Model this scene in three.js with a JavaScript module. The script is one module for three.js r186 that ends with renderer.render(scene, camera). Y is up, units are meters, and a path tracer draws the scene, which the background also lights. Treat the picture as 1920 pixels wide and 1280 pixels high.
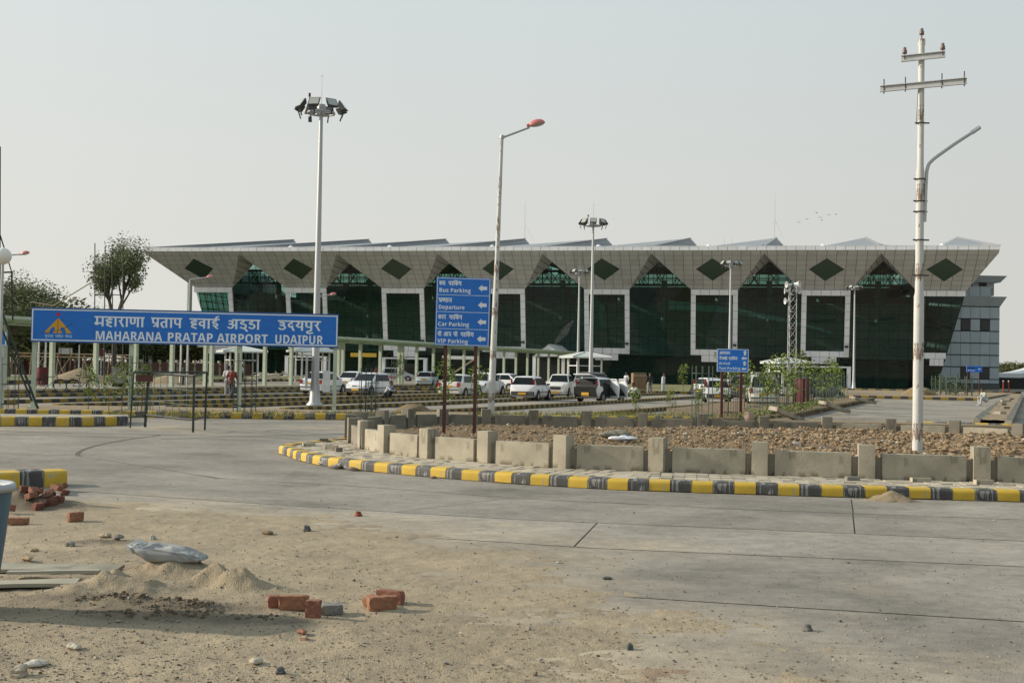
import * as THREE from 'three';
import { mergeGeometries, toCreasedNormals } from 'three/addons/utils/BufferGeometryUtils.js';
import { MarchingCubes } from 'three/addons/objects/MarchingCubes.js';

// ------------------------------------------------------------------ camera, sky, sun, exposure
const scene = new THREE.Scene();
const EYE = 1.9, FOC = 2200, PITCH = 0.02318, ROLL = 0.0185;     // lens in units of a 1920-wide frame
const camera = new THREE.PerspectiveCamera(32.41, 1024 / 682, 0.1, 9000);
camera.position.set(0, EYE, 0);
camera.rotation.order = 'YXZ';
camera.rotation.set(PITCH, 0, ROLL);
scene.add(camera);
const renderer = new THREE.WebGLRenderer({ antialias: true });
renderer.setSize(1024, 682);
renderer.toneMapping = THREE.LinearToneMapping;
renderer.toneMappingExposure = 1.15;
renderer.shadowMap.enabled = true;

const SKY = 0.87, SUN_EL = 0.39, SUN_AZ = 0.10;                               // low hazy sun at the left, a little behind the scene
const sunDir = new THREE.Vector3(-Math.cos(SUN_EL) * Math.cos(SUN_AZ), Math.sin(SUN_EL), -Math.cos(SUN_EL) * Math.sin(SUN_AZ));
{
  const w = 512, h = 256, d = new Float32Array(w * h * 4), v = new THREE.Vector3();
  const ss = (a, b, x) => { x = Math.min(1, Math.max(0, (x - a) / (b - a))); return x * x * (3 - 2 * x); };
  for (let j = 0; j < h; j++) for (let i = 0; i < w; i++) {
    const th = ((i + 0.5) / w - 0.5) * 2 * Math.PI, el = ((j + 0.5) / h - 0.5) * Math.PI;
    v.set(Math.cos(el) * Math.cos(th), Math.sin(el), Math.cos(el) * Math.sin(th));
    const up = Math.max(0, v.y), k = ss(0, 0.42, up), z = ss(0.3, 1, up);
    let r = 0.655 - 0.085 * k - 0.22 * z, g = 0.650 - 0.008 * k - 0.15 * z, b = 0.605 + 0.062 * k - 0.055 * z;
    const c = v.dot(sunDir), gl = 0.42 * Math.pow(Math.max(0, c), 5) + 0.12 * Math.max(0, c + 0.25) - 0.035 * Math.max(0, -c);
    r += gl * 1.0; g += gl * 0.95; b += gl * 0.84;
    if (v.y < 0) { const q = ss(0, -0.06, v.y); r = r * (1 - q) + 0.3 * q; g = g * (1 - q) + 0.27 * q; b = b * (1 - q) + 0.22 * q; }
    const o = (j * w + i) * 4; d[o] = r * SKY; d[o + 1] = g * SKY; d[o + 2] = b * SKY; d[o + 3] = 1;
  }
  const sky = new THREE.DataTexture(d, w, h, THREE.RGBAFormat, THREE.FloatType);
  sky.mapping = THREE.EquirectangularReflectionMapping; sky.magFilter = THREE.LinearFilter; sky.minFilter = THREE.LinearFilter; sky.needsUpdate = true;
  scene.background = sky; scene.environment = sky;
}
const sun = new THREE.DirectionalLight(new THREE.Color().setRGB(1.0, 0.885, 0.73), 4.6);
sun.position.copy(sunDir).multiplyScalar(260).add(new THREE.Vector3(0, 0, -90));
sun.target.position.set(0, 0, -90);
sun.castShadow = true; sun.shadow.mapSize.set(4096, 4096); sun.shadow.radius = 2.2;
Object.assign(sun.shadow.camera, { left: -150, right: 150, top: 110, bottom: -110, near: 1, far: 600 });
scene.add(sun, sun.target);

// ------------------------------------------------------------------ helpers
let SEED = 7;
const rnd = () => { SEED = (SEED + 0x6d2b79f5) | 0; let t = Math.imul(SEED ^ (SEED >>> 15), 1 | SEED); t = (t + Math.imul(t ^ (t >>> 7), 61 | t)) ^ t; return ((t ^ (t >>> 14)) >>> 0) / 4294967296; };
const rr = (a, b) => a + (b - a) * rnd(), pick = (a) => a[Math.floor(rnd() * a.length)];
const clamp = (x, a, b) => Math.min(b, Math.max(a, x)), lerp = (a, b, t) => a + (b - a) * t;
const sstep = (a, b, x) => { x = clamp((x - a) / (b - a), 0, 1); return x * x * (3 - 2 * x); };
const V = (x, y, z) => new THREE.Vector3(x, y, z);
// a pixel of the 1920x1280 survey photograph as a direction, a point on level ground, or a point at a given distance
function ray(px, py) {
  const xr = (px - 960) / FOC, yr = (640 - py) / FOC, c = Math.cos(ROLL), s = Math.sin(ROLL), xc = xr * c - yr * s, yc = xr * s + yr * c, p = Math.cos(PITCH), q = Math.sin(PITCH);
  return V(xc, yc * p + q, yc * q - p);
}
const G = (px, py, y = 0) => { const d = ray(px, py), k = (y - EYE) / d.y; return V(d.x * k, y, d.z * k); };
const at = (px, py, dist) => { const d = ray(px, py), k = dist / -d.z; return V(d.x * k, EYE + d.y * k, -dist); };

const used = {};
const numbered = (n) => { const k = used[n] = (used[n] ?? -1) + 1; return k ? n + '_' + String(k).padStart(3, '0') : n; };
const shade = (o) => { o.castShadow = true; o.receiveShadow = true; return o; };
function tag(o, label, category, group, kind) { if (label) o.userData.label = label; if (category) o.userData.category = category; if (group) o.userData.group = group; if (kind) o.userData.kind = kind; return o; }
function thing(name, label, category, pos = V(0, 0, 0), turn = 0, group) {
  const o = new THREE.Group(); o.name = numbered(name); o.position.copy(pos); o.rotation.y = turn; scene.add(o); return tag(o, label, category, group);
}
function part(name, geo, mat, parent) { const m = shade(new THREE.Mesh(geo, mat)); m.name = name; parent.add(m); return m; }
function solo(name, geo, mat, label, category, group, kind) { const m = shade(new THREE.Mesh(geo, mat)); m.name = numbered(name); scene.add(m); return tag(m, label, category, group, kind); }
const struct = (name, geo, mat) => { const m = shade(new THREE.Mesh(geo, mat)); m.name = numbered(name); m.userData.kind = 'structure'; scene.add(m); return m; };
function copyOf(o, label, pos, turn, group) { const c = o.clone(); c.name = numbered(o.name.replace(/_\d+$/, '')); scene.add(c); if (pos) c.position.copy(pos); if (turn !== undefined) c.rotation.y = turn; c.userData = { ...o.userData }; tag(c, label, null, group); return c; }

// geometry: everything is reduced to position, normal, uv (uv in metres, by the face's main direction)
function clean(g) { g = g.index ? g.toNonIndexed() : g; for (const k of Object.keys(g.attributes)) if (!['position', 'normal', 'uv', 'color'].includes(k)) g.deleteAttribute(k); return g; }
function boxUV(g, s = 1) {
  g = clean(g); if (!g.attributes.normal) g.computeVertexNormals();
  const p = g.attributes.position, n = g.attributes.normal, uv = new Float32Array(p.count * 2);
  for (let i = 0; i < p.count; i++) {
    const ax = Math.abs(n.getX(i)), ay = Math.abs(n.getY(i)), az = Math.abs(n.getZ(i));
    uv[i * 2] = (ax > ay && ax > az ? p.getZ(i) : p.getX(i)) * s; uv[i * 2 + 1] = (ay >= ax && ay >= az ? p.getZ(i) : p.getY(i)) * s;
  }
  g.setAttribute('uv', new THREE.BufferAttribute(uv, 2)); return g;
}
const merge = (list) => { list = list.map(clean); for (const g of list) if (!g.attributes.uv) boxUV(g); return mergeGeometries(list.map((g) => { for (const k of Object.keys(g.attributes)) if (k === 'color') g.deleteAttribute(k); return g; })); };
const box = (w, h, d, x = 0, y = 0, z = 0, ry = 0, rx = 0, rz = 0) => { const g = new THREE.BoxGeometry(w, h, d); if (rx) g.rotateX(rx); if (rz) g.rotateZ(rz); if (ry) g.rotateY(ry); g.translate(x, y, z); return boxUV(g); };
function bar(a, b, r, r2 = r, n = 8) {                              // a round bar between two points
  const d = b.clone().sub(a), L = d.length(), g = new THREE.CylinderGeometry(r2, r, L, n, 1);
  g.translate(0, L / 2, 0); g.applyQuaternion(new THREE.Quaternion().setFromUnitVectors(V(0, 1, 0), d.normalize())); g.translate(a.x, a.y, a.z); return boxUV(g);
}
function beam(a, b, w, h) {                                         // a square bar between two points
  const d = b.clone().sub(a), L = d.length(), g = new THREE.BoxGeometry(w, L, h); g.translate(0, L / 2, 0);
  g.applyQuaternion(new THREE.Quaternion().setFromUnitVectors(V(0, 1, 0), d.normalize())); g.translate(a.x, a.y, a.z); return boxUV(g);
}
function poly(pts, holes) { const s = new THREE.Shape(pts.map((p) => new THREE.Vector2(p[0], p[1]))); return s; }
function roughBox(w, h, d, cx, cy, cz, amp = 0.005, seed = 1) { // a cast block: worn edges, uneven faces
  const g = new THREE.BoxGeometry(w, h, d, Math.max(4, Math.round(w / 0.08)), Math.max(5, Math.round(h / 0.08)), 4), p = g.attributes.position;
  for (let i = 0; i < p.count; i++) { const x = p.getX(i), y = p.getY(i), z = p.getZ(i), e = (Math.abs(x) > w * 0.499) + (Math.abs(y) > h * 0.499) + (Math.abs(z) > d * 0.499), n = tfbm(x * 0.3 + seed * 0.17 + z * 0.21 + 4, y * 0.3 + z * 0.4 + seed * 0.31 + 4, 16, 3, 401) - 0.5, q = (e > 1 ? 0.003 + 0.01 * Math.max(0, n) : 0); p.setXYZ(i, x - Math.sign(x) * q * (Math.abs(x) > w * 0.499) + n * amp, y - Math.sign(y) * q * (Math.abs(y) > h * 0.499) + n * amp * 1.4, z - Math.sign(z) * q * (Math.abs(z) > d * 0.499) + n * amp); }
  g.computeVertexNormals(); g.translate(cx, cy, cz); return boxUV(g);
}
const extrude = (pts, depth, bevel = 0) => { const g = new THREE.ExtrudeGeometry(poly(pts), { depth, bevelEnabled: bevel > 0, bevelSize: bevel, bevelThickness: bevel, bevelSegments: 1, steps: 1 }); return boxUV(g); };
function tri(list) {                                                // soup of polygons (each a list of Vector3, convex)
  const p = []; for (const f of list) for (let i = 1; i < f.length - 1; i++) p.push(f[0].x, f[0].y, f[0].z, f[i].x, f[i].y, f[i].z, f[i + 1].x, f[i + 1].y, f[i + 1].z);
  const g = new THREE.BufferGeometry(); g.setAttribute('position', new THREE.Float32BufferAttribute(p, 3)); g.computeVertexNormals(); return boxUV(g);
}
function loft(secs, close = true) {                                 // rings of equal length joined, ends capped
  const f = []; for (let i = 0; i < secs.length - 1; i++) { const a = secs[i], b = secs[i + 1], n = a.length; for (let j = 0; j < n; j++) { const k = (j + 1) % n; f.push([a[j], b[j], b[k]], [a[j], b[k], a[k]]); } }
  if (close) { f.push(secs[0].slice()); f.push(secs[secs.length - 1].slice().reverse()); } return tri(f);
}
const smooth = (g, a = 0.7) => { const u = toCreasedNormals(clean(g), a); return boxUV(u); };

// ------------------------------------------------------------------ noise and textures
function lattice(n, seed) { const a = new Float32Array(n * n); let s = seed * 7919 + 13; for (let i = 0; i < n * n; i++) { s = (Math.imul(s, 1664525) + 1013904223) | 0; a[i] = (s >>> 8) / 16777216; } return a; }
const LAT = {};
function tnoise(x, y, n, seed) {                                    // tiles after n cells
  const key = n + '_' + seed, a = LAT[key] ??= lattice(n, seed); const xi = Math.floor(x), yi = Math.floor(y); let fx = x - xi, fy = y - yi; fx = fx * fx * (3 - 2 * fx); fy = fy * fy * (3 - 2 * fy);
  const x0 = ((xi % n) + n) % n, x1 = (x0 + 1) % n, y0 = ((yi % n) + n) % n, y1 = (y0 + 1) % n;
  return lerp(lerp(a[y0 * n + x0], a[y0 * n + x1], fx), lerp(a[y1 * n + x0], a[y1 * n + x1], fx), fy);
}
function tfbm(u, v, n, oct, seed, gain = 0.55) { let s = 0, a = 1, t = 0; for (let o = 0; o < oct; o++) { s += a * tnoise(u * n, v * n, n, seed + o); t += a; a *= gain; n *= 2; } return s / t; }
const wn = (x, z, f = 1, o = 3, seed = 3) => tfbm(x * f / 64, z * f / 64, 64, o, seed);       // world noise 0..1
const W01 = (r) => THREE.RepeatWrapping;
function dataTex(n, fn, srgb = true, metres = 1) {
  const d = new Uint8Array(n * n * 4); for (let j = 0; j < n; j++) for (let i = 0; i < n; i++) { const c = fn(i / n, j / n), o = (j * n + i) * 4; for (let k = 0; k < 3; k++) d[o + k] = clamp(Math.round((srgb ? Math.pow(clamp(c[k], 0, 1), 1 / 2.2) : c[k]) * 255), 0, 255); d[o + 3] = 255; }
  const t = new THREE.DataTexture(d, n, n); t.wrapS = t.wrapT = THREE.RepeatWrapping; t.magFilter = THREE.LinearFilter; t.minFilter = THREE.LinearMipmapLinearFilter; t.generateMipmaps = true; if (srgb) t.colorSpace = THREE.SRGBColorSpace; t.repeat.set(1 / metres, 1 / metres); t.needsUpdate = true; return t;
}
function canvasTex(w, h, draw) { const c = document.createElement('canvas'); c.width = w; c.height = h; draw(c.getContext('2d'), w, h); const t = new THREE.CanvasTexture(c); t.colorSpace = THREE.SRGBColorSpace; t.anisotropy = 8; return t; }
const grey = (v) => [v, v, v];
const T = {};
T.concrete = dataTex(1024, (u, v) => { const a = tfbm(u, v, 5, 5, 11), b = tnoise(u * 512, v * 512, 512, 5), c = tnoise(u * 200, v * 200, 200, 8), s = tfbm(u + 0.3 * a, v * 3, 12, 3, 31); const e = tfbm(u, v, 40, 3, 35); const k = 0.80 + 0.42 * (a - 0.5) + 0.26 * (b - 0.5) + (c > 0.93 ? -0.26 : 0) + (c < 0.05 ? 0.22 : 0) + 0.2 * (s - 0.5) + 0.3 * (e - 0.5); return [k, k * 0.99, k * 0.97]; }, true, 3.1);
T.concreteBump = dataTex(512, (u, v) => grey(0.5 + 0.5 * (tnoise(u * 256, v * 256, 256, 15) - 0.5) + 0.35 * (tfbm(u, v, 16, 4, 16) - 0.5)), false, 1.3);
T.sand = dataTex(1024, (u, v) => { const a = tfbm(u, v, 6, 5, 21), b = tnoise(u * 512, v * 512, 512, 25), c = tnoise(u * 170, v * 170, 170, 28), d = tnoise(u * 90, v * 90, 90, 29); let k = 0.78 + 0.3 * (a - 0.5) + 0.3 * (b - 0.5); if (c > 0.9) k -= 0.3 * (c - 0.9) * 10; if (d < 0.05) k += 0.18; return [k, k * (0.985 + 0.03 * (a - 0.5)), k * (0.96 - 0.08 * (c > 0.9))]; }, true, 2.3);
T.sandBump = dataTex(1024, (u, v) => grey(0.5 + 0.55 * (tfbm(u, v, 24, 4, 41, 0.6) - 0.5) + 0.3 * (tnoise(u * 300, v * 300, 300, 45) - 0.5)), false, 1.7);
T.cement = dataTex(512, (u, v) => { const a = tfbm(u, v, 4, 5, 51), b = tnoise(u * 256, v * 256, 256, 55), w = tfbm(u, v * 0.5, 8, 3, 58); const k = 0.82 + 0.7 * (a - 0.5) + 0.16 * (b - 0.5) + (w > 0.6 ? -0.3 * (w - 0.62) / 0.2 : 0); return [k, k * 0.985, k * 0.94]; }, true, 1.6);
T.wall = dataTex(512, (u, v) => { const a = tfbm(u, v, 4, 5, 51), b = tnoise(u * 256, v * 256, 256, 55), w = tfbm(u, v * 0.7, 9, 4, 58), d = tfbm(u, v * 0.4, 11, 3, 59), k = 0.84 + 0.5 * (a - 0.5) + 0.16 * (b - 0.5) + (w > 0.6 ? 0.35 * (w - 0.6) : 0), vv = v > 0.8 ? v - 1 : v, low = sstep(0.07, 0.0, vv) * sstep(0.47, 0.58, d) + 0.35 * sstep(0.02, -0.02, vv), st = low * 0.5 + 0.25 * sstep(0.62, 0.7, tfbm(u, v * 0.25, 14, 3, 63)); return [k * (1 - st), k * 0.985 * (1 - st * 1.05), k * 0.94 * (1 - st * 1.15)]; }, true, 1.6);
T.mott = dataTex(512, (u, v) => grey(0.86 + 0.3 * (tfbm(u, v, 6, 5, 61) - 0.5) + 0.1 * (tnoise(u * 256, v * 256, 256, 65) - 0.5)), true, 1.3);
T.fine = dataTex(256, (u, v) => grey(0.5 + 0.6 * (tfbm(u, v, 12, 4, 71) - 0.5)), false, 0.5);
T.panel = dataTex(512, (u, v) => { const a = tfbm(u, v * 0.25, 10, 4, 81), b = tfbm(u, v, 5, 3, 83); const k = 0.9 + 0.16 * (a - 0.5) + 0.12 * (b - 0.5); return [k, k * 0.995, k * 0.985]; }, true, 9);
T.brick = dataTex(256, (u, v) => { const a = tfbm(u, v, 5, 5, 91), b = tnoise(u * 128, v * 128, 128, 95); const k = 0.75 + 0.7 * (a - 0.5) + 0.25 * (b - 0.5), m = sstep(0.6, 0.7, tfbm(u, v, 7, 3, 97)); return [lerp(k, 0.9, m * 0.6), lerp(k * (0.92 + 0.2 * (a - 0.5)), 1.0, m * 0.6), lerp(k * 0.9, 1.0, m * 0.6)]; }, true, 0.3);
T.yellow = dataTex(256, (u, v) => { const a = tfbm(u, v, 5, 4, 101), b = tnoise(u * 128, v * 128, 128, 105), s = tfbm(u * 1, v * 0.2, 20, 2, 107); const k = 0.9 + 0.35 * (a - 0.5) + 0.12 * (b - 0.5); return a > 0.66 || (s > 0.75 && v > 0.4) ? [0.42 * k, 0.36 * k, 0.24 * k] : [0.60 * k, 0.395 * k, 0.035 * k]; }, true, 0.9);
T.black = dataTex(256, (u, v) => { const a = tfbm(u, v, 5, 4, 111), b = tnoise(u * 128, v * 128, 128, 115), s = tfbm(u, v * 0.12, 26, 2, 117); const k = 0.9 + 0.8 * (a - 0.5) + 0.3 * (b - 0.5); return s > 0.6 ? [0.25 * k, 0.245 * k, 0.22 * k] : [0.065 * k, 0.062 * k, 0.058 * k]; }, true, 0.9);
T.rusty = dataTex(512, (u, v) => { const a = tfbm(u, v * 0.3, 12, 5, 121), b = tfbm(u, v * 0.4, 26, 3, 127), k = 0.9 + 0.25 * (tfbm(u, v, 6, 4, 125) - 0.5); return a > 0.655 && b > 0.52 ? [0.24, 0.18, 0.135] : [0.56 * k, 0.56 * k, 0.53 * k]; }, true, 1.6);

const rgb = (r, g, b) => new THREE.Color().setRGB(r, g, b);
const std = (c, o = {}) => new THREE.MeshStandardMaterial({ color: c, roughness: 0.85, ...o });
const M = {
  concrete: std(rgb(0.335, 0.306, 0.25), { map: T.concrete, bumpMap: T.concreteBump, bumpScale: 0.006, vertexColors: true, roughness: 0.92 }),
  concretePlain: std(rgb(0.335, 0.306, 0.25), { map: T.concrete, roughness: 0.92 }),
  joint: std(rgb(0.085, 0.075, 0.06), { roughness: 1 }),
  sand: std(rgb(1, 1, 1), { map: T.sand, bumpMap: T.sandBump, bumpScale: 0.018, vertexColors: true, roughness: 1 }),
  dirt: std(rgb(0.32, 0.25, 0.16), { map: T.sand, bumpMap: T.sandBump, bumpScale: 0.02, roughness: 1 }),
  brickShadeDirt: std(rgb(0.17, 0.072, 0.05), { map: T.brick, roughness: 1 }),  // darker brick: shade of tub and kerb painted in, along with dirt
  soil: std(rgb(0.27, 0.195, 0.115), { map: T.sand, bumpMap: T.sandBump, bumpScale: 0.05, roughness: 1 }),
  cementShade: std(rgb(0.235, 0.215, 0.175), { map: T.wall, bumpMap: T.fine, bumpScale: 0.004, roughness: 0.95 }),  // same cement with shade put into its colour, for far wall and gaps
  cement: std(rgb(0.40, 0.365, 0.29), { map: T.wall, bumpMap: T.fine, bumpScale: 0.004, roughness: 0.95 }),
  cementDark: std(rgb(0.17, 0.15, 0.12), { map: T.cement, roughness: 1 }),
  paver: std(rgb(0.42, 0.38, 0.31), { map: T.cement, roughness: 0.95 }),
  yellow: std(rgb(1, 1, 1), { map: T.yellow, roughness: 0.75 }),
  black: std(rgb(1, 1, 1), { map: T.black, roughness: 0.7 }),
  yellowFarShade: std(rgb(0.28, 0.185, 0.03), { map: T.mott, roughness: 0.8 }),  // kerb yellow darkened in colour to stand for its shaded faces
  blackFar: std(rgb(0.05, 0.048, 0.043), { map: T.mott, roughness: 0.8 }),
  kerbTop: std(rgb(0.36, 0.33, 0.27), { map: T.cement, roughness: 0.95 }),
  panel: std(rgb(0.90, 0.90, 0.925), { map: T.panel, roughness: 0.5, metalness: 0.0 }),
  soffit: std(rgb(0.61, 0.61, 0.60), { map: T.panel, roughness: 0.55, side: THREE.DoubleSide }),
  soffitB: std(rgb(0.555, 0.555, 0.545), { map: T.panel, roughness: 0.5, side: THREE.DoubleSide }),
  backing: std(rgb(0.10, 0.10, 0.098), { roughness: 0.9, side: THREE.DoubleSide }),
  roof: std(rgb(0.27, 0.285, 0.30), { map: T.panel, roughness: 0.5, side: THREE.DoubleSide }),
  mullion: std(rgb(0.012, 0.016, 0.015), { roughness: 0.5 }),
  diamond: std(rgb(0.05, 0.082, 0.06), { roughness: 0.25, side: THREE.DoubleSide }),
  dark: std(rgb(0.02, 0.022, 0.022), { roughness: 0.8, side: THREE.DoubleSide }),
  partition: std(rgb(0.55, 0.57, 0.56), { map: T.panel, roughness: 0.8, side: THREE.DoubleSide }),
  inside: std(rgb(0.30, 0.32, 0.31), { roughness: 0.9, side: THREE.DoubleSide }),
  truss: std(rgb(0.06, 0.07, 0.065), { roughness: 0.7 }),
  glass: new THREE.MeshPhysicalMaterial({ color: rgb(0.215, 0.41, 0.355), roughness: 0.03, transmission: 1, thickness: 0, ior: 1.5, side: THREE.DoubleSide }),
  glassB: new THREE.MeshPhysicalMaterial({ color: rgb(0.19, 0.37, 0.325), roughness: 0.04, transmission: 1, thickness: 0, ior: 1.5, side: THREE.DoubleSide }),
  glassC: new THREE.MeshPhysicalMaterial({ color: rgb(0.165, 0.33, 0.31), roughness: 0.05, transmission: 1, thickness: 0, ior: 1.55, side: THREE.DoubleSide }),
  glassD: new THREE.MeshPhysicalMaterial({ color: rgb(0.24, 0.43, 0.35), roughness: 0.03, transmission: 1, thickness: 0, ior: 1.45, side: THREE.DoubleSide }),
  rearGlass: new THREE.MeshPhysicalMaterial({ color: rgb(0.52, 0.60, 0.54), roughness: 0.05, transmission: 1, thickness: 0, ior: 1.5, side: THREE.DoubleSide }),
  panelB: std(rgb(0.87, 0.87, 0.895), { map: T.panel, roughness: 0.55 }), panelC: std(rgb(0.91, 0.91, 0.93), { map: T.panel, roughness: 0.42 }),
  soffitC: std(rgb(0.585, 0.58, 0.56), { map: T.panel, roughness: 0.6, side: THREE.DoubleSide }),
  paleGreen: std(rgb(0.52, 0.60, 0.47), { map: T.mott, roughness: 0.55 }),
  greenRoof: std(rgb(0.30, 0.50, 0.29), { map: T.mott, roughness: 0.5, side: THREE.DoubleSide }),
  white: std(rgb(0.72, 0.72, 0.70), { map: T.mott, roughness: 0.5 }),
  galv: std(rgb(0.50, 0.51, 0.51), { map: T.mott, roughness: 0.45, metalness: 0.35 }),
  darkMetal: std(rgb(0.055, 0.058, 0.06), { roughness: 0.55, metalness: 0.3 }),
  lampGlass: new THREE.MeshPhysicalMaterial({ color: rgb(0.35, 0.35, 0.31), roughness: 0.15, clearcoat: 0.6 }),
  pink: std(rgb(0.55, 0.17, 0.16), { roughness: 0.45 }),
  brown: std(rgb(0.10, 0.030, 0.024), { map: T.mott, roughness: 0.6 }),
  red: std(rgb(0.115, 0.013, 0.017), { map: T.mott, roughness: 0.55 }),
  iron: std(rgb(0.02, 0.028, 0.022), { roughness: 0.6 }),
  ironPale: std(rgb(0.06, 0.095, 0.07), { roughness: 0.6 }),
  bluePaint: std(rgb(0.006, 0.135, 0.50), { roughness: 0.45 }),
  rusty: std(rgb(1, 1, 1), { map: T.rusty, roughness: 0.75, bumpMap: T.fine, bumpScale: 0.003 }),
  wood: std(rgb(0.40, 0.33, 0.23), { map: T.mott, roughness: 0.9 }),
  brick: std(rgb(0.34, 0.17, 0.10), { map: T.brick, bumpMap: T.fine, bumpScale: 0.006, roughness: 0.95 }),
  brickB: std(rgb(0.27, 0.125, 0.08), { map: T.brick, bumpMap: T.fine, bumpScale: 0.006, roughness: 0.95 }),
  greyBrick: std(rgb(0.26, 0.26, 0.24), { map: T.brick, bumpMap: T.fine, bumpScale: 0.006, roughness: 0.95 }),
  leaf: std(rgb(1, 1, 1), { vertexColors: true, roughness: 0.8, side: THREE.DoubleSide }),
  bark: std(rgb(0.11, 0.09, 0.07), { map: T.mott, roughness: 1 }),
  tyre: std(rgb(0.018, 0.018, 0.018), { roughness: 0.9 }),
  rim: std(rgb(0.38, 0.38, 0.38), { roughness: 0.4, metalness: 0.5 }),
  carGlass: new THREE.MeshPhysicalMaterial({ color: rgb(0.012, 0.016, 0.018), roughness: 0.12, specularIntensity: 0.25 }),
  tail: std(rgb(0.30, 0.02, 0.02), { roughness: 0.25 }),
  head: std(rgb(0.6, 0.6, 0.58), { roughness: 0.2 }),
  plate: std(rgb(0.55, 0.30, 0.015), { roughness: 0.6 }),
  bumper: std(rgb(0.045, 0.045, 0.048), { roughness: 0.7 }),
  skin: std(rgb(0.20, 0.10, 0.06), { roughness: 0.7 }),
  hair: std(rgb(0.012, 0.01, 0.009), { roughness: 0.8 }),
};
const paint = (r, g, b) => new THREE.MeshPhysicalMaterial({ color: rgb(r, g, b), roughness: 0.42, clearcoat: 0.7, clearcoatRoughness: 0.15 });

// a level or uneven sheet over a grid, with colours
function sheet(x0, x1, z0, z1, nx, nz, hfn, cfn, warp) {
  const p = [], uv = [], c = [], idx = [];
  for (let j = 0; j <= nz; j++) for (let i = 0; i <= nx; i++) { let x = lerp(x0, x1, i / nx), z = lerp(z0, z1, j / nz); if (warp) [x, z] = warp(i / nx, j / nz); p.push(x, hfn(x, z), z); uv.push(x, z); if (cfn) c.push(...cfn(x, z)); }
  for (let j = 0; j < nz; j++) for (let i = 0; i < nx; i++) { const a = j * (nx + 1) + i, b = a + 1, d = a + nx + 1, e = d + 1; idx.push(a, d, b, b, d, e); }
  const g = new THREE.BufferGeometry(); g.setAttribute('position', new THREE.Float32BufferAttribute(p, 3)); g.setAttribute('uv', new THREE.Float32BufferAttribute(uv, 2)); if (cfn) g.setAttribute('color', new THREE.Float32BufferAttribute(c, 3)); g.setIndex(idx); g.computeVertexNormals();
  if (g.attributes.normal.getY(0) < 0) { const n = g.attributes.normal; for (let i = 0; i < n.count; i++) n.setXYZ(i, -n.getX(i), -n.getY(i), -n.getZ(i)); for (let i = 0; i < idx.length; i += 3) { const t = idx[i]; idx[i] = idx[i + 1]; idx[i + 1] = t; } g.setIndex(idx); }
  return g;
}
// level polygon with uv in metres
function patch(pts, y, thick = 0) { const s = new THREE.Shape(pts.map((p) => new THREE.Vector2(p[0], -p[1]))); const g = thick ? new THREE.ExtrudeGeometry(s, { depth: thick, bevelEnabled: false }) : new THREE.ShapeGeometry(s); g.rotateX(-Math.PI / 2); g.translate(0, y - thick, 0); return boxUV(g); }
const xz = (v) => [v.x, v.z];

// ------------------------------------------------------------------ ground, road, slabs
struct('ground', (() => { const g = new THREE.PlaneGeometry(7000, 7000, 1, 1); g.rotateX(-Math.PI / 2); g.translate(0, -0.09, 0); return boxUV(g); })(), std(rgb(0.30, 0.255, 0.16), { map: T.sand, roughness: 1 }));
const pl = (pts) => (x) => { for (let i = 0; i < pts.length - 1; i++) if (x <= pts[i + 1][0] || i === pts.length - 2) return lerp(pts[i][1], pts[i + 1][1], (x - pts[i][0]) / (pts[i + 1][0] - pts[i][0])); };
const sandEdge = pl([[-19, -9], [-16.6, -7.0], [-15, -3.0], [-13.4, -1.2], [-11.4, 0.4], [-9.6, 1.0], [-7.2, 1.5], [-4, 2]]);   // x of the edge of the sand at each z
const cover = (x, z) => (sandEdge(z) - x) + 2.2 * (wn(x, z, 0.7, 4, 5) - 0.5) + 2.0 * (wn(x * 0.5, z * 2, 1.6, 3, 9) - 0.5);
const roadColor = (x, z) => {
  const a = wn(x, z, 0.35, 4, 17), s = wn(x * 0.6, z * 0.7, 0.8, 4, 23), f = wn(x, z, 3, 3, 27); let k = 0.80 + 0.36 * a + 0.22 * (s - 0.5) + 0.1 * (f - 0.5);
  const d = z > -30 ? clamp(0.62 + 0.22 * cover(x, z) + 1.3 * (s - 0.55) + 0.6 * (f - 0.5), 0, 1) : clamp(2.2 * (s - 0.47), 0, 0.75);
  const t = d * 0.9, w = 1 - 0.16 * sstep(0.46, 0.72, wn(x * 0.5 + z * 0.1, z * 0.4 - x * 0.1, 1.1, 4, 71)) - 0.16 * sstep(0.55, 0.7, wn(x * 0.35, z * 0.7 - x * 0.2, 1.4, 3, 75)) - 0.12 * sstep(0.66, 0.74, wn(x, z, 1.3, 3, 77)); return [k * w * lerp(0.95, 1.30, t), k * w * lerp(0.95, 1.17, t), k * w * lerp(0.98, 0.98, t)];
};
struct('road', sheet(-75, 85, -5, -185, 200, 230, () => -0.012, roadColor), M.concrete);
const Ld = pl([[-900, 800], [150, 855], [290, 877], [400, 896], [650, 910], [960, 933], [1400, 955], [1920, 974], [2700, 1004]]);
const Lb = pl([[-900, 860], [197, 924], [400, 938], [665, 955], [960, 973], [1440, 993], [1920, 1014], [2700, 1050]]);
const Lc = pl([[-900, 925], [600, 995], [960, 1017], [1110, 1027], [1920, 1062], [2700, 1096]]);
const Le = pl([[-900, 1040], [990, 1107], [1435, 1135], [1920, 1165], [2700, 1210]]);
const L0 = pl([[500, 872], [607, 877], [680, 885], [804, 897], [906, 904.5], [1027, 913], [1165, 921], [1560, 934], [1891, 942.5], [2700, 968]]);
const Lf = () => 1560;
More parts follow.
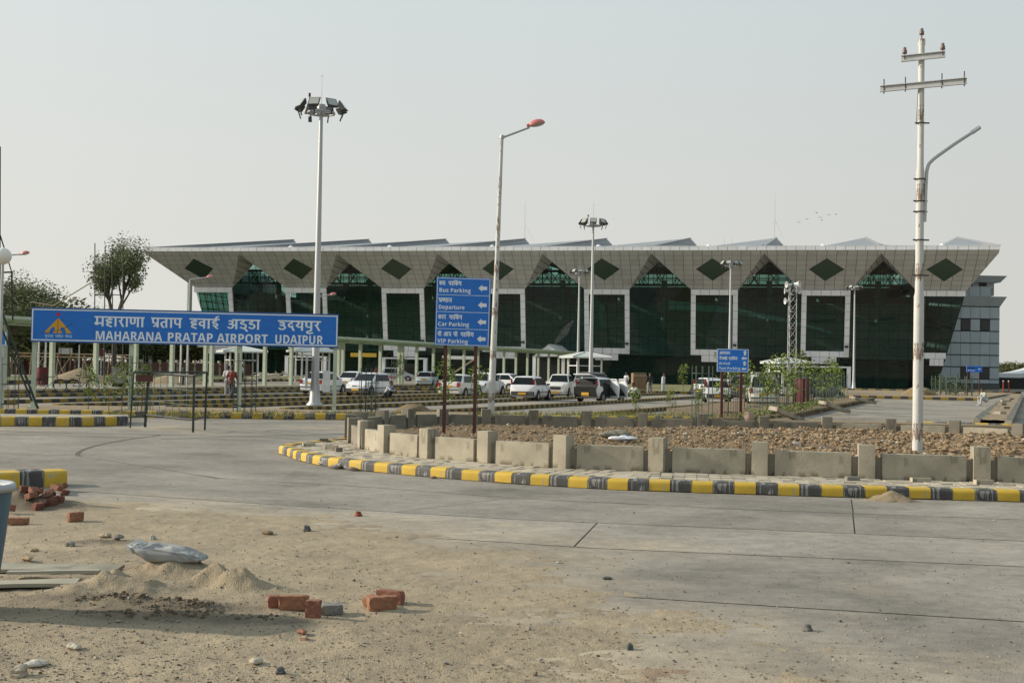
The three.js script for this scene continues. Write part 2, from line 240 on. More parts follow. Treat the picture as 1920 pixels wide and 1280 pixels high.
{
  const roadGroup = new THREE.Group(); roadGroup.name = 'road_slabs'; roadGroup.userData.kind = 'structure'; scene.add(roadGroup);
  const GAP = 0.016;
  const slab = (LA, LB, c0, c1, tone) => {
    const n = 110, m = 16, p = [], uv = [], col = [], idx = [];
    for (let j = 0; j <= m; j++) for (let i = 0; i <= n; i++) {
      const s = i / n, t = j / m, xa = lerp(c0[0], c1[0], s), xb = lerp(c0[1], c1[1], s), A = G(xa, LA(xa)), B = G(xb, LB(xb)), L = A.distanceTo(B), e = GAP / L, tt = lerp(e, 1 - e, t), q = A.lerp(B, tt);
      if (i === 0) q.x += GAP * 0.6; if (i === n) q.x -= GAP * 0.6;
      p.push(q.x, 0, q.z); uv.push(q.x, q.z); col.push(...roadColor(q.x, q.z).map((v) => v * tone));
    }
    for (let j = 0; j < m; j++) for (let i = 0; i < n; i++) { const a = j * (n + 1) + i, b = a + 1, d = a + n + 1, e = d + 1; idx.push(a, d, b, b, d, e); }
    const g = new THREE.BufferGeometry(); g.setAttribute('position', new THREE.Float32BufferAttribute(p, 3)); g.setAttribute('uv', new THREE.Float32BufferAttribute(uv, 2)); g.setAttribute('color', new THREE.Float32BufferAttribute(col, 3)); g.setIndex(idx); g.computeVertexNormals();
    const o = part('slab', g, M.concrete, roadGroup); return o;
  };
  const bands = [[L0, Ld, [[560, 520], [1178, 985], [1596, 1600], [2080, 2095], [2600, 2620]]], [Ld, Lb, [[-900, -900], [960, 742], [1599, 1603], [2080, 2095], [2650, 2680]]],
    [Lb, Lc, [[-900, -900], [1120, 1076], [2300, 2400]]], [Lc, Le, [[-900, -900], [1960, 2050], [2700, 2700]]], [Le, Lf, [[-900, -900], [2100, 2600]]]];
  bands.forEach(([a, b, cuts], j) => { for (let i = 0; i < cuts.length - 1; i++) slab(a, b, cuts[i], cuts[i + 1], [0.98, 0.94, 1.08, 0.97, 1.0][j] * rr(0.96, 1.05)); });
  // tar in the joints
  const strips = []; for (const L of [Ld, Lb, Lc, Le]) { const pts = []; for (let x = -900; x <= 2700; x += 60) pts.push(G(x, L(x))); for (let i = 0; i < pts.length - 1; i++) { const a = pts[i], b = pts[i + 1], n = V(-(b.z - a.z), 0, b.x - a.x).normalize().multiplyScalar(0.06); strips.push([a.clone().add(n), b.clone().add(n), b.clone().sub(n), a.clone().sub(n)].map((v) => v.setY(-0.005))); } }
  for (const [a, b, cuts] of bands) for (const c of cuts.slice(1, -1)) { const A = G(c[0], a(c[0])), B = G(c[1], b(c[1])), n = V(0.022, 0, 0); strips.push([A.clone().sub(n), B.clone().sub(n), B.clone().add(n), A.clone().add(n)].map((v) => v.setY(-0.006))); }
  part('joint', tri(strips), M.joint, roadGroup);
}
{ // turning lines of tar on the far road
  const arc = (pts, w) => { const c = new THREE.CatmullRomCurve3(pts.map((p) => G(p[0], p[1]))), q = c.getPoints(60), f = []; for (let i = 0; i < q.length - 1; i++) { const a = q[i], b = q[i + 1], n = V(-(b.z - a.z), 0, b.x - a.x).normalize().multiplyScalar(w); f.push([a.clone().add(n), b.clone().add(n), b.clone().sub(n), a.clone().sub(n)].map((v) => v.setY(-0.008))); } return tri(f); };
  struct('road_joint', merge([arc([[300, 815], [259, 820], [190, 832], [150, 845], [150, 855], [200, 866], [290, 877]], 0.045), arc([[-40, 806], [180, 812], [460, 816], [660, 812]], 0.05), arc([[300, 822], [460, 818], [560, 822]], 0.04)]), M.joint);
}

// ------------------------------------------------------------------ sand on the near road, with its heaps
const heaps = [[200, 1108, 0.10, 0.24, 0.13], [160, 1116, 0.05, 0.26, 0.12], [222, 1098, 0.07, 0.16, 0.12], [330, 1080, 0.11, 0.36, 0.2], [372, 1104, 0.06, 0.2, 0.1], [405, 1100, 0.11, 0.13, 0.12], [438, 1106, 0.12, 0.17, 0.14], [478, 1110, 0.06, 0.22, 0.12], [290, 1110, 0.06, 0.2, 0.1], [260, 1118, 0.05, 0.16, 0.08], [70, 1090, 0.03, 0.7, 0.25], [50, 948, 0.12, 0.55, 0.3]].map(([px, py, h, a, b]) => ({ p: G(px, py), h, a, b }));
const muds = [[270, 1136, 0.05, 0.42, 0.09], [340, 1146, 0.05, 0.34, 0.08], [215, 1132, 0.03, 0.3, 0.08], [270, 1160, 0.035, 0.5, 0.06], [400, 1160, 0.02, 0.5, 0.07], [190, 1020, 0.02, 0.35, 0.16]].map(([px, py, h, a, b]) => ({ p: G(px, py), h, a, b }));
const stain = [[290, 1150, 0.95, 0.22], [390, 1168, 0.8, 0.13], [180, 1128, 0.5, 0.12], [340, 1140, 0.5, 0.16], [180, 1020, 0.38, 0.16], [45, 952, 0.75, 0.4], [45, 952, 0.6, 0.3]].map(([px, py, a, b]) => ({ p: G(px, py), a, b }));
const gs = (l, x, z) => { let s = 0; for (const m of l) { const dx = (x - m.p.x) / m.a, dz = (z - m.p.z) / m.b, q = dx * dx + dz * dz; if (q < 9) s += m.h * Math.exp(-q); } return s; };
const sandH = (x, z) => {
  const c = cover(x, z), n = wn(x, z, 2.2, 4, 31), f = wn(x, z, 9, 3, 33); let h = clamp(c * 0.012, -0.03, 0.018) + 0.036 * (n - 0.5) + 0.018 * (f - 0.5) + 0.02 * (wn(x * 0.4, z * 1.5, 1.5, 3, 35) - 0.5) - 0.002;
  const H = gs(heaps, x, z); if (H > 0.001) h = Math.max(h, 0.004) + H * (1.2 + 1.5 * (wn(x, z, 6, 3, 37) - 0.5));
  const m = gs(muds, x, z); if (m > 0.001) h += m * (0.4 + 1.3 * wn(x, z, 14, 3, 39)); return h;
};
const sandColor = (x, z) => {
  const a = wn(x, z, 0.8, 4, 43), b = wn(x, z, 6, 3, 47), r = wn(x, z, 0.9, 3, 49); let k = 0.86 + 0.36 * (a - 0.5) + 0.2 * (b - 0.5), c = [0.445 * k, 0.362 * k, 0.245 * k]; let s = 0;
  for (const m of stain) { const dx = (x - m.p.x) / m.a, dz = (z - m.p.z) / m.b; s += Math.exp(-(dx * dx + dz * dz)); } s = clamp(1.5 * s * (0.25 + 1.5 * b) - 0.12, 0, 1);
  const red = sstep(0.63, 0.72, r) * sstep(-10.2, -8, z) * sstep(-2, -0.3, x) * 0.5;
  c = [lerp(c[0], 0.33, red), lerp(c[1], 0.19, red), lerp(c[2], 0.12, red)]; return [lerp(c[0], 0.15, s * 0.85), lerp(c[1], 0.12, s * 0.85), lerp(c[2], 0.085, s * 0.85)];
};
struct('sand', sheet(-6.5, 4.5, -5.2, -17.5, 420, 460, sandH, sandColor, (i, j) => { const d = 5.2 * Math.pow(17.5 / 5.2, j); return [lerp(-0.56, 0.40, i) * d, -d]; }), M.sand);

// ------------------------------------------------------------------ stones and grit
function stoneGeo(seed, fl = 0.7, det = 1) { const g = new THREE.IcosahedronGeometry(1, det), p = g.attributes.position, s0 = seed * 3.7; for (let i = 0; i < p.count; i++) { const v = V(p.getX(i), p.getY(i), p.getZ(i)), k = 0.78 + 0.28 * Math.sin(v.x * 2.1 + s0) * Math.cos(v.z * 2.7 + s0 * 1.3) + 0.16 * Math.sin(v.y * 4.1 + s0 * 2) + 0.1 * Math.sin(v.x * 5.3 - v.z * 4.4 + s0); p.setXYZ(i, v.x * k, v.y * k * fl, v.z * k); } g.computeVertexNormals(); return boxUV(g, 1); }
const stones = [1, 2, 3, 4].map((s) => stoneGeo(s, 0.72, 2)), grits = [5, 6, 7].map((s) => stoneGeo(s, 0.7, 0));
function scatter(name, geo, mat, n, place, colour, parent) {
  const im = new THREE.InstancedMesh(geo, mat, n), m = new THREE.Matrix4(), q = new THREE.Quaternion(), e = new THREE.Euler(); let k = 0, guard = 0;
  while (k < n && guard++ < n * 30) { const p = place(); if (!p) continue; e.set(rr(-0.4, 0.4), rr(0, 6.28), rr(-0.4, 0.4)); q.setFromEuler(e); m.compose(V(p[0], p[1], p[2]), q, V(p[3] * rr(0.7, 1.3), p[3] * rr(0.6, 1), p[3] * rr(0.7, 1.3))); im.setMatrixAt(k, m); im.setColorAt(k, colour()); k++; }
  im.count = k; shade(im); im.name = numbered(name); im.userData.kind = 'stuff'; (parent ?? scene).add(im); return im;
}
const stoneMat = std(rgb(1, 1, 1), { map: T.mott, roughness: 1 });
const surf = (x, z) => Math.max(0, sandH(x, z));
const gritCol = () => { const r = rnd(), k = rr(0.6, 1.25); return r < 0.5 ? rgb(0.32 * k, 0.26 * k, 0.175 * k) : r < 0.76 ? rgb(0.42 * k, 0.37 * k, 0.29 * k) : r < 0.84 ? rgb(0.11 * k, 0.105 * k, 0.095 * k) : r < 0.9 ? rgb(0.28 * k, 0.15 * k, 0.09 * k) : rgb(0.22 * k, 0.205 * k, 0.18 * k); };
grits.forEach((g, i) => tag(scatter('gravel', g, stoneMat, 9000, () => { const d = 5.8 * Math.pow(3, rnd() * rnd() * 1.15), x = rr(-0.46, 0.46) * d, z = -d, c = cover(x, z); if (rnd() > clamp(0.5 + 0.3 * c, 0.4, 1)) return null; const s = 0.0032 + 0.010 * Math.pow(rnd(), 5); return [x, surf(x, z) + s * 0.3, z, s]; }, gritCol), 'small loose grit and chips strewn over the sandy near road', 'gravel'));
grits.forEach((g, i) => tag(scatter('gravel', g, stoneMat, 110, () => { const d = 5.8 * Math.pow(3, rnd() * rnd() * 1.2), x = rr(-0.46, 0.46) * d, z = -d; if (rnd() > clamp(0.5 + 0.3 * cover(x, z), 0.3, 1)) return null; const s = 0.010 + 0.016 * Math.pow(rnd(), 3); return [x, surf(x, z) + s * 0.35, z, s]; }, gritCol), 'scattered pebbles lying on the sandy near road', 'gravel'));
// dark lumpy mud along the heap
tag(scatter('mud', stones[2], std(rgb(1, 1, 1), { map: T.mott, roughness: 1 }), 330, () => { const m = muds[Math.floor(rnd() * 5)], x = m.p.x + rr(-1, 1) * m.a, z = m.p.z + rr(-1, 1) * m.b * 1.2, s = 0.008 + 0.026 * rnd() * rnd(); return [x, surf(x, z) + s * 0.2, z, s]; }, () => { const k = rr(0.7, 1.2); return rgb(0.15 * k, 0.115 * k, 0.075 * k); }), 'dark clotted mud in a low ridge before the sand heap', 'mud');
const stoneAt = (px, py, r, c, label, kind = 0, fl = 1) => { const p = G(px, py), o = solo('stone', stones[kind], std(rgb(...c), { map: T.mott, roughness: 1 }), label, 'stone'); o.position.set(p.x, surf(p.x, p.z) + r * 0.42 * fl, p.z); o.scale.set(r * 1.15, r * fl, r); o.rotation.y = px; return o; };
stoneAt(503, 1004, 0.055, [0.24, 0.165, 0.09], 'brown crumbly lump of earth left of the dark road stone', 1);
stoneAt(577, 996, 0.06, [0.085, 0.092, 0.095], 'dark grey angular stone alone on the road sand', 2);
stoneAt(567, 1193, 0.038, [0.30, 0.14, 0.085], 'reddish brown pebble below the upright brick', 0);
stoneAt(570, 1203, 0.036, [0.46, 0.30, 0.19], 'pale pinkish flat pebble just before the reddish one', 3, 0.6);
stoneAt(479, 1252, 0.042, [0.48, 0.42, 0.32], 'cream stone standing alone on the near sand', 1);
stoneAt(525, 1271, 0.035, [0.12, 0.115, 0.11], 'dark pebble at the bottom beside the cream stone', 2);
stoneAt(140, 1225, 0.05, [0.50, 0.45, 0.36], 'pale round stone on the sand near the bottom left corner', 0);
stoneAt(66, 1254, 0.062, [0.46, 0.43, 0.36], 'largest pale grey stone in the bottom left corner', 1, 0.8);
stoneAt(36, 1272, 0.06, [0.40, 0.35, 0.27], 'tan stone at the very corner beside the largest pale stone', 3, 0.9);
stoneAt(1514, 1181, 0.042, [0.15, 0.145, 0.13], 'dark stone alone on the grey concrete at the right', 2);
stoneAt(197, 1010, 0.06, [0.42, 0.33, 0.22], 'tan stone on the patch of rubble behind the sack', 1);
stoneAt(221, 1018, 0.075, [0.20, 0.175, 0.14], 'dark brown stone beside the tan one on rubble patch', 0, 0.7);
stoneAt(132, 1026, 0.06, [0.25, 0.24, 0.21], 'grey stone at the left end of the rubble patch', 3, 0.7);
stoneAt(288, 1014, 0.045, [0.36, 0.34, 0.3], 'small pale grey stone above the sack', 2);
stoneAt(64, 1036, 0.04, [0.36, 0.26, 0.14], 'tan pebble behind the grey boards', 1);
stoneAt(52, 1057, 0.055, [0.40, 0.30, 0.17], 'tan rounded stone against the back of the boards', 0);
stoneAt(1048, 1055, 0.03, [0.45, 0.42, 0.36], 'white chip of stone on the concrete slab joint', 1, 0.6);
stoneAt(1180, 1217, 0.035, [0.10, 0.105, 0.1], 'small dark stone on concrete below the middle', 3);
stoneAt(1138, 1085, 0.04, [0.07, 0.072, 0.07], 'small black clod on the middle slab', 1, 0.7);
stoneAt(672, 967, 0.055, [0.25, 0.075, 0.04], 'small red brick chip on the slab near the joint', 2);

// ------------------------------------------------------------------ bricks
const brickGeo = (() => { const out = []; for (let k = 0; k < 3; k++) { const g = new THREE.BoxGeometry(0.23, 0.075, 0.11, 9, 4, 5), p = g.attributes.position; for (let i = 0; i < p.count; i++) { const x = p.getX(i), y = p.getY(i), z = p.getZ(i), e = (Math.abs(x) > 0.11) + (Math.abs(y) > 0.036) + (Math.abs(z) > 0.054), n = Math.sin(x * 61 + k * 3) * Math.cos(z * 77 + y * 90 + k) * 0.0035; const q = e > 2 ? 0.90 + 0.06 * Math.sin(x * 40 + y * 90 + z * 50 + k * 2) : e > 1 ? 0.96 + 0.025 * Math.sin(x * 70 + z * 90 + k * 4) : 1; p.setXYZ(i, x * q + n, y * q + n, z * q + n); } g.computeVertexNormals(); out.push(smooth(g, 0.6)); } return out; })();
function brick(px, py, label, mat, rx, ry, rz, up, len = 1, group) { const p = G(px, py), o = solo('brick', pick(brickGeo), mat, label, 'brick', group); o.position.set(p.x, surf(p.x, p.z) + up, p.z); o.rotation.order = 'YXZ'; o.rotation.set(rx, ry, rz); o.scale.x = len; return o; }
const H = Math.PI / 2;
brick(551, 1146, 'red brick lying on its edge left of the upright brick', M.brick, H, 0.1, 0, 0.055);
brick(518, 1141, 'broken red brick half buried behind the brick on edge', M.brickB, H, 0.4, 0.1, 0.035, 0.6);
brick(587, 1162, 'red half brick standing upright with a rounded top', M.brickB, 0, 1.45, H, 0.06, 0.62);
brick(620, 1153, 'grey cement brick beside the upright red half brick', M.greyBrick, 0.05, 0.35, 0, 0.04, 0.75);
brick(716, 1146, 'red brick lying on top front of the right pair', M.brick, H, 0.55, 0.12, 0.05);
brick(732, 1135, 'red brick tipped behind the front brick of the right pair', M.brickB, H, -0.5, -0.1, 0.052);
brick(696, 1140, 'broken orange brick piece at the left of the right pair', M.brick, 0, 0.9, 0.3, 0.04, 0.4);
brick(141, 980, 'single red brick standing on the road left of centre', M.brick, H, 0.85, 0, 0.06, 0.8);
brick(34, 985, 'red brick lying flat beside the blue tub', M.brick, 0, 0.1, 0, 0.045);
for (let i = 0; i < 26; i++) { const u = i / 25, px = 20 + 104 * ((i * 0.618) % 1), py = 966 - 34 * ((i * 0.37) % 1) - (px > 80 ? 12 : 0); brick(px, py, 'red broken brick in the tumbled pile at the left kerb', i % 4 ? M.brickShadeDirt : M.brickB, rr(-0.5, 0.5) + (i % 2 ? H : 0), rr(0, 3), rr(-0.3, 0.3), 0.045 + (i % 4 === 0 ? 0.03 : -0.025), rr(0.4, 0.8), 'bricks tumbled in the pile at the left kerb'); }

// ------------------------------------------------------------------ cement sack, boards, blue tub
{
  const p = G(318, 1076), g = new THREE.SphereGeometry(1, 110, 70), a = g.attributes.position, e = (v, k) => Math.sign(v) * Math.pow(Math.abs(v), k), rid = (u, v, n, sd) => 1 - Math.abs(2 * tfbm(u, v, n, 3, sd) - 1);
  for (let i = 0; i < a.count; i++) {
    const X = a.getX(i), Y = a.getY(i), Z = a.getZ(i); let x = e(X, 0.42), y = e(Y, 0.7), z = e(Z, 0.5); const u = X * 0.22 + 0.5 + Y * 0.06, v = Z * 0.22 + 0.5 - Y * 0.05, n = tfbm(u, v, 12, 3, 131) - 0.5, w = rid(u + 0.2 * n, v * 1.4, 9, 135) - 0.7, w2 = rid(v, u, 22, 137) - 0.7;
    const end = sstep(0.3, 1, -x), tail = sstep(0.0, 1, x); let cr = 0; for (const [cx, cz, an, am, wd] of [[-0.2, 0.1, 0.5, 1, 0.05], [0.25, -0.2, -0.4, 0.9, 0.06], [0.1, 0.4, 1.2, 0.8, 0.05], [-0.55, 0, 1.7, 1, 0.05], [0.5, 0.3, 0.2, 0.8, 0.06], [-0.3, -0.5, 0.1, 0.9, 0.05], [0.7, -0.1, 1.9, 0.7, 0.06]]) { const d = Math.abs((x - cx) * Math.sin(an) - (z - cz) * Math.cos(an) + 0.12 * n), l = Math.abs((x - cx) * Math.cos(an) + (z - cz) * Math.sin(an)); cr += am * Math.exp(-d / wd) * Math.exp(-l * l * 1.6); }
    y = y * (1 - 0.45 * end) * (1 - 0.7 * tail) + end * 0.75 - tail * 0.55 + 0.2 * n;
    a.setXYZ(i, x * 0.33 + n * 0.05 + w * 0.015, Math.min(y * 0.075 + cr * 0.02 + w * 0.022 + w2 * 0.01, 0.048 - 0.055 * x * tail + 0.012 * Math.sin(x * 6 + z * 3) + cr * 0.012 + w2 * 0.006 + 0.03 * end), z * 0.2 * (1 - 0.3 * tail) + n * 0.05 + w * 0.015);
  }
  const t = thing('cement_sack', 'crumpled grey woven sack lying on the sand heap', 'sack', V(p.x, surf(p.x, p.z) + 0.07, p.z), -0.12);
  const cloth = std(rgb(0.33, 0.325, 0.305), { map: dataTex(256, (u, v) => { const k = 0.85 + 0.4 * (tfbm(u, v, 5, 4, 141) - 0.5) + 0.12 * Math.sin(u * 500) * Math.sin(v * 500) + (tfbm(u * 0.5, v, 8, 2, 145) > 0.62 ? 0.5 : 0); return [k, k, k]; }, true, 0.6), roughness: 0.75 });
  g.computeVertexNormals(); part('bag', boxUV(g), cloth, t);
  const fold = []; for (let i = 0; i < 10; i++) { const u0 = i / 10, u1 = (i + 1) / 10, q = (u) => [V(-0.36 + 0.04 * Math.sin(u * 9), 0.075 + 0.03 * Math.sin(u * 7), lerp(-0.17, 0.19, u)), V(-0.26, 0.03 + 0.02 * Math.sin(u * 11), lerp(-0.17, 0.19, u))]; const A = q(u0), B = q(u1); fold.push([A[0], B[0], B[1], A[1]]); }
  part('open_mouth', tri(fold), std(rgb(0.55, 0.53, 0.48), { side: THREE.DoubleSide, roughness: 0.8 }), t);
}
{
  const B = (name, label, a, b, w, h, mat, up) => { const A = G(...a), C = G(...b), L = A.distanceTo(C); const g = new THREE.BoxGeometry(L, h, w, 24, 1, 6), p = g.attributes.position; for (let i = 0; i < p.count; i++) p.setY(i, p.getY(i) + 0.004 * Math.sin(p.getX(i) * 5 + p.getZ(i) * 9)); g.computeVertexNormals(); const o = solo(name, boxUV(g), mat, label, 'board'); o.position.copy(A).add(C).multiplyScalar(0.5); o.position.y = up; o.rotation.y = Math.atan2(-(C.z - A.z), C.x - A.x); return o; };
  B('board', 'wide weathered grey board at the back of the stack, dusted with sand', [-90, 1074], [222, 1079], 0.34, 0.03, std(rgb(0.30, 0.28, 0.225), { map: T.cement, roughness: 1 }), 0.055);
  B('board', 'narrow pale plank lying on top of the boards', [14, 1094], [186, 1093], 0.07, 0.025, std(rgb(0.40, 0.37, 0.29), { map: T.mott, roughness: 0.9 }), 0.1);
  B('board', 'pale cream board at the front of the stack', [-120, 1108], [146, 1103], 0.22, 0.03, std(rgb(0.38, 0.35, 0.27), { map: T.mott, roughness: 0.9 }), 0.05);
  const p = at(-72, 1152, 8.75), t = thing('plastic_tub', 'tall faded blue tub with a pale rim, cut by the picture edge', 'tub', V(p.x, 0, -8.75));
  part('body', new THREE.LatheGeometry([[0.0, 0.01], [0.21, 0.01], [0.222, 0.04], [0.243, 0.195], [0.282, 0.52], [0.327, 0.93]].map((q) => new THREE.Vector2(...q)), 40), std(rgb(0.06, 0.13, 0.18), { map: T.mott, roughness: 0.55, side: THREE.DoubleSide }), t);
  part('rim', new THREE.LatheGeometry([[0.31, 0.93], [0.34, 0.915], [0.352, 0.945], [0.34, 0.975], [0.305, 0.97], [0.29, 0.94]].map((q) => new THREE.Vector2(...q)), 40), std(rgb(0.42, 0.45, 0.46), { map: T.mott, roughness: 0.6 }), t);
  const q = G(-16, 945), t2 = thing('wooden_stake', 'pale grey post end rising behind the blue tub', 'post', V(q.x, 0, q.z)); part('stake', box(0.14, 0.66, 0.1, 0, 0.33, 0), std(rgb(0.34, 0.35, 0.36), { map: T.mott }), t2); part('top', new THREE.CylinderGeometry(0.03, 0.07, 0.06, 10).translate(0, 0.69, 0), std(rgb(0.34, 0.35, 0.36)), t2);
}

// ------------------------------------------------------------------ kerbs
const kerbProfile = (d, h, r) => { const p = [[0, 0], [0, h - r]]; for (let i = 1; i <= 4; i++) p.push([r - r * Math.cos(i * H / 4), h - r + r * Math.sin(i * H / 4)]); p.push([d, h], [d, 0]); return p; };
const kerbGeos = {}; // outward face at z = 0, block runs along x
function kerbGeo(len, d, h, r, v) { return kerbGeos[[len, d, h, r, v].map((q) => +q.toFixed(3)).join()] ??= (() => { const g = new THREE.ExtrudeGeometry(poly(kerbProfile(d, h, r)), { depth: len, bevelEnabled: false }); g.rotateY(H); g.translate(-len / 2, 0, 0); g.computeVertexNormals(); const q = smooth(g, 0.9), uv = q.attributes.uv; for (let i = 0; i < uv.count; i++) uv.setXY(i, uv.getX(i) + v * 0.37, uv.getY(i) + v * 0.21); return q; })(); }
function resample(pts, step) { const out = [pts[0].clone()]; let need = step; for (let i = 0; i < pts.length - 1; i++) { let a = pts[i].clone(), b = pts[i + 1], L = a.distanceTo(b); while (L >= need) { a = a.lerp(b, need / L); out.push(a.clone()); L = a.distanceTo(b); need = step; } need -= L; } return out; }
// blocks along a path; the outward face lies to the left of the direction of travel
function kerbRow(name, pts, o = {}) {
  const { step = 0.335, d = 0.26, h = 0.2, r = 0.06, y = 0, phase = 0, far = false, merged = false } = o, q = resample(pts, step), root = new THREE.Group(); root.name = numbered(name); root.userData.kind = 'structure'; scene.add(root);
  const lists = [[], []];
  for (let i = 0; i < q.length - 1; i++) {
    const a = q[i], b = q[i + 1], L = a.distanceTo(b), k = (i + phase) % 2; const ry = Math.atan2(-(b.z - a.z), b.x - a.x) + Math.PI, g = kerbGeo(L - (merged ? 0 : 0.006), d, h, r, merged ? 0 : i % 3);
    const mat = k ? (far ? M.blackFar : M.black) : (far ? M.yellowFarShade : M.yellow), x = (a.x + b.x) / 2, z = (a.z + b.z) / 2;
    if (merged) { const c = g.clone(); c.rotateY(ry); c.translate(x, y, z); lists[k].push(c); } else { const m = part('kerb_block', g, mat, root); m.position.set(x, y + rr(-0.006, 0.006), z); m.rotation.y = ry + rr(-0.02, 0.02); }
  }
  if (merged) { if (lists[0].length) part('yellow_blocks', mergeGeometries(lists[0]), far ? M.yellowFarShade : M.yellow, root).userData.kind = 'stuff'; if (lists[1].length) part('black_blocks', mergeGeometries(lists[1]), far ? M.blackFar : M.black, root).userData.kind = 'stuff'; }
  return root;
}
// the island: kerb from the right round the tip
const tip = [[-4.93, -25.1], [-4.97, -25.6], [-4.85, -26.2], [-4.6, -26.9], [-4.32, -27.6], [-4.15, -28.4], [-4.05, -29.3]].map((p) => V(p[0], 0, p[1]));
const kerbPts = [[2500, 961], [1891, 939], [1560, 930.5], [1236, 920], [1165, 917.5], [1092, 913.5], [1027, 909.5], [965, 906], [906, 901], [852, 897], [804, 893], [739, 887], [680, 881.5], [644, 877.5], [607, 872.5], [578, 867], [553, 860.5], [538, 854]].map((p) => G(p[0], p[1]));
const kerbAll = new THREE.CatmullRomCurve3([...kerbPts, ...tip]).getSpacedPoints(500);
kerbRow('island_kerb', kerbAll, { phase: 1, h: 0.165 });
const S9 = 0.926; // the island's floor lies above the road
const near = [[685, 840], [724, 849], [803.6, 858], [913, 867], [1056, 877], [1233.5, 883], [1424.5, 889], [1623.6, 896], [1838, 902], [2056, 908.5], [2290, 915]].map((p) => G(p[0], p[1], 0.14));
const farW = [[-3.85, -28.9], [-4.17, -30.7], [-4.12, -32.5], [-3.74, -34.2], [-3.1, -35.5], [-2.1, -36.2], [-0.76, -36.45], [0.72, -36.45], [2.35, -36.3], [4.05, -36], [5.83, -35.68], [7.64, -35.42], [9.47, -35.17], [11.26, -34.77], [12.92, -34.15], [14.28, -33], [15.6, -31.8], [16.9, -30.4]].map((p) => V(p[0] * S9, 0.14, p[1] * S9));
{
  const inset = (pts, d) => pts.map((p, i) => { const a = pts[Math.max(0, i - 1)], b = pts[Math.min(pts.length - 1, i + 1)], n = V(-(b.z - a.z), 0, b.x - a.x).normalize(); return p.clone().add(n.multiplyScalar(d)); });
  const inner = inset(kerbAll, 0.2); const floor = [...inner.map(xz), ...farW.slice(1).map(xz), [30, -28], [30, -18.2]];
  struct('pavement', patch(floor, 0.13, 0.12), M.concretePlain);
  const pav = (() => { const g = new THREE.BoxGeometry(0.19, 0.05, 0.19); return boxUV(g); })();
  const ip = inset(kerbAll, 0.3), inPoly = (x, z) => { let s = false; const q = [...ip.map(xz), [30, -28], [30, -18]]; for (let i = 0, j = q.length - 1; i < q.length; j = i++) if ((q[i][1] > z) !== (q[j][1] > z) && x < (q[j][0] - q[i][0]) * (z - q[i][1]) / (q[j][1] - q[i][1]) + q[i][0]) s = !s; return s; };
  const path = resample(inset(kerbAll, 0.36), 0.2), wallAt = (x) => { const w = near; for (let i = 0; i < w.length - 1; i++) if (x <= w[i + 1].x || i === w.length - 2) return lerp(w[i].z, w[i + 1].z, (x - w[i].x) / (w[i + 1].x - w[i].x)); };
  const im = new THREE.InstancedMesh(pav, M.paver, 2600), m = new THREE.Matrix4(); let k = 0;
  for (let i = 0; i < path.length - 1 && k < 2500; i++) { const a = path[i], b = path[i + 1], ry = Math.atan2(-(b.z - a.z), b.x - a.x), n = V(-(b.z - a.z), 0, b.x - a.x).normalize(); for (let r = 0; r < 16; r++) { const c = a.clone().add(n.clone().multiplyScalar(r * 0.2)); if (c.x > -3.0 && c.z < wallAt(c.x) + 0.2) break; if (r > 1 && c.x <= -3.0 && (c.z < -27.4 || !inPoly(c.x, c.z))) break; if (rnd() < 0.02) continue; m.compose(V(c.x, 0.114 + rr(-0.004, 0.012), c.z), new THREE.Quaternion().setFromEuler(new THREE.Euler(rr(-0.03, 0.03), ry + rr(-0.06, 0.06), rr(-0.03, 0.03))), V(1, 1, 1)); im.setMatrixAt(k, m); const q = rr(0.8, 1.15); im.setColorAt(k, rgb(q, q * rr(0.96, 1), q * rr(0.9, 1))); k++; } }
  im.count = k; shade(im); im.name = 'paver_blocks'; tag(im, 'small cement paving blocks laid between the painted kerb and the low wall', 'paving', null, 'stuff'); scene.add(im);
}
// low walls of posts and slabs
function lowWall(name, label, pts, side, mat = M.cement) {
  const ANG = [62, 56, 50, 42, 35, 26, 15, 12, 10, 8, 8], t = thing(name, label, 'wall'), postG = [0, 1, 2].map((k) => { const g = roughBox(0.28, 0.64, 0.28, 0, 0.265, 0, 0.005, k); const uv = g.attributes.uv; for (let i = 0; i < uv.count; i++) uv.setXY(i, uv.getX(i) + k * 0.53, uv.getY(i)); return g; });
  pts.forEach((p, i) => {
    const a = pts[Math.max(0, i - 1)], b = pts[Math.min(pts.length - 1, i + 1)], ry = Math.atan2(-(b.z - a.z), b.x - a.x), m = part('wall_post', postG[i % 3], mat, t); m.position.copy(p); m.position.y = 0.14 + rr(-0.012, 0.012); m.rotation.y = side > 0 ? -ANG[i] * Math.PI / 180 : ry;
    if (i < pts.length - 1) {
      const q = pts[i + 1], L = p.distanceTo(q), c = p.clone().add(q).multiplyScalar(0.5), r2 = Math.atan2(-(q.z - p.z), q.x - p.x), w = L - 0.28 - 0.22, g = roughBox(w, 0.60, 0.2, 0, 0.13, 0, 0.005, i), uv = g.attributes.uv; for (let j = 0; j < uv.count; j++) uv.setXY(j, uv.getX(j) + i * 0.77, uv.getY(j));
      const m2 = part('wall_panel', g, i > 12 ? M.cement : mat, t); m2.position.set(c.x, 0.14, c.z); m2.rotation.y = r2; const m3 = part('wall_infill', merge([box(0.14, 0.5, 0.1, -w / 2 - 0.06, 0.11, 0), box(0.14, 0.5, 0.1, w / 2 + 0.06, 0.11, 0)]), M.cementShade, t); m3.position.set(c.x, 0.14, c.z); m3.rotation.y = r2;  // right-hand far panels keep the sunlit tone; gap infill painted as shade
    }
  });
}
lowWall('low_wall', 'low cement wall of stubby posts along the near side of the island', near, 1);
lowWall('low_wall', 'low cement wall of stubby posts round the far side of the island', [near[0], ...farW], -1, M.cementShade);
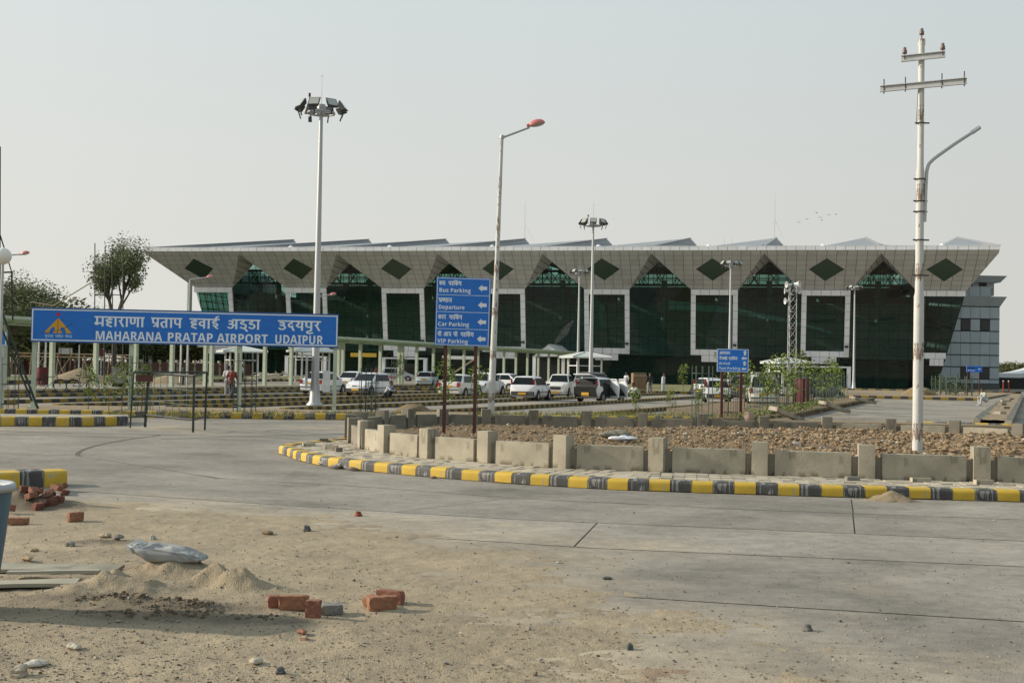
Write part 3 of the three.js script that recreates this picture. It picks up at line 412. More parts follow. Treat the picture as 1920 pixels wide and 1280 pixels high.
{ // dug earth inside the walls
  const inIsl = (x, z) => { let a = null; for (let i = 0; i < near.length - 1; i++) if (x <= near[i + 1].x || i === near.length - 2) { a = lerp(near[i].z, near[i + 1].z, (x - near[i].x) / (near[i + 1].x - near[i].x)); break; } const F = farW.slice(5); let b = F[0].z; for (let i = 0; i < F.length - 1; i++) if (x <= F[i + 1].x || i === F.length - 2) { b = lerp(F[i].z, F[i + 1].z, clamp((x - F[i].x) / (F[i + 1].x - F[i].x), -1, 1)); break; } if (x < -2) b = lerp(-30, b, clamp((x + 3.7) / 1.7, 0, 1)); return [a, b]; };
  const hgt = (x, z) => 0.17 + 0.16 * wn(x, z, 1.2, 4, 201) + 0.14 * (wn(x, z, 5, 4, 205) - 0.5) + 0.12 * sstep(1, 7, x);
  const g = sheet(0, 1, 0, 1, 220, 110, hgt, null, (i, j) => { const x = lerp(-3.2, 13.2, i), [a, b] = inIsl(x, 0); return [x, lerp(a - 0.12, b + 0.12, j)]; });
  struct('soil', g, M.soil);
  const clodCol = () => { const k = rr(0.7, 1.35), r = rnd(); return r < 0.8 ? rgb(0.285 * k, 0.20 * k, 0.115 * k) : r < 0.96 ? rgb(0.32 * k, 0.245 * k, 0.155 * k) : rgb(0.46 * k, 0.42 * k, 0.36 * k); };
  for (const s of [0, 1, 3]) tag(scatter('rubble', stoneGeo(s + 11, 0.8, 1), stoneMat, 3600, () => { const x = rr(-2.6, 13), [a, b] = inIsl(x, 0), t = rnd(), z = lerp(a - 0.2, b + 0.2, t); if (rnd() > clamp(0.25 + 0.12 * (x + 1), 0.2, 1)) return null; const r = 0.014 + 0.052 * Math.pow(rnd(), 2.3) * (x > 6 ? 1.35 : 1); return [x, hgt(x, z) + r * 0.3, z, r]; }, clodCol), 'broken brown earth clods and stones filling the bed between the low walls', 'rubble');
  const p = G(1148, 826, 0.3), o = solo('sack', (() => { const g = stoneGeo(23, 0.55, 3); g.scale(0.36, 0.30, 0.26); return g; })(), std(rgb(0.24, 0.22, 0.16), { map: T.mott }), 'olive cloth bundle dumped on the earth inside the island', 'bundle'); o.position.set(p.x, 0.42, p.z);
  const q = G(1167, 829, 0.3), o2 = solo('plastic_sheet', (() => { const g = stoneGeo(29, 0.4, 3); g.scale(0.32, 0.26, 0.2); return g; })(), std(rgb(0.62, 0.63, 0.66), { roughness: 0.4 }), 'crumpled white plastic beside the olive bundle', 'plastic'); o2.position.set(q.x, 0.38, q.z);
}
// loose bits on the island pavement and at its kerb
{
  const blk = (px, py, w, h, d, ry, mat, label, y = 0.14) => { const p = G(px, py, y), o = solo('loose_block', box(w, h, d, 0, h / 2, 0), mat, label, 'block'); o.position.set(p.x, y, p.z); o.rotation.y = ry; };
  blk(579, 836, 0.26, 0.07, 0.2, 0.3, M.cement, 'grey round-edged cement lump on the tip of the island paving'); blk(622, 843, 0.25, 0.09, 0.11, -0.2, M.cement, 'pale cement brick next to the lump on the island tip'); blk(635, 847, 0.14, 0.09, 0.11, 0.4, M.cementDark, 'dark half block beside the pale brick on the island tip');
  blk(607, 828, 0.2, 0.08, 0.16, 0.2, M.cementDark, 'dark chip at the back edge of the island tip');
  blk(1598, 901, 0.22, 0.07, 0.12, 0.1, M.greyBrick, 'grey block on the paving at the slab wall gap'); blk(1726, 903, 0.32, 0.07, 0.12, 0.05, M.cement, 'long pale block lying before the pole'); blk(1844, 908, 0.3, 0.08, 0.12, 0.1, M.cement, 'pinkish block lying before the last post');
  for (const [px, py, r, c, l] of [[612, 871, 0.11, [0.5, 0.46, 0.38], 'pale broken rubble lump against the island kerb'], [640, 876, 0.1, [0.34, 0.3, 0.25], 'grey rubble lump right of the pale one at the kerb'], [626, 878, 0.07, [0.28, 0.22, 0.17], 'small brown rubble piece at the kerb foot'], [660, 881, 0.07, [0.26, 0.2, 0.15], 'brown flat rubble piece at the kerb foot'], [812, 897, 0.05, [0.2, 0.13, 0.08], 'dark brown stone at the foot of a yellow kerb block']]) stoneAt(px, py, r * 1.35, c, l, 1, 0.8);
  const p = G(1672, 938), o = solo('sand_heap', (() => { const g = new THREE.CylinderGeometry(0.02, 0.42, 0.17, 40, 8), a = g.attributes.position; for (let i = 0; i < a.count; i++) { const n = tfbm(a.getX(i) * 0.4 + 0.5, a.getZ(i) * 0.4 + 0.5, 12, 3, 211) - 0.5; a.setXYZ(i, a.getX(i) * (1 + 0.5 * n), a.getY(i) + 0.05 * n, a.getZ(i) * (0.7 + 0.4 * n)); } g.computeVertexNormals(); return boxUV(g); })(), M.dirt, 'small heap of tan sand spilt against the painted island kerb', 'sand heap'); o.position.set(p.x, 0.07, p.z);
}
// kerbs beyond the road
const gl = (pts, y = 0) => pts.map((p) => G(p[0], p[1], y).setY(0));
kerbRow('kerb', gl([[1330, 792], [940, 788.5], [640, 786.5], [390, 783.5], [0, 778], [-200, 776]]), { h: 0.21, phase: 0, step: 0.36 });
kerbRow('kerb', gl([[240, 796.5], [148, 799], [0, 798], [-200, 797]]), { h: 0.26, step: 0.37, phase: 1 });
struct('verge', patch([...gl([[240, 795.5], [150, 797.5], [0, 796.5], [-200, 795.5], [-200, 788], [0, 789], [240, 790]]).map(xz)], 0.22, 0.2), M.kerbTop);
kerbRow('kerb', gl([[126, 911], [60, 914], [-60, 918]]), { h: 0.24, step: 0.34, d: 0.4, r: 0.055 });
struct('verge', patch(gl([[2000, 808], [1330, 791.5], [940, 788], [640, 786], [390, 783], [0, 777.5], [-300, 775], [-300, 760], [0, 764], [300, 768], [700, 776], [1100, 781], [1330, 783]]).map(xz), 0.13, 0.12), M.dirt);
{ // dry grass on the verge
  const blades = (n, place, c0, c1, h0, h1) => { const p = [], col = []; for (let i = 0; i < n; i++) { const q = place(); if (!q) continue; const a = rr(0, 6.28), h = rr(h0, h1), w = 0.012, dx = Math.cos(a) * w, dz = Math.sin(a) * w, lx = rr(-0.5, 0.5) * h, lz = rr(-0.5, 0.5) * h, t = rnd(); p.push(q[0] - dx, q[1], q[2] - dz, q[0] + dx, q[1], q[2] + dz, q[0] + lx, q[1] + h, q[2] + lz); for (let k = 0; k < 3; k++) col.push(lerp(c0[0], c1[0], t), lerp(c0[1], c1[1], t), lerp(c0[2], c1[2], t)); } const g = new THREE.BufferGeometry(); g.setAttribute('position', new THREE.Float32BufferAttribute(p, 3)); g.setAttribute('color', new THREE.Float32BufferAttribute(col, 3)); g.computeVertexNormals(); return g; };
  const va = (x0, x1, y0, y1) => () => { const px = rr(x0, x1), p = G(px, rr(y0, y1), 0.13); return wn(p.x, p.z, 1.2, 3, 221) > 0.42 ? [p.x, 0.12, p.z] : null; };
  const grassMat = std(rgb(1, 1, 1), { vertexColors: true, roughness: 1, side: THREE.DoubleSide });
  solo('grass', blades(5200, va(200, 780, 774, 781), [0.30, 0.24, 0.10], [0.12, 0.14, 0.04], 0.05, 0.2), grassMat, 'dry straw and green grass on the verge below the airport sign', 'grass', null, 'stuff');
  solo('grass', blades(5200, va(880, 1420, 776, 786), [0.22, 0.20, 0.06], [0.09, 0.13, 0.03], 0.05, 0.26), grassMat, 'dry yellow green grass on the verge behind the island wall', 'grass', null, 'stuff');
 
}

// ------------------------------------------------------------------ the terminal: local x along the front, y up, z towards the viewer
const TL = 0.188, HF = 14.2, HB = 4.5, AF = 8.39, AY = 18.98, TH = 0.2009;
const term = thing('airport_terminal', 'long glass airport terminal with pale flared eave, diamond windows and folded grey roof', 'airport terminal', V(-56.78, 0, -193.99), -TH);
const fz = (y) => y * TL;                                          // the leaning front
const onF = (u, y, o = 0) => V(u, y - o * 0.185, fz(y) + o * 0.983);
function clipHalf(p, a, b, c) { const o = []; for (let i = 0; i < p.length; i++) { const P = p[i], Q = p[(i + 1) % p.length], dp = a * P[0] + b * P[1] - c, dq = a * Q[0] + b * Q[1] - c; if (dp >= 0) o.push(P); if ((dp > 0 && dq < 0) || (dp < 0 && dq > 0)) { const t = dp / (dp - dq); o.push([lerp(P[0], Q[0], t), lerp(P[1], Q[1], t)]); } } return o; }
const area = (p) => { let s = 0; for (let i = 0; i < p.length; i++) { const a = p[i], b = p[(i + 1) % p.length]; s += a[0] * b[1] - b[0] * a[1]; } return Math.abs(s / 2); };
function edgesOf(poly) { let s = 0; for (let i = 0; i < poly.length; i++) { const a = poly[i], b = poly[(i + 1) % poly.length]; s += a[0] * b[1] - b[0] * a[1]; } const sg = s > 0 ? 1 : -1; return poly.map((a, i) => { const b = poly[(i + 1) % poly.length], nx = -(b[1] - a[1]) * sg, ny = (b[0] - a[0]) * sg; return [nx, ny, nx * a[0] + ny * a[1]]; }); }
const clipIn = (p, edges) => { for (const e of edges) { p = clipHalf(p, ...e); if (p.length < 3) return []; } return p; };
function clipOut(p, edges) { const out = []; let rest = p; for (const e of edges) { const o = clipHalf(rest, -e[0], -e[1], -e[2]); if (o.length > 2 && area(o) > 0.002) out.push(o); rest = clipHalf(rest, ...e); if (rest.length < 3) break; } return out; }
// thin raised plates: polygons in (u,s), a map to space and a thickness along a normal
function plates(polys, map, nrm, th) { const f = []; for (const p of polys) { let s = 0; for (let i = 0; i < p.length; i++) { const a = p[i], b = p[(i + 1) % p.length]; s += a[0] * b[1] - b[0] * a[1]; } if (s < 0) p = p.slice().reverse(); const top = p.map((q) => map(q[0], q[1]).add(nrm.clone().multiplyScalar(th))), bot = p.map((q) => map(q[0], q[1])); f.push(top); for (let i = 0; i < p.length; i++) { const k = (i + 1) % p.length; f.push([bot[i], bot[k], top[k], top[i]]); } } return tri(f); }
const SD = Math.hypot(AF - fz(HF), AY - HF), sv = V(0, (AY - HF) / SD, (AF - fz(HF)) / SD), sn = V(0, -sv.z, sv.y);   // up the soffit, and its outward side
const onS = (u, s, o = 0) => V(u, HF + sv.y * s, fz(HF) + sv.z * s).add(sn.clone().multiplyScalar(o));
const SE = SD + 0.62;                                              // soffit runs on to the eave edge
const UL = 0.17, UR = 127.46;
const grp = (name, parent, kind) => { const g = new THREE.Group(); g.name = name; parent.add(g); if (kind) g.userData.kind = kind; return g; };
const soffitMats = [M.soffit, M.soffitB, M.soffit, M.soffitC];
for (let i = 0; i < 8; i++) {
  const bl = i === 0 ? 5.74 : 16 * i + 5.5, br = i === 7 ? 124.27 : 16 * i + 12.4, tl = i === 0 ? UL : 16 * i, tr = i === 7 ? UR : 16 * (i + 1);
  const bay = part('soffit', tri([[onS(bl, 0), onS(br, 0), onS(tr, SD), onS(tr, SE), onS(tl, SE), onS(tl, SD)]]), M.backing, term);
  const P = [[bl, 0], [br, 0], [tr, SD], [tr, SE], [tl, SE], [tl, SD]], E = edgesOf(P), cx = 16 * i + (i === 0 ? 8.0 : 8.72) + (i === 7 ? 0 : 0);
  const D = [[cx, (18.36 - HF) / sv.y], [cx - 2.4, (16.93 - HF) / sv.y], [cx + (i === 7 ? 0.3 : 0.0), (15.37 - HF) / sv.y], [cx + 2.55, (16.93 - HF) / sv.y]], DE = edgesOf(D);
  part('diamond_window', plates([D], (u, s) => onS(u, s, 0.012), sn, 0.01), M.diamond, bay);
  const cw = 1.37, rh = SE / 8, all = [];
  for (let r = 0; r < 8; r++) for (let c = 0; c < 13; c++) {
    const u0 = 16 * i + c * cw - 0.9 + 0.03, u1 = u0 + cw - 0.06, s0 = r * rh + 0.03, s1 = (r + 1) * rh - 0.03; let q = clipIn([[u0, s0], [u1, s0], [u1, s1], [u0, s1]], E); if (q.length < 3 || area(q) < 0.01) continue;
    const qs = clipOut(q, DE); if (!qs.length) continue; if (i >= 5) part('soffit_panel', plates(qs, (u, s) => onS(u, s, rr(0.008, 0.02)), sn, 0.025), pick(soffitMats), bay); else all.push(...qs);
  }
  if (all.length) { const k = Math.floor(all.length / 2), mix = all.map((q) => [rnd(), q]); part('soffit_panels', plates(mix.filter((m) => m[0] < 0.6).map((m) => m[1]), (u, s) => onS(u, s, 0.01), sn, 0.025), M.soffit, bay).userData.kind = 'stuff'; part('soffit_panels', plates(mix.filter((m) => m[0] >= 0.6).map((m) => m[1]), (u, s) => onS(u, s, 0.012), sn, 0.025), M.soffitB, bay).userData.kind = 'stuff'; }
}
// the gable vaults that cut into the soffit
for (let i = 1; i < 8; i++) {
  const A = onS(16 * i, SD), Bl = onF(16 * i - 3.6, HF), Br = onF(16 * i + 5.5, HF), P = onF(16 * i + 0.85, 18.35);
  const face = (B, sgn) => {
    const g = part('vault_face', tri([[A, B, P]].map((f) => f.map((v) => v.clone().add(V(-0.05 * sgn, 0.05, 0))))), M.backing, term), ls = [];
    const n = B.clone().sub(A).cross(P.clone().sub(A)).normalize(); if (n.y > 0) n.negate();
    for (let a = 0; a < 7; a++) for (let b = 0; b < 6; b++) { const q = (s, t) => { const e0 = A.clone().lerp(P, s), e1 = A.clone().lerp(P, s).lerp(B, t); return e1; }; const s0 = a / 7 + 0.008, s1 = (a + 1) / 7 - 0.008, t0 = b / 6 + 0.008, t1 = (b + 1) / 6 - 0.008; const pts = [q(s0, t0), q(s1, t0), q(s1, t1), q(s0, t1)].map((v) => v.addScaledVector(n, 0.02)); ls.push(pts); }
    const m = part('vault_panels', tri(ls), M.soffitB, g); m.userData.kind = 'stuff';
  };
  face(Bl, 1); face(Br, -1);
}
// fascia along the eave, of short plates
{
  const e = onS(0, SE), y0 = e.y, z0 = e.z, f = part('fascia', tri([[V(UL, y0, z0), V(UR, y0, z0), V(UR, y0 + 0.5, z0 + 0.02), V(UL, y0 + 0.5, z0 + 0.02)], [V(UL, y0 + 0.5, z0), V(UR, y0 + 0.5, z0), V(UR, y0 + 0.52, z0 - 2.5), V(UL, y0 + 0.52, z0 - 2.5)], [V(UL, y0 + 0.5, z0), V(UL, y0, z0), V(UL - 1, y0, z0 - 49), V(UL - 1, y0 + 0.5, z0 - 49)], [V(UR, y0, z0), V(UR, y0 + 0.5, z0), V(121, y0 + 0.5, z0 - 49), V(121, y0, z0 - 49)]]), M.backing, term);
  const n = 94, w = (UR - UL) / n; for (let k = 0; k < n; k++) part('fascia_plate', box(w - 0.05, 0.56, 0.08, UL + w * (k + 0.5), y0 + 0.255, z0 + 0.05 + rr(-0.01, 0.01), 0, rr(-0.012, 0.012)), pick([M.panel, M.panelB, M.panelC]), f);
  part('coping', box(UR - UL + 0.1, 0.06, 1.6, (UL + UR) / 2, y0 + 0.57, z0 - 0.7), M.panel, f);
}
// white frames round the bay windows
const framePart = (root, u0, u1, y0, y1) => part('frame_panel', plates([[[u0 + 0.025, y0 + 0.025], [u1 - 0.025, y0 + 0.025], [u1 - 0.025, y1 - 0.025], [u0 + 0.025, y1 - 0.025]]], (u, y) => onF(u, y, 0.04), V(0, -0.185, 0.983), 0.3 + rr(-0.012, 0.012)), pick([M.panel, M.panelB, M.panelC]), root);
const edgeR = (y) => 124.27 - (14.2 - y) * 0.252, edgeL = (y) => 5.74 + (14.2 - y) * 0.235;
for (let i = 0; i < 8; i++) {
  const a = i === 0 ? 5.74 : 16 * i + 5.5, b = i === 7 ? 124.27 : 16 * i + 12.4, bb = i === 7 ? edgeR(4.5) : b, root = part('window_frame', plates([[[i ? a : edgeL(HF), 13.35], [b - (i === 7 ? 0.2 : 0), 13.35], [b, HF], [a, HF]]], (u, y) => onF(u, y, 0.0), V(0, -0.185, 0.983), 0.1), M.backing, term);
  const n = 5, w = (b - a) / n; for (let k = 0; k < n; k++) framePart(root, a + w * k, a + w * (k + 1) - (i === 7 && k === n - 1 ? 0.12 : 0), 13.38, HF);
  const rows = 7, h = (13.38 - 5.35) / rows; for (let k = 0; k < rows; k++) { const y = 5.35 + h * k; if (i > 0) framePart(root, a, a + 0.75, y, y + h); if (i < 7) framePart(root, b - 0.75, b, y, y + h); }
  const n2 = i === 7 ? 3 : 5, w2 = (bb - a) / n2; for (let k = 0; k < n2; k++) framePart(root, a + w2 * k, a + w2 * (k + 1), HB, 5.35);
  const ta = i === 7 ? 119.6 : a + 1.6, tb = i === 7 ? edgeR(3.6) - 0.05 : b - 1.75; for (let k = 0; k < 3; k++) framePart(root, lerp(ta, tb, k / 3), lerp(ta, tb, (k + 1) / 3), 3.5, HB);
  if (i < 7) { part('camera_box', box(0.5, 0.35, 0.35, b - 0.4, 6.0, fz(6) + 0.55), M.darkMetal, root); if (i > 2) part('speaker', new THREE.CylinderGeometry(0.22, 0.16, 0.3, 12).rotateX(H).translate(b - 0.38, 5.0, fz(5) + 0.55), M.white, root); }
}
// glass and mullions
{
  const pw = 1.372, ph = 1.19, fn = V(0, -0.185, 0.983);
  const region = (poly, u0, name, single, mat, parent) => {
    const E = edgesOf(poly), us = poly.map((p) => p[0]), ys = poly.map((p) => p[1]), list = [], mul = []; const ua = Math.min(...us), ub = Math.max(...us), ya = Math.min(...ys), yb = Math.max(...ys);
    for (let c = Math.floor((ua - u0) / pw); u0 + c * pw < ub; c++) for (let r = Math.floor(ya / ph); r * ph < yb; r++) { const q = clipIn([[u0 + c * pw + 0.028, r * ph + 0.028], [u0 + (c + 1) * pw - 0.028, r * ph + 0.028], [u0 + (c + 1) * pw - 0.028, (r + 1) * ph - 0.028], [u0 + c * pw + 0.028, (r + 1) * ph - 0.028]], E); if (q.length < 3 || area(q) < 0.01) continue; list.push(q); }
    for (let c = Math.ceil((ua - u0) / pw); u0 + c * pw < ub; c++) { const x = u0 + c * pw, q = clipIn([[x - 0.035, ya], [x + 0.035, ya], [x + 0.035, yb], [x - 0.035, yb]], E); if (q.length > 2) mul.push(q); }
    for (let r = Math.ceil(ya / ph); r * ph < yb; r++) { const y = r * ph, q = clipIn([[ua, y - 0.035], [ub, y - 0.035], [ub, y + 0.035], [ua, y + 0.035]], E); if (q.length > 2) mul.push(q); }
    const root = part(name, plates(mul, (u, y) => onF(u, y, -0.16), fn, 0.10), M.mullion, parent);
    const flat = (q) => { const t = rr(-0.009, 0.009), t2 = rr(-0.009, 0.009), cu = q[0][0], cy = q[0][1]; return tri([q.map((p) => onF(p[0], p[1], -0.03 + t * (p[0] - cu) + t2 * (p[1] - cy)))]); };
    if (single) for (const q of list) part('glass_pane', flat(q), pick([M.glass, M.glass, M.glassB, M.glassC, M.glassD]), root); else part('glass_panes', merge(list.map(flat)), M.glass, root).userData.kind = 'stuff';
  };
  for (let i = 0; i < 8; i++) {
    const a = i === 0 ? 5.74 : 16 * i + 5.5, b = i === 7 ? 124.27 : 16 * i + 12.4;
    region(i === 0 ? [[edgeL(5.35), 5.35], [b - 0.75, 5.35], [b - 0.75, 13.38], [edgeL(13.38), 13.38]] : i === 7 ? [[a + 0.75, 5.35], [edgeR(5.35), 5.35], [edgeR(13.38), 13.38], [a + 0.75, 13.38]] : [[a + 0.75, 5.35], [b - 0.75, 5.35], [b - 0.75, 13.38], [a + 0.75, 13.38]], a + 0.75, 'bay_window', i >= 6, M.glass, term);
    if (i > 0) { const l = 16 * i - 3.6, r = 16 * i + 5.5; region([[l, 0.02], [r, 0.02], [r, HF], [16 * i + 0.85, 18.3], [l, HF]], l, 'gable_window', i >= 6, M.glass, term); }
    const la = i === 0 ? edgeL(0) : a, lb = i === 7 ? edgeR(0) : b; region([[la, 0.02], [lb, 0.02], [i === 7 ? edgeR(HB) : lb, HB], [i === 0 ? edgeL(HB) : la, HB]], a, 'ground_floor_window', false, M.glass, term);
  }
}
// inside, sides, back
{
  const B = -40, sideR = [V(edgeR(0), 0, 0), V(edgeR(HF), HF, fz(HF)), V(119, HF, B), V(116, 0, B)], sideL = [V(edgeL(0), 0, 0), V(edgeL(HF), HF, fz(HF)), V(edgeL(HF), HF, B), V(edgeL(0), 0, B)];
  part('side_wall', tri([sideR]), M.inside, term); 
  part('added_partition', merge([box(112, 8.4, 0.3, 63, 8.8, -11), box(0.3, 12, 38, 13.4, 8, -21)]), M.partition, term); part('floor_slab', merge([box(112, 0.35, 39, 65, 4.45, -20.2)]), M.inside, term); part('back_wall', tri([[V(6, 0, B), V(119, 0, B), V(119, 17.6, B), V(6, 17.6, B)], ...Array.from({ length: 8 }, (_, i) => [V(Math.max(2, 16 * i - 5.6), 19.9, B), V(Math.min(120, 16 * i + 8.6), 19.9, B), V(Math.min(120, 16 * i + 8.6), 20.7, B), V(16 * i + 2.6, 26.1, B), V(Math.max(2, 16 * i - 5.6), 20.7, B)])]), M.inside, term);  // partition walls added to brighten the glass and block light from the end
  part('rear_glazing', tri([[V(6, 17.6, B + 0.1), V(119, 17.6, B + 0.1), V(119, 19.9, B + 0.1), V(6, 19.9, B + 0.1)]]), M.rearGlass, term); part('lower_wall', tri([[V(10, 0, -9), V(118, 0, -9), V(118, 4.3, -9), V(10, 4.3, -9)], [V(10, 0.02, -9), V(121, 0.02, -9), V(121, 0.02, 0), V(10, 0.02, 0)]]), M.partition, term);
  // left end: glass with fins, light comes through
  const g = [], m = []; for (let k = 0; k < 20; k++) { const z0 = lerp(fz(8), B, k / 20), z1 = lerp(fz(8), B, (k + 1) / 20); const q = (y, z) => V(edgeL(y) + 0.02, y, z); if (k < 5) g.push([q(8, z0 - 0.1), q(8, z1 + 0.1), q(HF, z1 + 0.1), q(HF, z0 - 0.1)]); m.push(beam(q(0, z0), q(HF, z0), 0.12, 0.12)); } for (let y = 1.2; y < HF; y += 1.2) m.push(beam(V(edgeL(y), y, fz(8)), V(edgeL(y), y, B), 0.12, 0.12));
  part('side_wall', tri([[V(edgeL(0), 0, 0), V(edgeL(8), 8, fz(8)), V(edgeL(8), 8, B), V(edgeL(0), 0, B)], [V(edgeL(8), 8, -9.4), V(edgeL(HF), HF, -9.4), V(edgeL(HF), HF, B), V(edgeL(8), 8, B)]]), M.inside, term); const e = part('end_glazing', merge(m), M.mullion, term); part('glass_panes', tri(g), M.glass, e).userData.kind = 'stuff';
  // roof trusses seen through the gables
  const tr = []; for (const z of [-9, -17]) { tr.push(beam(V(7, 15.3 - z * 0.05, z), V(119, 15.3 - z * 0.05, z), 0.22, 0.22), beam(V(5, 17.4 - z * 0.06, z), V(119, 17.4 - z * 0.06, z), 0.22, 0.22), beam(V(6, 16.3 - z * 0.055, z), V(119, 16.3 - z * 0.055, z), 0.1, 0.1)); for (let u = 7; u < 118; u += 1.5) tr.push(beam(V(u, 15.3 - z * 0.05, z), V(u + (Math.round(u / 1.5) % 2 ? 1.5 : -1.5), 17.4 - z * 0.06, z), 0.12, 0.12), beam(V(u, 15.3 - z * 0.05, z), V(u, 17.4 - z * 0.06, z), 0.1, 0.1)); }
  part('roof_truss', merge(tr), M.truss, term);
  const col = []; for (let i = 0; i < 8; i++) { col.push(new THREE.CylinderGeometry(0.45, 0.45, 16, 14).translate(16 * i + 1, 8, -5), new THREE.CylinderGeometry(0.45, 0.45, 16, 14).translate(16 * i + 9, 8, -16)); } part('column', merge(col), std(rgb(0.35, 0.4, 0.38)), term);
  // pale curved strip added behind the glass to imitate teal reflections
  const reflStrip = []; for (let k = 0; k < 26; k++) { const t = k / 26, t1 = (k + 1) / 26, q = (t, o) => V(lerp(82, 106, t), 11.4 - 3.4 * t * t + o, -1.2 - 2 * Math.sin(t * 3)); reflStrip.push([q(t, 0), q(t1, 0), q(t1, 1.3 - t1), q(t, 1.3 - t)]); } part('reflection_strip', tri(reflStrip), std(rgb(0.72, 0.8, 0.86), { side: THREE.DoubleSide }), term);
}
// folded roof
{
  const y0 = onS(0, SE).y + 0.5, z0 = AF + 0.2, zb = -46, f = [];
  for (let i = 0; i <= 8; i++) {
    const a = V(clamp(16 * i, UL, UR), y0 + 0.05, z0), p = V(16 * i + 2.8, 27.3, zb), vl = V(clamp(16 * i - 8, UL, UR), y0 + 0.03, z0), vr = V(clamp(16 * i + 8, UL, UR), y0 + 0.03, z0), bl = V(clamp(16 * i - 5.2, UL + 2, 133), i === 8 ? 23.6 : 21, zb), br = i === 8 ? V(132.2, 23.9, zb) : V(Math.min(16 * i + 8.5, 119), 21, zb);
    const root = part('roof_fold', tri([[vl, a, p, bl], [a, vr, br, p]]), M.roof, term), seams = [];
    for (let k = 1; k < 16; k++) { const t = k / 16; for (const [s0, s1, e0, e1] of [[vl, a, bl, p], [a, vr, p, br]]) seams.push(beam(s0.clone().lerp(s1, t).add(V(0, 0.05, 0)), e0.clone().lerp(e1, t).add(V(0, 0.05, 0)), 0.05, 0.1)); }
    part('standing_seams', merge(seams), M.roof, root); part('ridge_cap', beam(a.clone().add(V(0, 0.05, 0)), p.clone().add(V(0, 0.05, 0)), 0.35, 0.12), M.roof, root);
    if (i > 0 && i < 8) part('roof_vent', new THREE.ConeGeometry(0.7, 0.5, 8).translate(16 * i + 8.2 - 8, 0, 0).translate(8, y0 + 0.3, z0 - 1), M.panel, root);
  }
  const mast = (u, y, h, r) => { const g = part('roof_mast', merge([bar(V(u, y, zb + 1), V(u, y + h, zb + 1), r, r * 0.5, 6), bar(V(u, y + h * 0.45, zb + 1), V(u + 1.6, y, zb + 1), 0.015, 0.015, 4), bar(V(u, y + h, zb + 1), V(u, y + h + 0.4, zb + 1), 0.015)]), M.galv, term); };
  mast(50.9, 27, 7.2, 0.055); mast(98.4, 27, 8.2, 0.06); mast(89.2, 24.5, 2.4, 0.05); mast(90.6, 24.5, 2.8, 0.05);
}
// soffits along the two ends
part('end_soffit', tri([[onS(124.27, 0), onS(UR, SE), V(121, 19.9, -40), V(119, HF, -40)], [onS(5.74, 0), onS(UL, SE), V(UL - 1, 19.9, -40), V(5.7, HF, -40)]]), M.soffit, term);
// doorway portals, entrance gable, hanging boards
{
  const portal = (u0, u1, y1) => { const r = part('portal', merge([box(u1 - u0, 0.22, 0.6, (u0 + u1) / 2, y1, 2.2), box(0.55, y1, 0.6, u1 - 0.3, y1 / 2, 2.2), box(0.55, y1, 0.6, u0 + 0.3, y1 / 2, 2.2)]), M.panel, term); part('door', box(3, 2.4, 0.08, (u0 + u1) / 2 + 1, 1.2, 1.9), M.glassB, r); };
  portal(96.5, 108.6, 3.0); portal(21.5, 28.5, 3.2); portal(37.6, 45.0, 3.2);
  const UG = 66, gm = std(rgb(0.70, 0.70, 0.715), { map: T.panel, roughness: 0.5, side: THREE.DoubleSide }), gb = part('entrance_gable', merge([(() => { const g = extrude([[UG - 2.25, 3.75], [UG, 5.45], [UG + 2.25, 3.75]], 0.4, 0.02); g.translate(0, 0, 12.8); return g; })(), tri([[V(UG - 2.4, 3.7, 13.3), V(UG, 5.55, 13.3), V(UG, 5.55, 1), V(UG - 2.4, 3.7, 1)], [V(UG + 2.4, 3.7, 13.3), V(UG, 5.55, 13.3), V(UG, 5.55, 1), V(UG + 2.4, 3.7, 1)]])]), gm, term);
  for (const u of [-2.1, 2.1]) part('porch_column', box(0.45, 3.75, 0.5, UG + u, 1.87, 12.8), M.panel, gb);
  part('porch_glazing', box(4, 3.4, 0.1, UG, 1.7, 10.5), M.mullion, gb);
  part('yellow_board', box(4.2, 0.62, 0.15, 35.5, 3.6, 5), std(rgb(0.5, 0.33, 0.04)), term); part('white_board', box(5.2, 0.5, 0.15, 51.5, 3.4, 8), M.white, term);
  part('stair_beam', beam(V(49, 0.3, 6), V(54, 3.6, 6), 0.25, 0.4), M.wood, term);
}

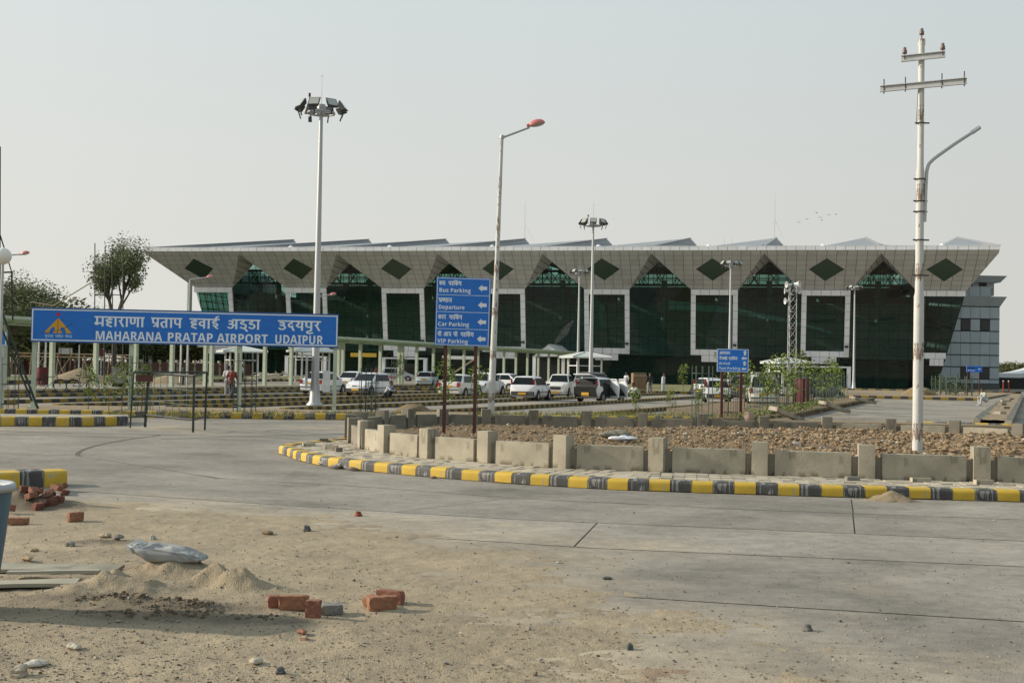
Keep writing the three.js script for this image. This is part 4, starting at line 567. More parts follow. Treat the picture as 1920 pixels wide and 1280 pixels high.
// ------------------------------------------------------------------ the plain block at the right end, the sheds and trees beyond it
{
  const d = 186, s = 2200 / d, p0 = at(1770, 728, d), t = thing('office_block', 'blue grey panelled block with stepped top and small dark windows beside the terminal', 'building', V(p0.x - 2, 0, -d - 0.0), 0);
  const Wd = 13.9, mats = [std(rgb(0.40, 0.47, 0.51), { map: T.panel, roughness: 0.5 }), std(rgb(0.43, 0.50, 0.535), { map: T.panel, roughness: 0.5 })], x0 = -3.1;
  const body = part('wall', merge([box(Wd - 0.1, 13.6, 14, x0 + Wd / 2, 6.8, -7.3), box(Wd - 1.6, 3.4, 12, x0 + Wd / 2 - 0.6, 15.1, -7.5)]), M.backing, t);
  const lev = [[0.4, 1.3], [1.3, 3.6, 1], [3.75, 5.85], [6.0, 7.9], [8.05, 9.6 + 0.6], [10.35, 10.36]], rows = [[0.9, 1.4, 0], [1.45, 3.5, 1], [3.65, 5.6, 0], [5.75, 7.55, 0], [7.7, 9.5, 0], [9.65, 11.5, 0].map((v) => v)];
  const R = [[0.95, 1.55, 0], [1.6, 3.45, 1], [3.6, 5.35, 0], [5.5, 7.25, 0], [7.4, 9.15, 0], [9.3, 11.1, 1], [11.25, 13.05, 0], [13.1, 14.9, 0]];
  part('plinth', box(Wd, 0.85, 0.5, x0 + Wd / 2, 0.43, -0.2), M.backing, t);
  const top = 13.6; for (const [a, b, win] of R) { if (b > top + 0.01) continue; const n = 9, w = Wd / n; for (let k = 0; k < n; k++) { const isW = win && (k === 5 || k === 7); if (isW) { const f = part('window', box(w - 0.04, b - a - 0.04, 0.1, x0 + w * (k + 0.5), (a + b) / 2, -0.22), std(rgb(0.04, 0.045, 0.05)), t); part('pane', box(w - 0.24, b - a - 0.24, 0.05, x0 + w * (k + 0.5), (a + b) / 2, -0.15), std(rgb(0.022, 0.026, 0.028), { roughness: 0.35 }), f); } else part('wall_panel', box(w - 0.05, b - a - 0.03, 0.12, x0 + w * (k + 0.5), (a + b) / 2, -0.24), mats[k % 2], t); } part('string_course', box(Wd, 0.12, 0.2, x0 + Wd / 2, b + 0.075, -0.24), std(rgb(0.05, 0.065, 0.07)), t); }
  const cor = (y0, y1, o, w, xo) => { const c = std(rgb(0.40, 0.46, 0.49), { map: T.panel, roughness: 0.5 }); const g = loft([[V(xo, y0, 0), V(xo + w, y0, 0), V(xo + w, y0, -13), V(xo, y0, -13)], [V(xo - o, y1, o), V(xo + w + o, y1, o), V(xo + w + o, y1, -13 - o), V(xo - o, y1, -13 - o)]].map((r) => r)); part('cornice', g, c, t); };
  cor(13.2, 14.7, 0.75, Wd, x0); for (let k = 0; k < 7; k++) part('parapet_panel', box(1.68, 1.6, 0.1, x0 + 1.4 + 1.75 * k, 15.6, -0.9), mats[k % 2], t);
  cor(17.0, 18.0, 0.75, 8.9, x0 + 5.0); part('top_storey', box(8.6, 2.4, 10, x0 + 9.4, 16.2, -7), M.inside, t); for (let k = 0; k < 4; k++) part('parapet_panel', box(1.0, 0.9, 0.1, x0 + 5.8 + 2.3 * k, 16.6, -1.2), mats[k % 2], t);
}

// ------------------------------------------------------------------ covered walkway
{
  const c0 = G(179.1, 726.5, 0.12), stp = (i) => { const d = -c0.z * (1 + 0.04658 * i); const px = (179.13 + 86.518 * i) / (1 + 0.04658 * i); const q = at(px, 700, d); return V(q.x, 0.12, -d); };
  const A = stp(-4), Bq = stp(24.6), dir = Bq.clone().sub(A).setY(0), L = dir.length(); dir.normalize(); const nn = V(-dir.z, 0, dir.x); // nn points away to the left/front
  const t = thing('covered_walkway', 'long covered walkway with thin pale green posts and flat green roof leading to the terminal', 'walkway');
  const P = (s, o, y) => A.clone().addScaledVector(dir, s).addScaledVector(nn, o).setY(y);
  const slabF = (o0, o1, y0, y1, s0 = -2, s1 = L) => { const r = (s) => [P(s, o0, y0), P(s, o1, y0), P(s, o1, y1), P(s, o0, y1)]; return loft([r(s0), r(s1)]); };
  part('platform', slabF(-2.0, 2.6, 0, 0.16), M.kerbTop, t);
  const colG = merge([box(0.26, 4.0, 0.26, 0, 2.0, 0), box(0.4, 0.06, 0.4, 0, 0.03, 0), box(1.5, 0.12, 0.16, 0, 3.92, 0)]);
  for (let i = -4; i <= 24; i++) { const q = stp(i), m = part('column', colG, M.paleGreen, t); m.position.copy(q); m.rotation.y = Math.atan2(nn.x, nn.z) + H; if ([3, 8, 11].includes(i)) { const m2 = part('column', colG, M.paleGreen, t); m2.position.copy(q).addScaledVector(dir, 0.75); m2.rotation.y = m.rotation.y; } }
  const rs = []; const n = Math.floor(L / 1.05); for (let k = 0; k < n; k++) { const s = k / n * (L + 2) - 2, e = (k + 1) / n * (L + 2) - 2 - 0.03; rs.push(loft([s, e].map((v) => [P(v, -2.0, 4.30), P(v, 0, 4.10), P(v, 2.1, 4.36), P(v, 2.1, 4.42), P(v, 0, 4.16), P(v, -2.0, 4.36)]))); }
  part('roof_sheets', merge(rs), M.greenRoof, t).userData.kind = 'stuff';
  part('roof_edge', merge([slabF(2.06, 2.14, 4.28, 4.46), slabF(-2.08, -2.0, 4.24, 4.4), slabF(-0.08, 0.08, 3.98, 4.1)]), M.paleGreen, t);
}
// ------------------------------------------------------------------ parking rows of painted kerbs
{
  const du = V(0.405, 0, -0.914).normalize();
  const rows = [[99, 765, 62], [312, 768, 62], [529, 772, 56], [800, 777, 46], [1119, 780.5, 40]];
  rows.forEach(([px, py, len], i) => { const a = G(px, py), b = a.clone().addScaledVector(du, len); kerbRow('parking_kerb', new THREE.CatmullRomCurve3([b, a.clone().lerp(b, 0.1), a]).getSpacedPoints(60), { step: 0.33, d: 0.3, h: 0.17, r: 0.04, far: true, merged: true, phase: i % 2 }); });
  const more = [[-40, 757.5, 70], [-160, 748, 80], [-220, 741, 80], [-300, 735.5, 80]];
  more.forEach(([px, py, len], i) => { const a = G(px, py), b = a.clone().addScaledVector(du, len); kerbRow('parking_kerb', [b, a], { step: 0.5, d: 0.3, h: 0.16, r: 0.04, far: true, merged: true, phase: i % 2 }); });
  // walkway platform kerb, garden kerb
  kerbRow('garden_kerb', [G(640, 713.5), G(40, 719.5), G(-200, 721)], { step: 0.8, d: 0.3, h: 0.3, far: true, merged: true });
  kerbRow('garden_kerb', [G(1840, 751.5), G(1585, 745.5), G(1250, 738), G(1180, 739)], { step: 0.62, d: 0.3, h: 0.24, far: true, merged: true });
  kerbRow('garden_kerb', [G(1915, 738), G(1780, 736), G(1560, 731)], { step: 0.8, d: 0.3, h: 0.26, far: true, merged: true, phase: 1 });
  kerbRow('garden_kerb', [G(1110, 735), G(700, 731)], { step: 0.6, d: 0.3, h: 0.2, far: true, merged: true, phase: 1 });
  struct('lawn', patch([[-20, 717], [640, 711.5], [640, 702], [-20, 707]].map((p) => xz(G(...p))), 0.12, 0.1), std(rgb(0.13, 0.15, 0.045), { map: T.sand, roughness: 1 }));
  struct('lawn', patch([[1175, 737], [1290, 738.5], [1300, 723], [1175, 722]].map((p) => xz(G(...p))), 0.14, 0.1), std(rgb(0.20, 0.19, 0.07), { map: T.sand, roughness: 1 }));
  struct('verge', patch([[1585, 744.5], [1838, 750.5], [1900, 738.5], [1560, 732]].map((p) => xz(G(...p))), 0.15, 0.1), M.dirt);
}
// planter strip at the right with its kerb, and the raised median beyond
{
  const a = G(1475, 788), b = G(1640, 751), c = G(1585, 748), d = G(1250, 772), e = G(1250, 792), f = G(1400, 793);
  struct('planting_bed', patch([a, b, c, G(1420, 752), d, e, f].map(xz), 0.16, 0.14), M.soil);
  kerbRow('bed_kerb', [b, a, G(1400, 794)], { step: 0.42, d: 0.26, h: 0.24, far: true, merged: true });
  for (const [px, py, w, rz, l] of [[1475, 783, 1.5, 0.35, 'broken concrete slab tipped on the bed kerb at its near end'], [1565, 768, 1.7, 0.3, 'broken concrete slab tipped on the middle of the bed kerb'], [1618, 754, 1.9, 0.22, 'broken concrete slab at the far end of the bed kerb']]) { const p = G(px, py, 0.2), o = solo('broken_slab', box(w, 0.16, 0.5), M.kerbTop, l, 'slab'); o.position.set(p.x, 0.34, p.z); o.rotation.set(0.1, 0.5, -rz); }
  const m0 = G(1831, 797), m1 = G(1889, 801), f0 = m0.clone().add(V(0.405, 0, -0.914).multiplyScalar(82)), f1 = m1.clone().add(V(0.405, 0, -0.914).multiplyScalar(82));
  const w = 0.35, top = sheet(0, 1, 0, 1, 14, 160, (x, z) => 0.2 + 0.12 * wn(x, z, 1, 3, 231), null, (i, j) => { const A = m0.clone().lerp(f0, j), B = m1.clone().lerp(f1, j), q = A.lerp(B, 0.08 + 0.84 * i); return [q.x, q.z]; });
  struct('median', top, M.dirt);
  const edge = (p, q, n) => { const t = struct('median_kerb', merge(Array.from({ length: 54 }, (_, k) => { const A = p.clone().lerp(q, k / 54), B = p.clone().lerp(q, (k + 0.96) / 54); return beam(A.setY(0.15 + rr(-0.02, 0.02)), B.setY(0.15 + rr(-0.02, 0.02)), 0.24, 0.32); })), M.kerbTop); };
  edge(m0, f0); edge(m1, f1);
  kerbRow('median_kerb', [m1.clone().add(V(0.3, 0, 0.1)), m0.clone().add(V(-3.2, 0, 0.6))], { step: 0.5, d: 0.25, h: 0.14 });
  for (let k = 0; k < 5; k++) { const p = m0.clone().lerp(f0, 0.08 + k * 0.12).lerp(m1.clone().lerp(f1, 0.08 + k * 0.12), rr(0.3, 0.7)), o = solo('broken_slab', box(rr(0.5, 1), 0.12, 0.3), pick([M.kerbTop, M.cementDark]), 'flat concrete fragment lying on the earth of the raised median', 'slab', 'fragments on the raised median'); o.position.set(p.x, 0.36, p.z); o.rotation.set(rr(-0.1, 0.1), rr(0, 2), rr(-0.1, 0.1)); }
  const heap = (px, py, r, h, mat, label) => { const p = G(px, py), g = new THREE.CylinderGeometry(0.04, 1, 1, 40, 10), a2 = g.attributes.position; for (let i = 0; i < a2.count; i++) { const n = tfbm(a2.getX(i) * 0.2 + 0.5, a2.getZ(i) * 0.2 + 0.5, 10, 3, 241) - 0.5, y = a2.getY(i) + 0.5, k = Math.sqrt(Math.max(0, 1 - y * 0.9)); const l = Math.hypot(a2.getX(i), a2.getZ(i)) || 1; a2.setXYZ(i, a2.getX(i) / l * k * r * (1 + 0.5 * n), y * h * (1 + 0.4 * n), a2.getZ(i) / l * k * r * (1 + 0.5 * n)); } g.computeVertexNormals(); const o = solo('earth_heap', boxUV(g), mat, label, 'earth heap'); o.position.set(p.x, 0, p.z); };
  heap(1722, 743, 1.7, 0.85, std(rgb(0.24, 0.17, 0.075), { map: T.mott }), 'mound of ochre earth behind the electricity pole'); heap(774, 776, 0.8, 0.4, M.soil, 'heap of dark brown earth on the verge below the direction sign');
}

// ------------------------------------------------------------------ high mast lights
function floodHead() { const g = []; return g; }
function mast(px, py, dist, h, label, big) {
  const p = at(px, py, dist), t = thing('high_mast_light', label, 'mast light', V(p.x, 0, p.z), rr(0, 1), null); t.rotation.z = 0;
  part('pole', new THREE.LatheGeometry([[0.0, 0], [0.4, 0], [0.4, 0.05], [0.26, 0.2], [0.19, 1.2], [0.165, 3], [0.085, h]].map((q) => new THREE.Vector2(...q)), 12), M.galv, t);
  const r = 0.62; part('ring', merge([new THREE.TorusGeometry(r, 0.05, 6, 24).rotateX(H).translate(0, h - 0.15, 0), ...[0, 1, 2, 3].map((k) => bar(V(0, h - 0.1, 0), V(Math.cos(k * H) * r, h - 0.15, Math.sin(k * H) * r), 0.045)), new THREE.CylinderGeometry(0.2, 0.2, 0.5, 12).translate(0, h, 0)]), M.galv, t);
  for (let k = 0; k < 8; k++) { const a = k * Math.PI / 4 + 0.3, f = new THREE.Group(); f.name = 'floodlight'; t.add(f); f.position.set(Math.cos(a) * 1.0, h + 0.12, Math.sin(a) * 1.0); f.rotation.order = 'YXZ'; f.rotation.y = -a + H; f.rotation.x = -0.62; part('housing', loft([[V(-0.17, -0.14, -0.1), V(0.17, -0.14, -0.1), V(0.17, 0.14, -0.1), V(-0.17, 0.14, -0.1)], [V(-0.27, -0.24, 0.08), V(0.27, -0.24, 0.08), V(0.27, 0.24, 0.08), V(-0.27, 0.24, 0.08)], [V(-0.27, -0.24, 0.12), V(0.27, -0.24, 0.12), V(0.27, 0.24, 0.12), V(-0.27, 0.24, 0.12)]]), M.darkMetal, f); part('lens', box(0.46, 0.40, 0.01, 0, 0, 0.125), M.lampGlass, f); part('bracket', beam(V(0, -0.22, -0.02), V(0, -0.42, -0.3), 0.05, 0.05), M.darkMetal, f); }
  part('lightning_rod', merge([bar(V(0, h, 0), V(0, h + 1.75, 0), 0.018, 0.01, 6), box(0.16, 0.012, 0.012, 0, h + 1.6, 0)]), M.galv, t);
  part('obstruction_lamp', merge([new THREE.CylinderGeometry(0.06, 0.06, 0.16, 10).translate(-0.55, h + 0.62, 0.3), bar(V(-0.55, h - 0.15, 0.3), V(-0.55, h + 0.55, 0.3), 0.02)]), M.red, t);
  if (big) { part('control_box', box(0.34, 1.0, 0.24, 0.52, 1.15, 0.25), M.white, t); part('panel', box(0.1, 1.6, 0.5, -0.4, 1.6, 0.2), M.galv, t); part('hoist', box(0.16, 0.24, 0.16, -0.5, h - 0.55, 0.4), M.darkMetal, t); }
  return t;
}
mast(590, 760, 55, 13.9, 'tall floodlight mast passing behind the right end of the airport sign', true).rotation.y = 0.15;
mast(1107, 737, 97, 14, 'floodlight mast before the terminal, the taller of the two by the kiosk', false);
mast(1083, 723, 141, 13.6, 'lower floodlight mast just left of the taller one by the kiosk', false);
mast(1367, 731, 129, 13.8, 'floodlight mast rising behind the arrival sign', false);
mast(1600.5, 729, 161, 13.8, 'floodlight mast in front of the second gable window from the right', false);

// ------------------------------------------------------------------ street lamps, electricity pole, lattice mast
function lampHead(t, p, dir, s = 1) { const g = new THREE.Group(); g.name = 'lamp_head'; g.position.copy(p); g.rotation.order = 'YZX'; g.rotation.y = Math.atan2(-dir.z, dir.x); g.rotation.z = 0.22; g.scale.setScalar(s); t.add(g); const a = new THREE.SphereGeometry(1, 28, 14, 0, 6.284, 0, H); a.scale(0.32, 0.2, 0.16); part('hood', merge([a, new THREE.CylinderGeometry(0.06, 0.08, 0.16, 10).rotateZ(H).translate(-0.32, 0.03, 0)]), M.pink, g); const b = new THREE.SphereGeometry(1, 24, 10, 0, 6.284, H, H); b.scale(0.29, 0.09, 0.135); part('lens', b, M.lampGlass, g); }
{
  const b = at(920, 785, 44), tp = at(941, 260, 44.0), t = thing('street_lamp', 'tall galvanised street lamp with one arm and a pink lamp hood, leaning a little', 'street lamp', V(b.x, 0, b.z)), top = tp.clone().sub(V(b.x, 0, b.z)), hd = at(993, 239, 44).sub(V(b.x, 0, b.z));
  part('pole', merge([bar(V(0, 0, 0), top.clone().multiplyScalar(0.45), 0.13, 0.105, 12), bar(top.clone().multiplyScalar(0.45), top, 0.095, 0.06, 12)]), M.rusty, t); part('cap', bar(top, top.clone().add(V(0.01, 0.12, 0)), 0.09, 0.09), M.galv, t); part('arm', bar(top.clone().add(V(0, 0.03, 0)), hd, 0.045, 0.04), M.galv, t); lampHead(t, hd.clone().add(V(0.28, 0.12, 0)), V(1, 0, 0), 0.98); part('base', box(0.4, 0.2, 0.4, 0, 0.1, 0), M.cement, t);
  const small = (px0, py0, dist, pxt, pyt, pxh, pyh, label) => { const q = at(px0, py0, dist), T0 = at(pxt, pyt, dist), Hh = at(pxh, pyh, dist), o = V(q.x, 0, q.z), s = thing('street_lamp', label, 'street lamp', o); T0.sub(o); Hh.sub(o); part('pole', bar(V(T0.x, 0, 0), T0, 0.08, 0.05, 10), M.galv, s); part('arm', bar(T0, Hh, 0.05, 0.04), M.galv, s); lampHead(s, Hh.clone().add(V(0.3, 0.05, 0)), V(1, 0, 0), 0.85); };
  small(353, 720, 96, 356, 524, 387, 520, 'distant street lamp with pink hood before the left end of the terminal'); small(594, 735, 97, 597, 556, 618, 553, 'distant street lamp half hidden by the tall floodlight mast'); small(-1, 740, 70, 1, 479, 38, 477, 'street lamp with pink hood at the left picture edge');
}
{
  const D = 23.5, b = at(1720, 858, D), t = thing('electricity_pole', 'peeling white steel electricity pole with two cross arms and a bare lamp bracket', 'utility pole', V(b.x, 0, b.z)), o = V(b.x, 0, b.z), q = (px, py) => at(px, py, D).sub(o), h = (py) => q(1720, py).y, top = q(1722, 76);
  const prof = [[0, 0], [0.125, 0], [0.12, h(556)], [0.095, h(548)], [0.093, h(322)], [0.068, h(312)], [0.064, h(76)], [0.075, h(84)], [0.075, h(76) + 0.02], [0, h(76) + 0.03]];
  part('pole', boxUV(new THREE.LatheGeometry([[0, 0], [0.102, 0.0], [0.098, h(556)], [0.079, h(548)], [0.077, h(322)], [0.063, h(312)], [0.058, h(86)], [0.07, h(85)], [0.07, h(74)], [0, h(73)]].map((p) => new THREE.Vector2(...p)), 20)), M.rusty, t);
  const arm = (py, half, len) => { const y = h(py), a = 0.5, d = V(Math.cos(a), 0, Math.sin(a)), A = V(0, y, 0.09).addScaledVector(d, -half), B = V(0, y, 0.09).addScaledVector(d, half), g = merge([box(half * 2, 0.105, 0.014, 0, y, 0.09, 0), box(half * 2, 0.012, 0.055, 0, y + 0.0585, 0.112, 0), box(half * 2, 0.012, 0.055, 0, y - 0.0585, 0.112, 0)].map((q) => q.translate(0, 0, -0.09).rotateY(-a).translate(0, 0, 0.09))); const m = part('cross_arm', g, M.galv, t); return { m, d, y }; };
  const lo = arm(162, 0.83), up = arm(109, 0.42);
  for (const k of [-0.76, -0.34, 0.36, 0.78]) { const p = V(0, lo.y, 0.1).addScaledVector(lo.d, k); part('pin', bar(p.clone().add(V(0, -0.1, 0)), p.clone().add(V(0, 0.2, 0)), 0.012), M.darkMetal, lo.m); }
  const insul = (p, par) => part('insulator', new THREE.LatheGeometry([[0, -0.1], [0.012, -0.1], [0.012, 0], [0.05, 0.01], [0.042, 0.05], [0.05, 0.06], [0.03, 0.1], [0.034, 0.13], [0, 0.15]].map((v) => new THREE.Vector2(...v)), 12).translate(p.x, p.y, p.z), std(rgb(0.16, 0.10, 0.09), { roughness: 0.3 }), par);
  for (const k of [-0.36, 0.37]) insul(V(0, up.y + 0.09, 0.1).addScaledVector(up.d, k), up.m); insul(V(0, h(72) + 0.06, 0), t);
  const c = new THREE.CatmullRomCurve3([q(1733, 416), q(1735, 360), q(1737, 322), q(1741, 308), q(1752, 297), q(1790, 270), q(1836, 240)].map((v) => v.setZ(0.02)), false, 'catmullrom', 0.2);
  part('lamp_bracket', new THREE.TubeGeometry(c, 60, 0.034, 10), M.galv, t); const e0 = q(1822, 249), e1 = q(1837, 239); part('bracket_end', bar(e0, e1, 0.042, 0.04), M.darkMetal, t);
  for (const py of [231, 336, 377, 397, 450, 516]) { const y = h(py), k = py > 320 ? 0.08 : 0.064; part('clamp', merge([new THREE.TorusGeometry(k + 0.012, 0.012, 6, 20).rotateX(H).translate(0, y, 0), bar(V(-k - 0.06, y, 0.02), V(k + (py > 300 && py < 420 ? 0.06 : 0.1), y, 0.02), 0.016)]), M.darkMetal, t); }
  part('earth_wire', bar(V(-0.075, h(170), 0.04), V(-0.11, h(235), 0.05), 0.006), M.darkMetal, t);
}
{
  const D = 68, b = at(1482, 762, D), o = V(b.x, 0, b.z), t = thing('lattice_mast', 'white triangular lattice mast carrying horn loudspeakers above the shrubs', 'lattice mast', o), h = 7.0, r = 0.27, cs = [0, 1, 2].map((k) => [Math.cos(k * 2.094 + 0.4) * r, Math.sin(k * 2.094 + 0.4) * r]);
  for (const c of cs) part('leg', bar(V(c[0] * 1.15, 0, c[1] * 1.15), V(c[0], h, c[1]), 0.03, 0.026, 8), M.galv, t);
  const br = []; for (let k = 0; k < 14; k++) for (let j = 0; j < 3; j++) { const a = cs[j], c = cs[(j + 1) % 3], y0 = k * h / 14, y1 = (k + 1) * h / 14; br.push(bar(V(a[0], y0, a[1]), V(c[0], y1, c[1]), 0.012, 0.012, 5)); if (k % 2) br.push(bar(V(a[0], y0, a[1]), V(c[0], y0, c[1]), 0.012, 0.012, 5)); } part('bracing', merge(br), M.galv, t);
  const horn = (x, y, z, a) => { const g = new THREE.LatheGeometry([[0.05, 0], [0.07, 0.16], [0.11, 0.26], [0.2, 0.36], [0.19, 0.36], [0.1, 0.24], [0.02, 0.1]].map((v) => new THREE.Vector2(...v)), 16); g.rotateZ(-H); g.rotateY(a); g.translate(x, y, z); part('horn_speaker', g, M.white, t); };
  horn(-0.05, h + 0.05, 0.2, 3.4); horn(0.1, h + 0.12, 0.1, -0.7); horn(-0.1, h - 0.3, 0.15, 3.0); horn(0.15, h - 0.3, 0.2, -1.1); horn(-0.1, h - 0.9, 0.2, 3.3); horn(0.12, h + 0.02, -0.1, 0.2);
}

// ------------------------------------------------------------------ signs: lettering drawn stroke by stroke
const DV = { ma: [76, 'M20 0V62 M24 66C18 54 6 60 8 70C10 82 28 82 26 66H62 M62 0V100'], ha: [66, 'M40 0V22 M60 24H34C12 24 10 48 30 48H42C56 50 52 64 38 62C24 60 16 72 22 84C28 94 46 88 52 106'], aa: [34, 'M18 0V100'], ra: [52, 'M30 0V10C34 32 26 40 8 38 M14 38C26 46 32 78 44 100'], Na: [84, 'M14 0V46C14 72 44 72 44 46V0 M68 0V100'], pa: [66, 'M14 0V40C14 66 38 64 50 54 M50 0V100'], pra: [66, 'M14 0V36C14 58 38 56 50 48 M50 0V100 M50 64L18 90'], ta: [66, 'M48 0V100 M48 36C22 34 8 48 12 66C14 82 22 92 32 100'], va: [62, 'M46 0V100 M46 34C18 16 2 46 16 62C28 76 46 64 46 50'], ii: [66, 'M34 0V18H46 M34 18C12 18 10 42 32 44C56 44 56 68 34 70C24 70 20 64 20 58 M30 70C34 84 42 92 56 98 M40 0C34 -22 46 -34 60 -26'], i: [66, 'M34 0V18 M34 18C12 18 10 42 32 44C56 44 56 68 34 70C24 70 20 64 20 58 M30 70C34 84 42 92 56 98'], a: [88, 'M10 18C24 4 44 12 40 30C36 42 24 44 16 46C44 42 50 64 38 82C26 96 8 88 6 74 M40 54H68 M68 0V100', 36], aaa: [116, 'M10 18C24 4 44 12 40 30C36 42 24 44 16 46C44 42 50 64 38 82C26 96 8 88 6 74 M40 54H68 M68 0V100 M98 0V100', 36], Da: [62, 'M34 0V20C10 20 10 44 32 44C56 46 56 68 48 80C38 92 18 88 10 74'], Dh: [66, 'M34 0V20C10 20 10 44 32 44C56 46 56 68 48 80C38 92 18 88 10 74 M44 92L66 122'], u: [64, 'M12 24C26 12 48 18 42 34C38 44 26 46 18 46C44 42 58 64 46 82C36 96 14 92 8 74'], da: [58, 'M34 0V22C8 22 6 62 28 62C40 62 42 50 34 48 M30 62C40 70 44 84 50 104'], ya: [66, 'M50 0V100 M14 6C32 8 28 34 12 40C14 66 38 66 50 56'], pu: [66, 'M14 0V40C14 66 38 64 50 54 M50 0V100 M50 100C30 102 16 108 22 122C34 132 54 128 62 118'], ba: [62, 'M46 0V100 M46 34C18 16 2 46 16 62C28 76 46 64 46 50 M14 60L46 36'], sa: [76, 'M18 0V22C20 40 16 44 8 44C22 48 30 70 36 86 M18 46H60 M60 0V100'], ka: [86, 'M42 0V100 M42 34C14 18 2 50 16 62C30 72 42 58 42 46C52 26 78 30 72 52C70 66 64 70 58 74'], iK: [34, 'M18 0V100 M18 0C18 -30 60 -34 78 -4'], ga: [62, 'M18 0V56C18 68 8 70 8 60 M46 0V100'], gm: [62, 'M18 0V56C18 68 8 70 8 60 M46 0V100 M18 -22V-16'], rK: [86, 'M42 0V100 M42 34C14 18 2 50 16 62C30 72 42 58 42 46C52 26 78 30 72 52C70 66 64 70 58 74 M42 0C34 -22 44 -30 58 -24 M70 -20V-14'], tha: [70, 'M56 0V100 M14 18C2 8 22 -4 26 14C26 32 8 36 12 52C16 68 44 64 56 54', 40], sth: [96, 'M16 0V22C18 40 14 44 6 44C20 48 26 66 32 82 M16 46H36 M82 0V100 M46 24C36 14 54 6 56 20C56 36 40 40 44 54C48 68 72 64 82 54'], na: [62, 'M46 0V100 M46 46H22C8 42 6 60 16 62C24 62 24 54 20 48'], vii: [94, 'M46 0V100 M46 34C18 16 2 46 16 62C28 76 46 64 46 50 M76 0V100 M76 0C72 -28 46 -30 40 -12'], pii: [96, 'M14 0V40C14 66 38 64 50 54 M50 0V100 M78 0V100 M78 0C74 -28 48 -30 42 -12'], Tai: [60, 'M34 0V22C8 22 6 78 28 82C40 84 46 78 50 70 M34 0C28 -16 16 -22 8 -24 M36 0C34 -18 26 -30 18 -36'], ksii: [128, 'M30 0V90 M30 34C8 22 2 46 12 56C22 64 30 54 30 46C36 32 48 34 46 44 M58 0V22C60 40 56 44 48 44C60 48 66 66 70 82 M58 46H86 M86 0V100 M112 0V100 M112 0C108 -28 82 -30 76 -12'], su: [76, 'M18 0V22C20 40 16 44 8 44C22 48 30 70 36 86 M18 46H60 M60 0V100 M60 100C40 104 28 112 36 122C48 130 62 124 70 116'], ksh: [92, 'M76 0V100 M20 0C6 20 10 40 30 38C44 36 40 22 30 24 M24 40C6 56 14 84 34 76L76 44'], hi: [96, 'M16 0V100 M16 0C16 -30 50 -34 66 -4 M64 0V20 M86 22C68 14 48 14 46 32C44 46 80 40 80 52C78 64 46 56 44 74C42 92 72 80 82 106'], se: [76, 'M18 0V22C20 40 16 44 8 44C22 48 30 70 36 86 M18 46H60 M60 0V100 M60 0C54 -16 44 -24 32 -26'], _: [44, ''] };
function deva(g, words, x, y, size, lw, fit) { // x, y of the head line; size = head line to foot
  const seq = words.split(' '), k = size / 100; let W = 0; for (const s of seq) W += DV[s][0]; const kx = fit ? fit / W : k; g.save(); g.translate(x, y); g.scale(kx, k); g.lineWidth = lw / k; g.lineCap = 'butt'; g.lineJoin = 'round'; let cx = 0;
  for (const s of seq) { const [w, d, hs] = DV[s]; g.save(); g.translate(cx, 0); if (d) { g.stroke(new Path2D(d)); g.beginPath(); g.moveTo((hs ?? -1), 0); g.lineTo(w + 1, 0); g.stroke(); } g.restore(); cx += w; } g.restore(); return W * kx;
}
function latin(g, text, x, y, px, width, font = 'sans-serif') { g.font = 'bold ' + px + 'px ' + font; const w = g.measureText(text).width; g.save(); g.translate(x, y); g.scale(width / w, 1); g.fillText(text, 0, 0); g.restore(); }
const BLUE = '#0069c4', INK = '#dfe2e6';
function arrow(g, x, y, w, h, a) { g.save(); g.translate(x, y); g.rotate(a); g.beginPath(); g.moveTo(-w / 2, 0); g.lineTo(-w * 0.06, -h / 2); g.lineTo(-w * 0.06, -h * 0.25); g.lineTo(w / 2, -h * 0.25); g.lineTo(w / 2, h * 0.25); g.lineTo(-w * 0.06, h * 0.25); g.lineTo(-w * 0.06, h / 2); g.closePath(); g.fill(); g.restore(); }
const weather = (g, w, h) => { for (let i = 0; i < 260; i++) { g.fillStyle = `rgba(${rnd() < 0.5 ? '0,20,60' : '200,210,220'},${rr(0.01, 0.035)})`; const q = rr(10, 120); g.fillRect(rr(-20, w), rr(-20, h), q, q * rr(0.1, 0.5)); } };
function boardOn(root, w, h, tex, th = 0.06) { // face towards +z, origin at its centre
  const g = new THREE.Group(); g.name = 'board'; root.add(g); part('backing', box(w, h, th, 0, 0, -th / 2 - 0.004), std(rgb(0.2, 0.22, 0.25), { roughness: 0.6 }), g); const f = new THREE.PlaneGeometry(w, h); part('face', f, std(rgb(1, 1, 1), { map: tex, roughness: 0.42 }), g); return g;
}
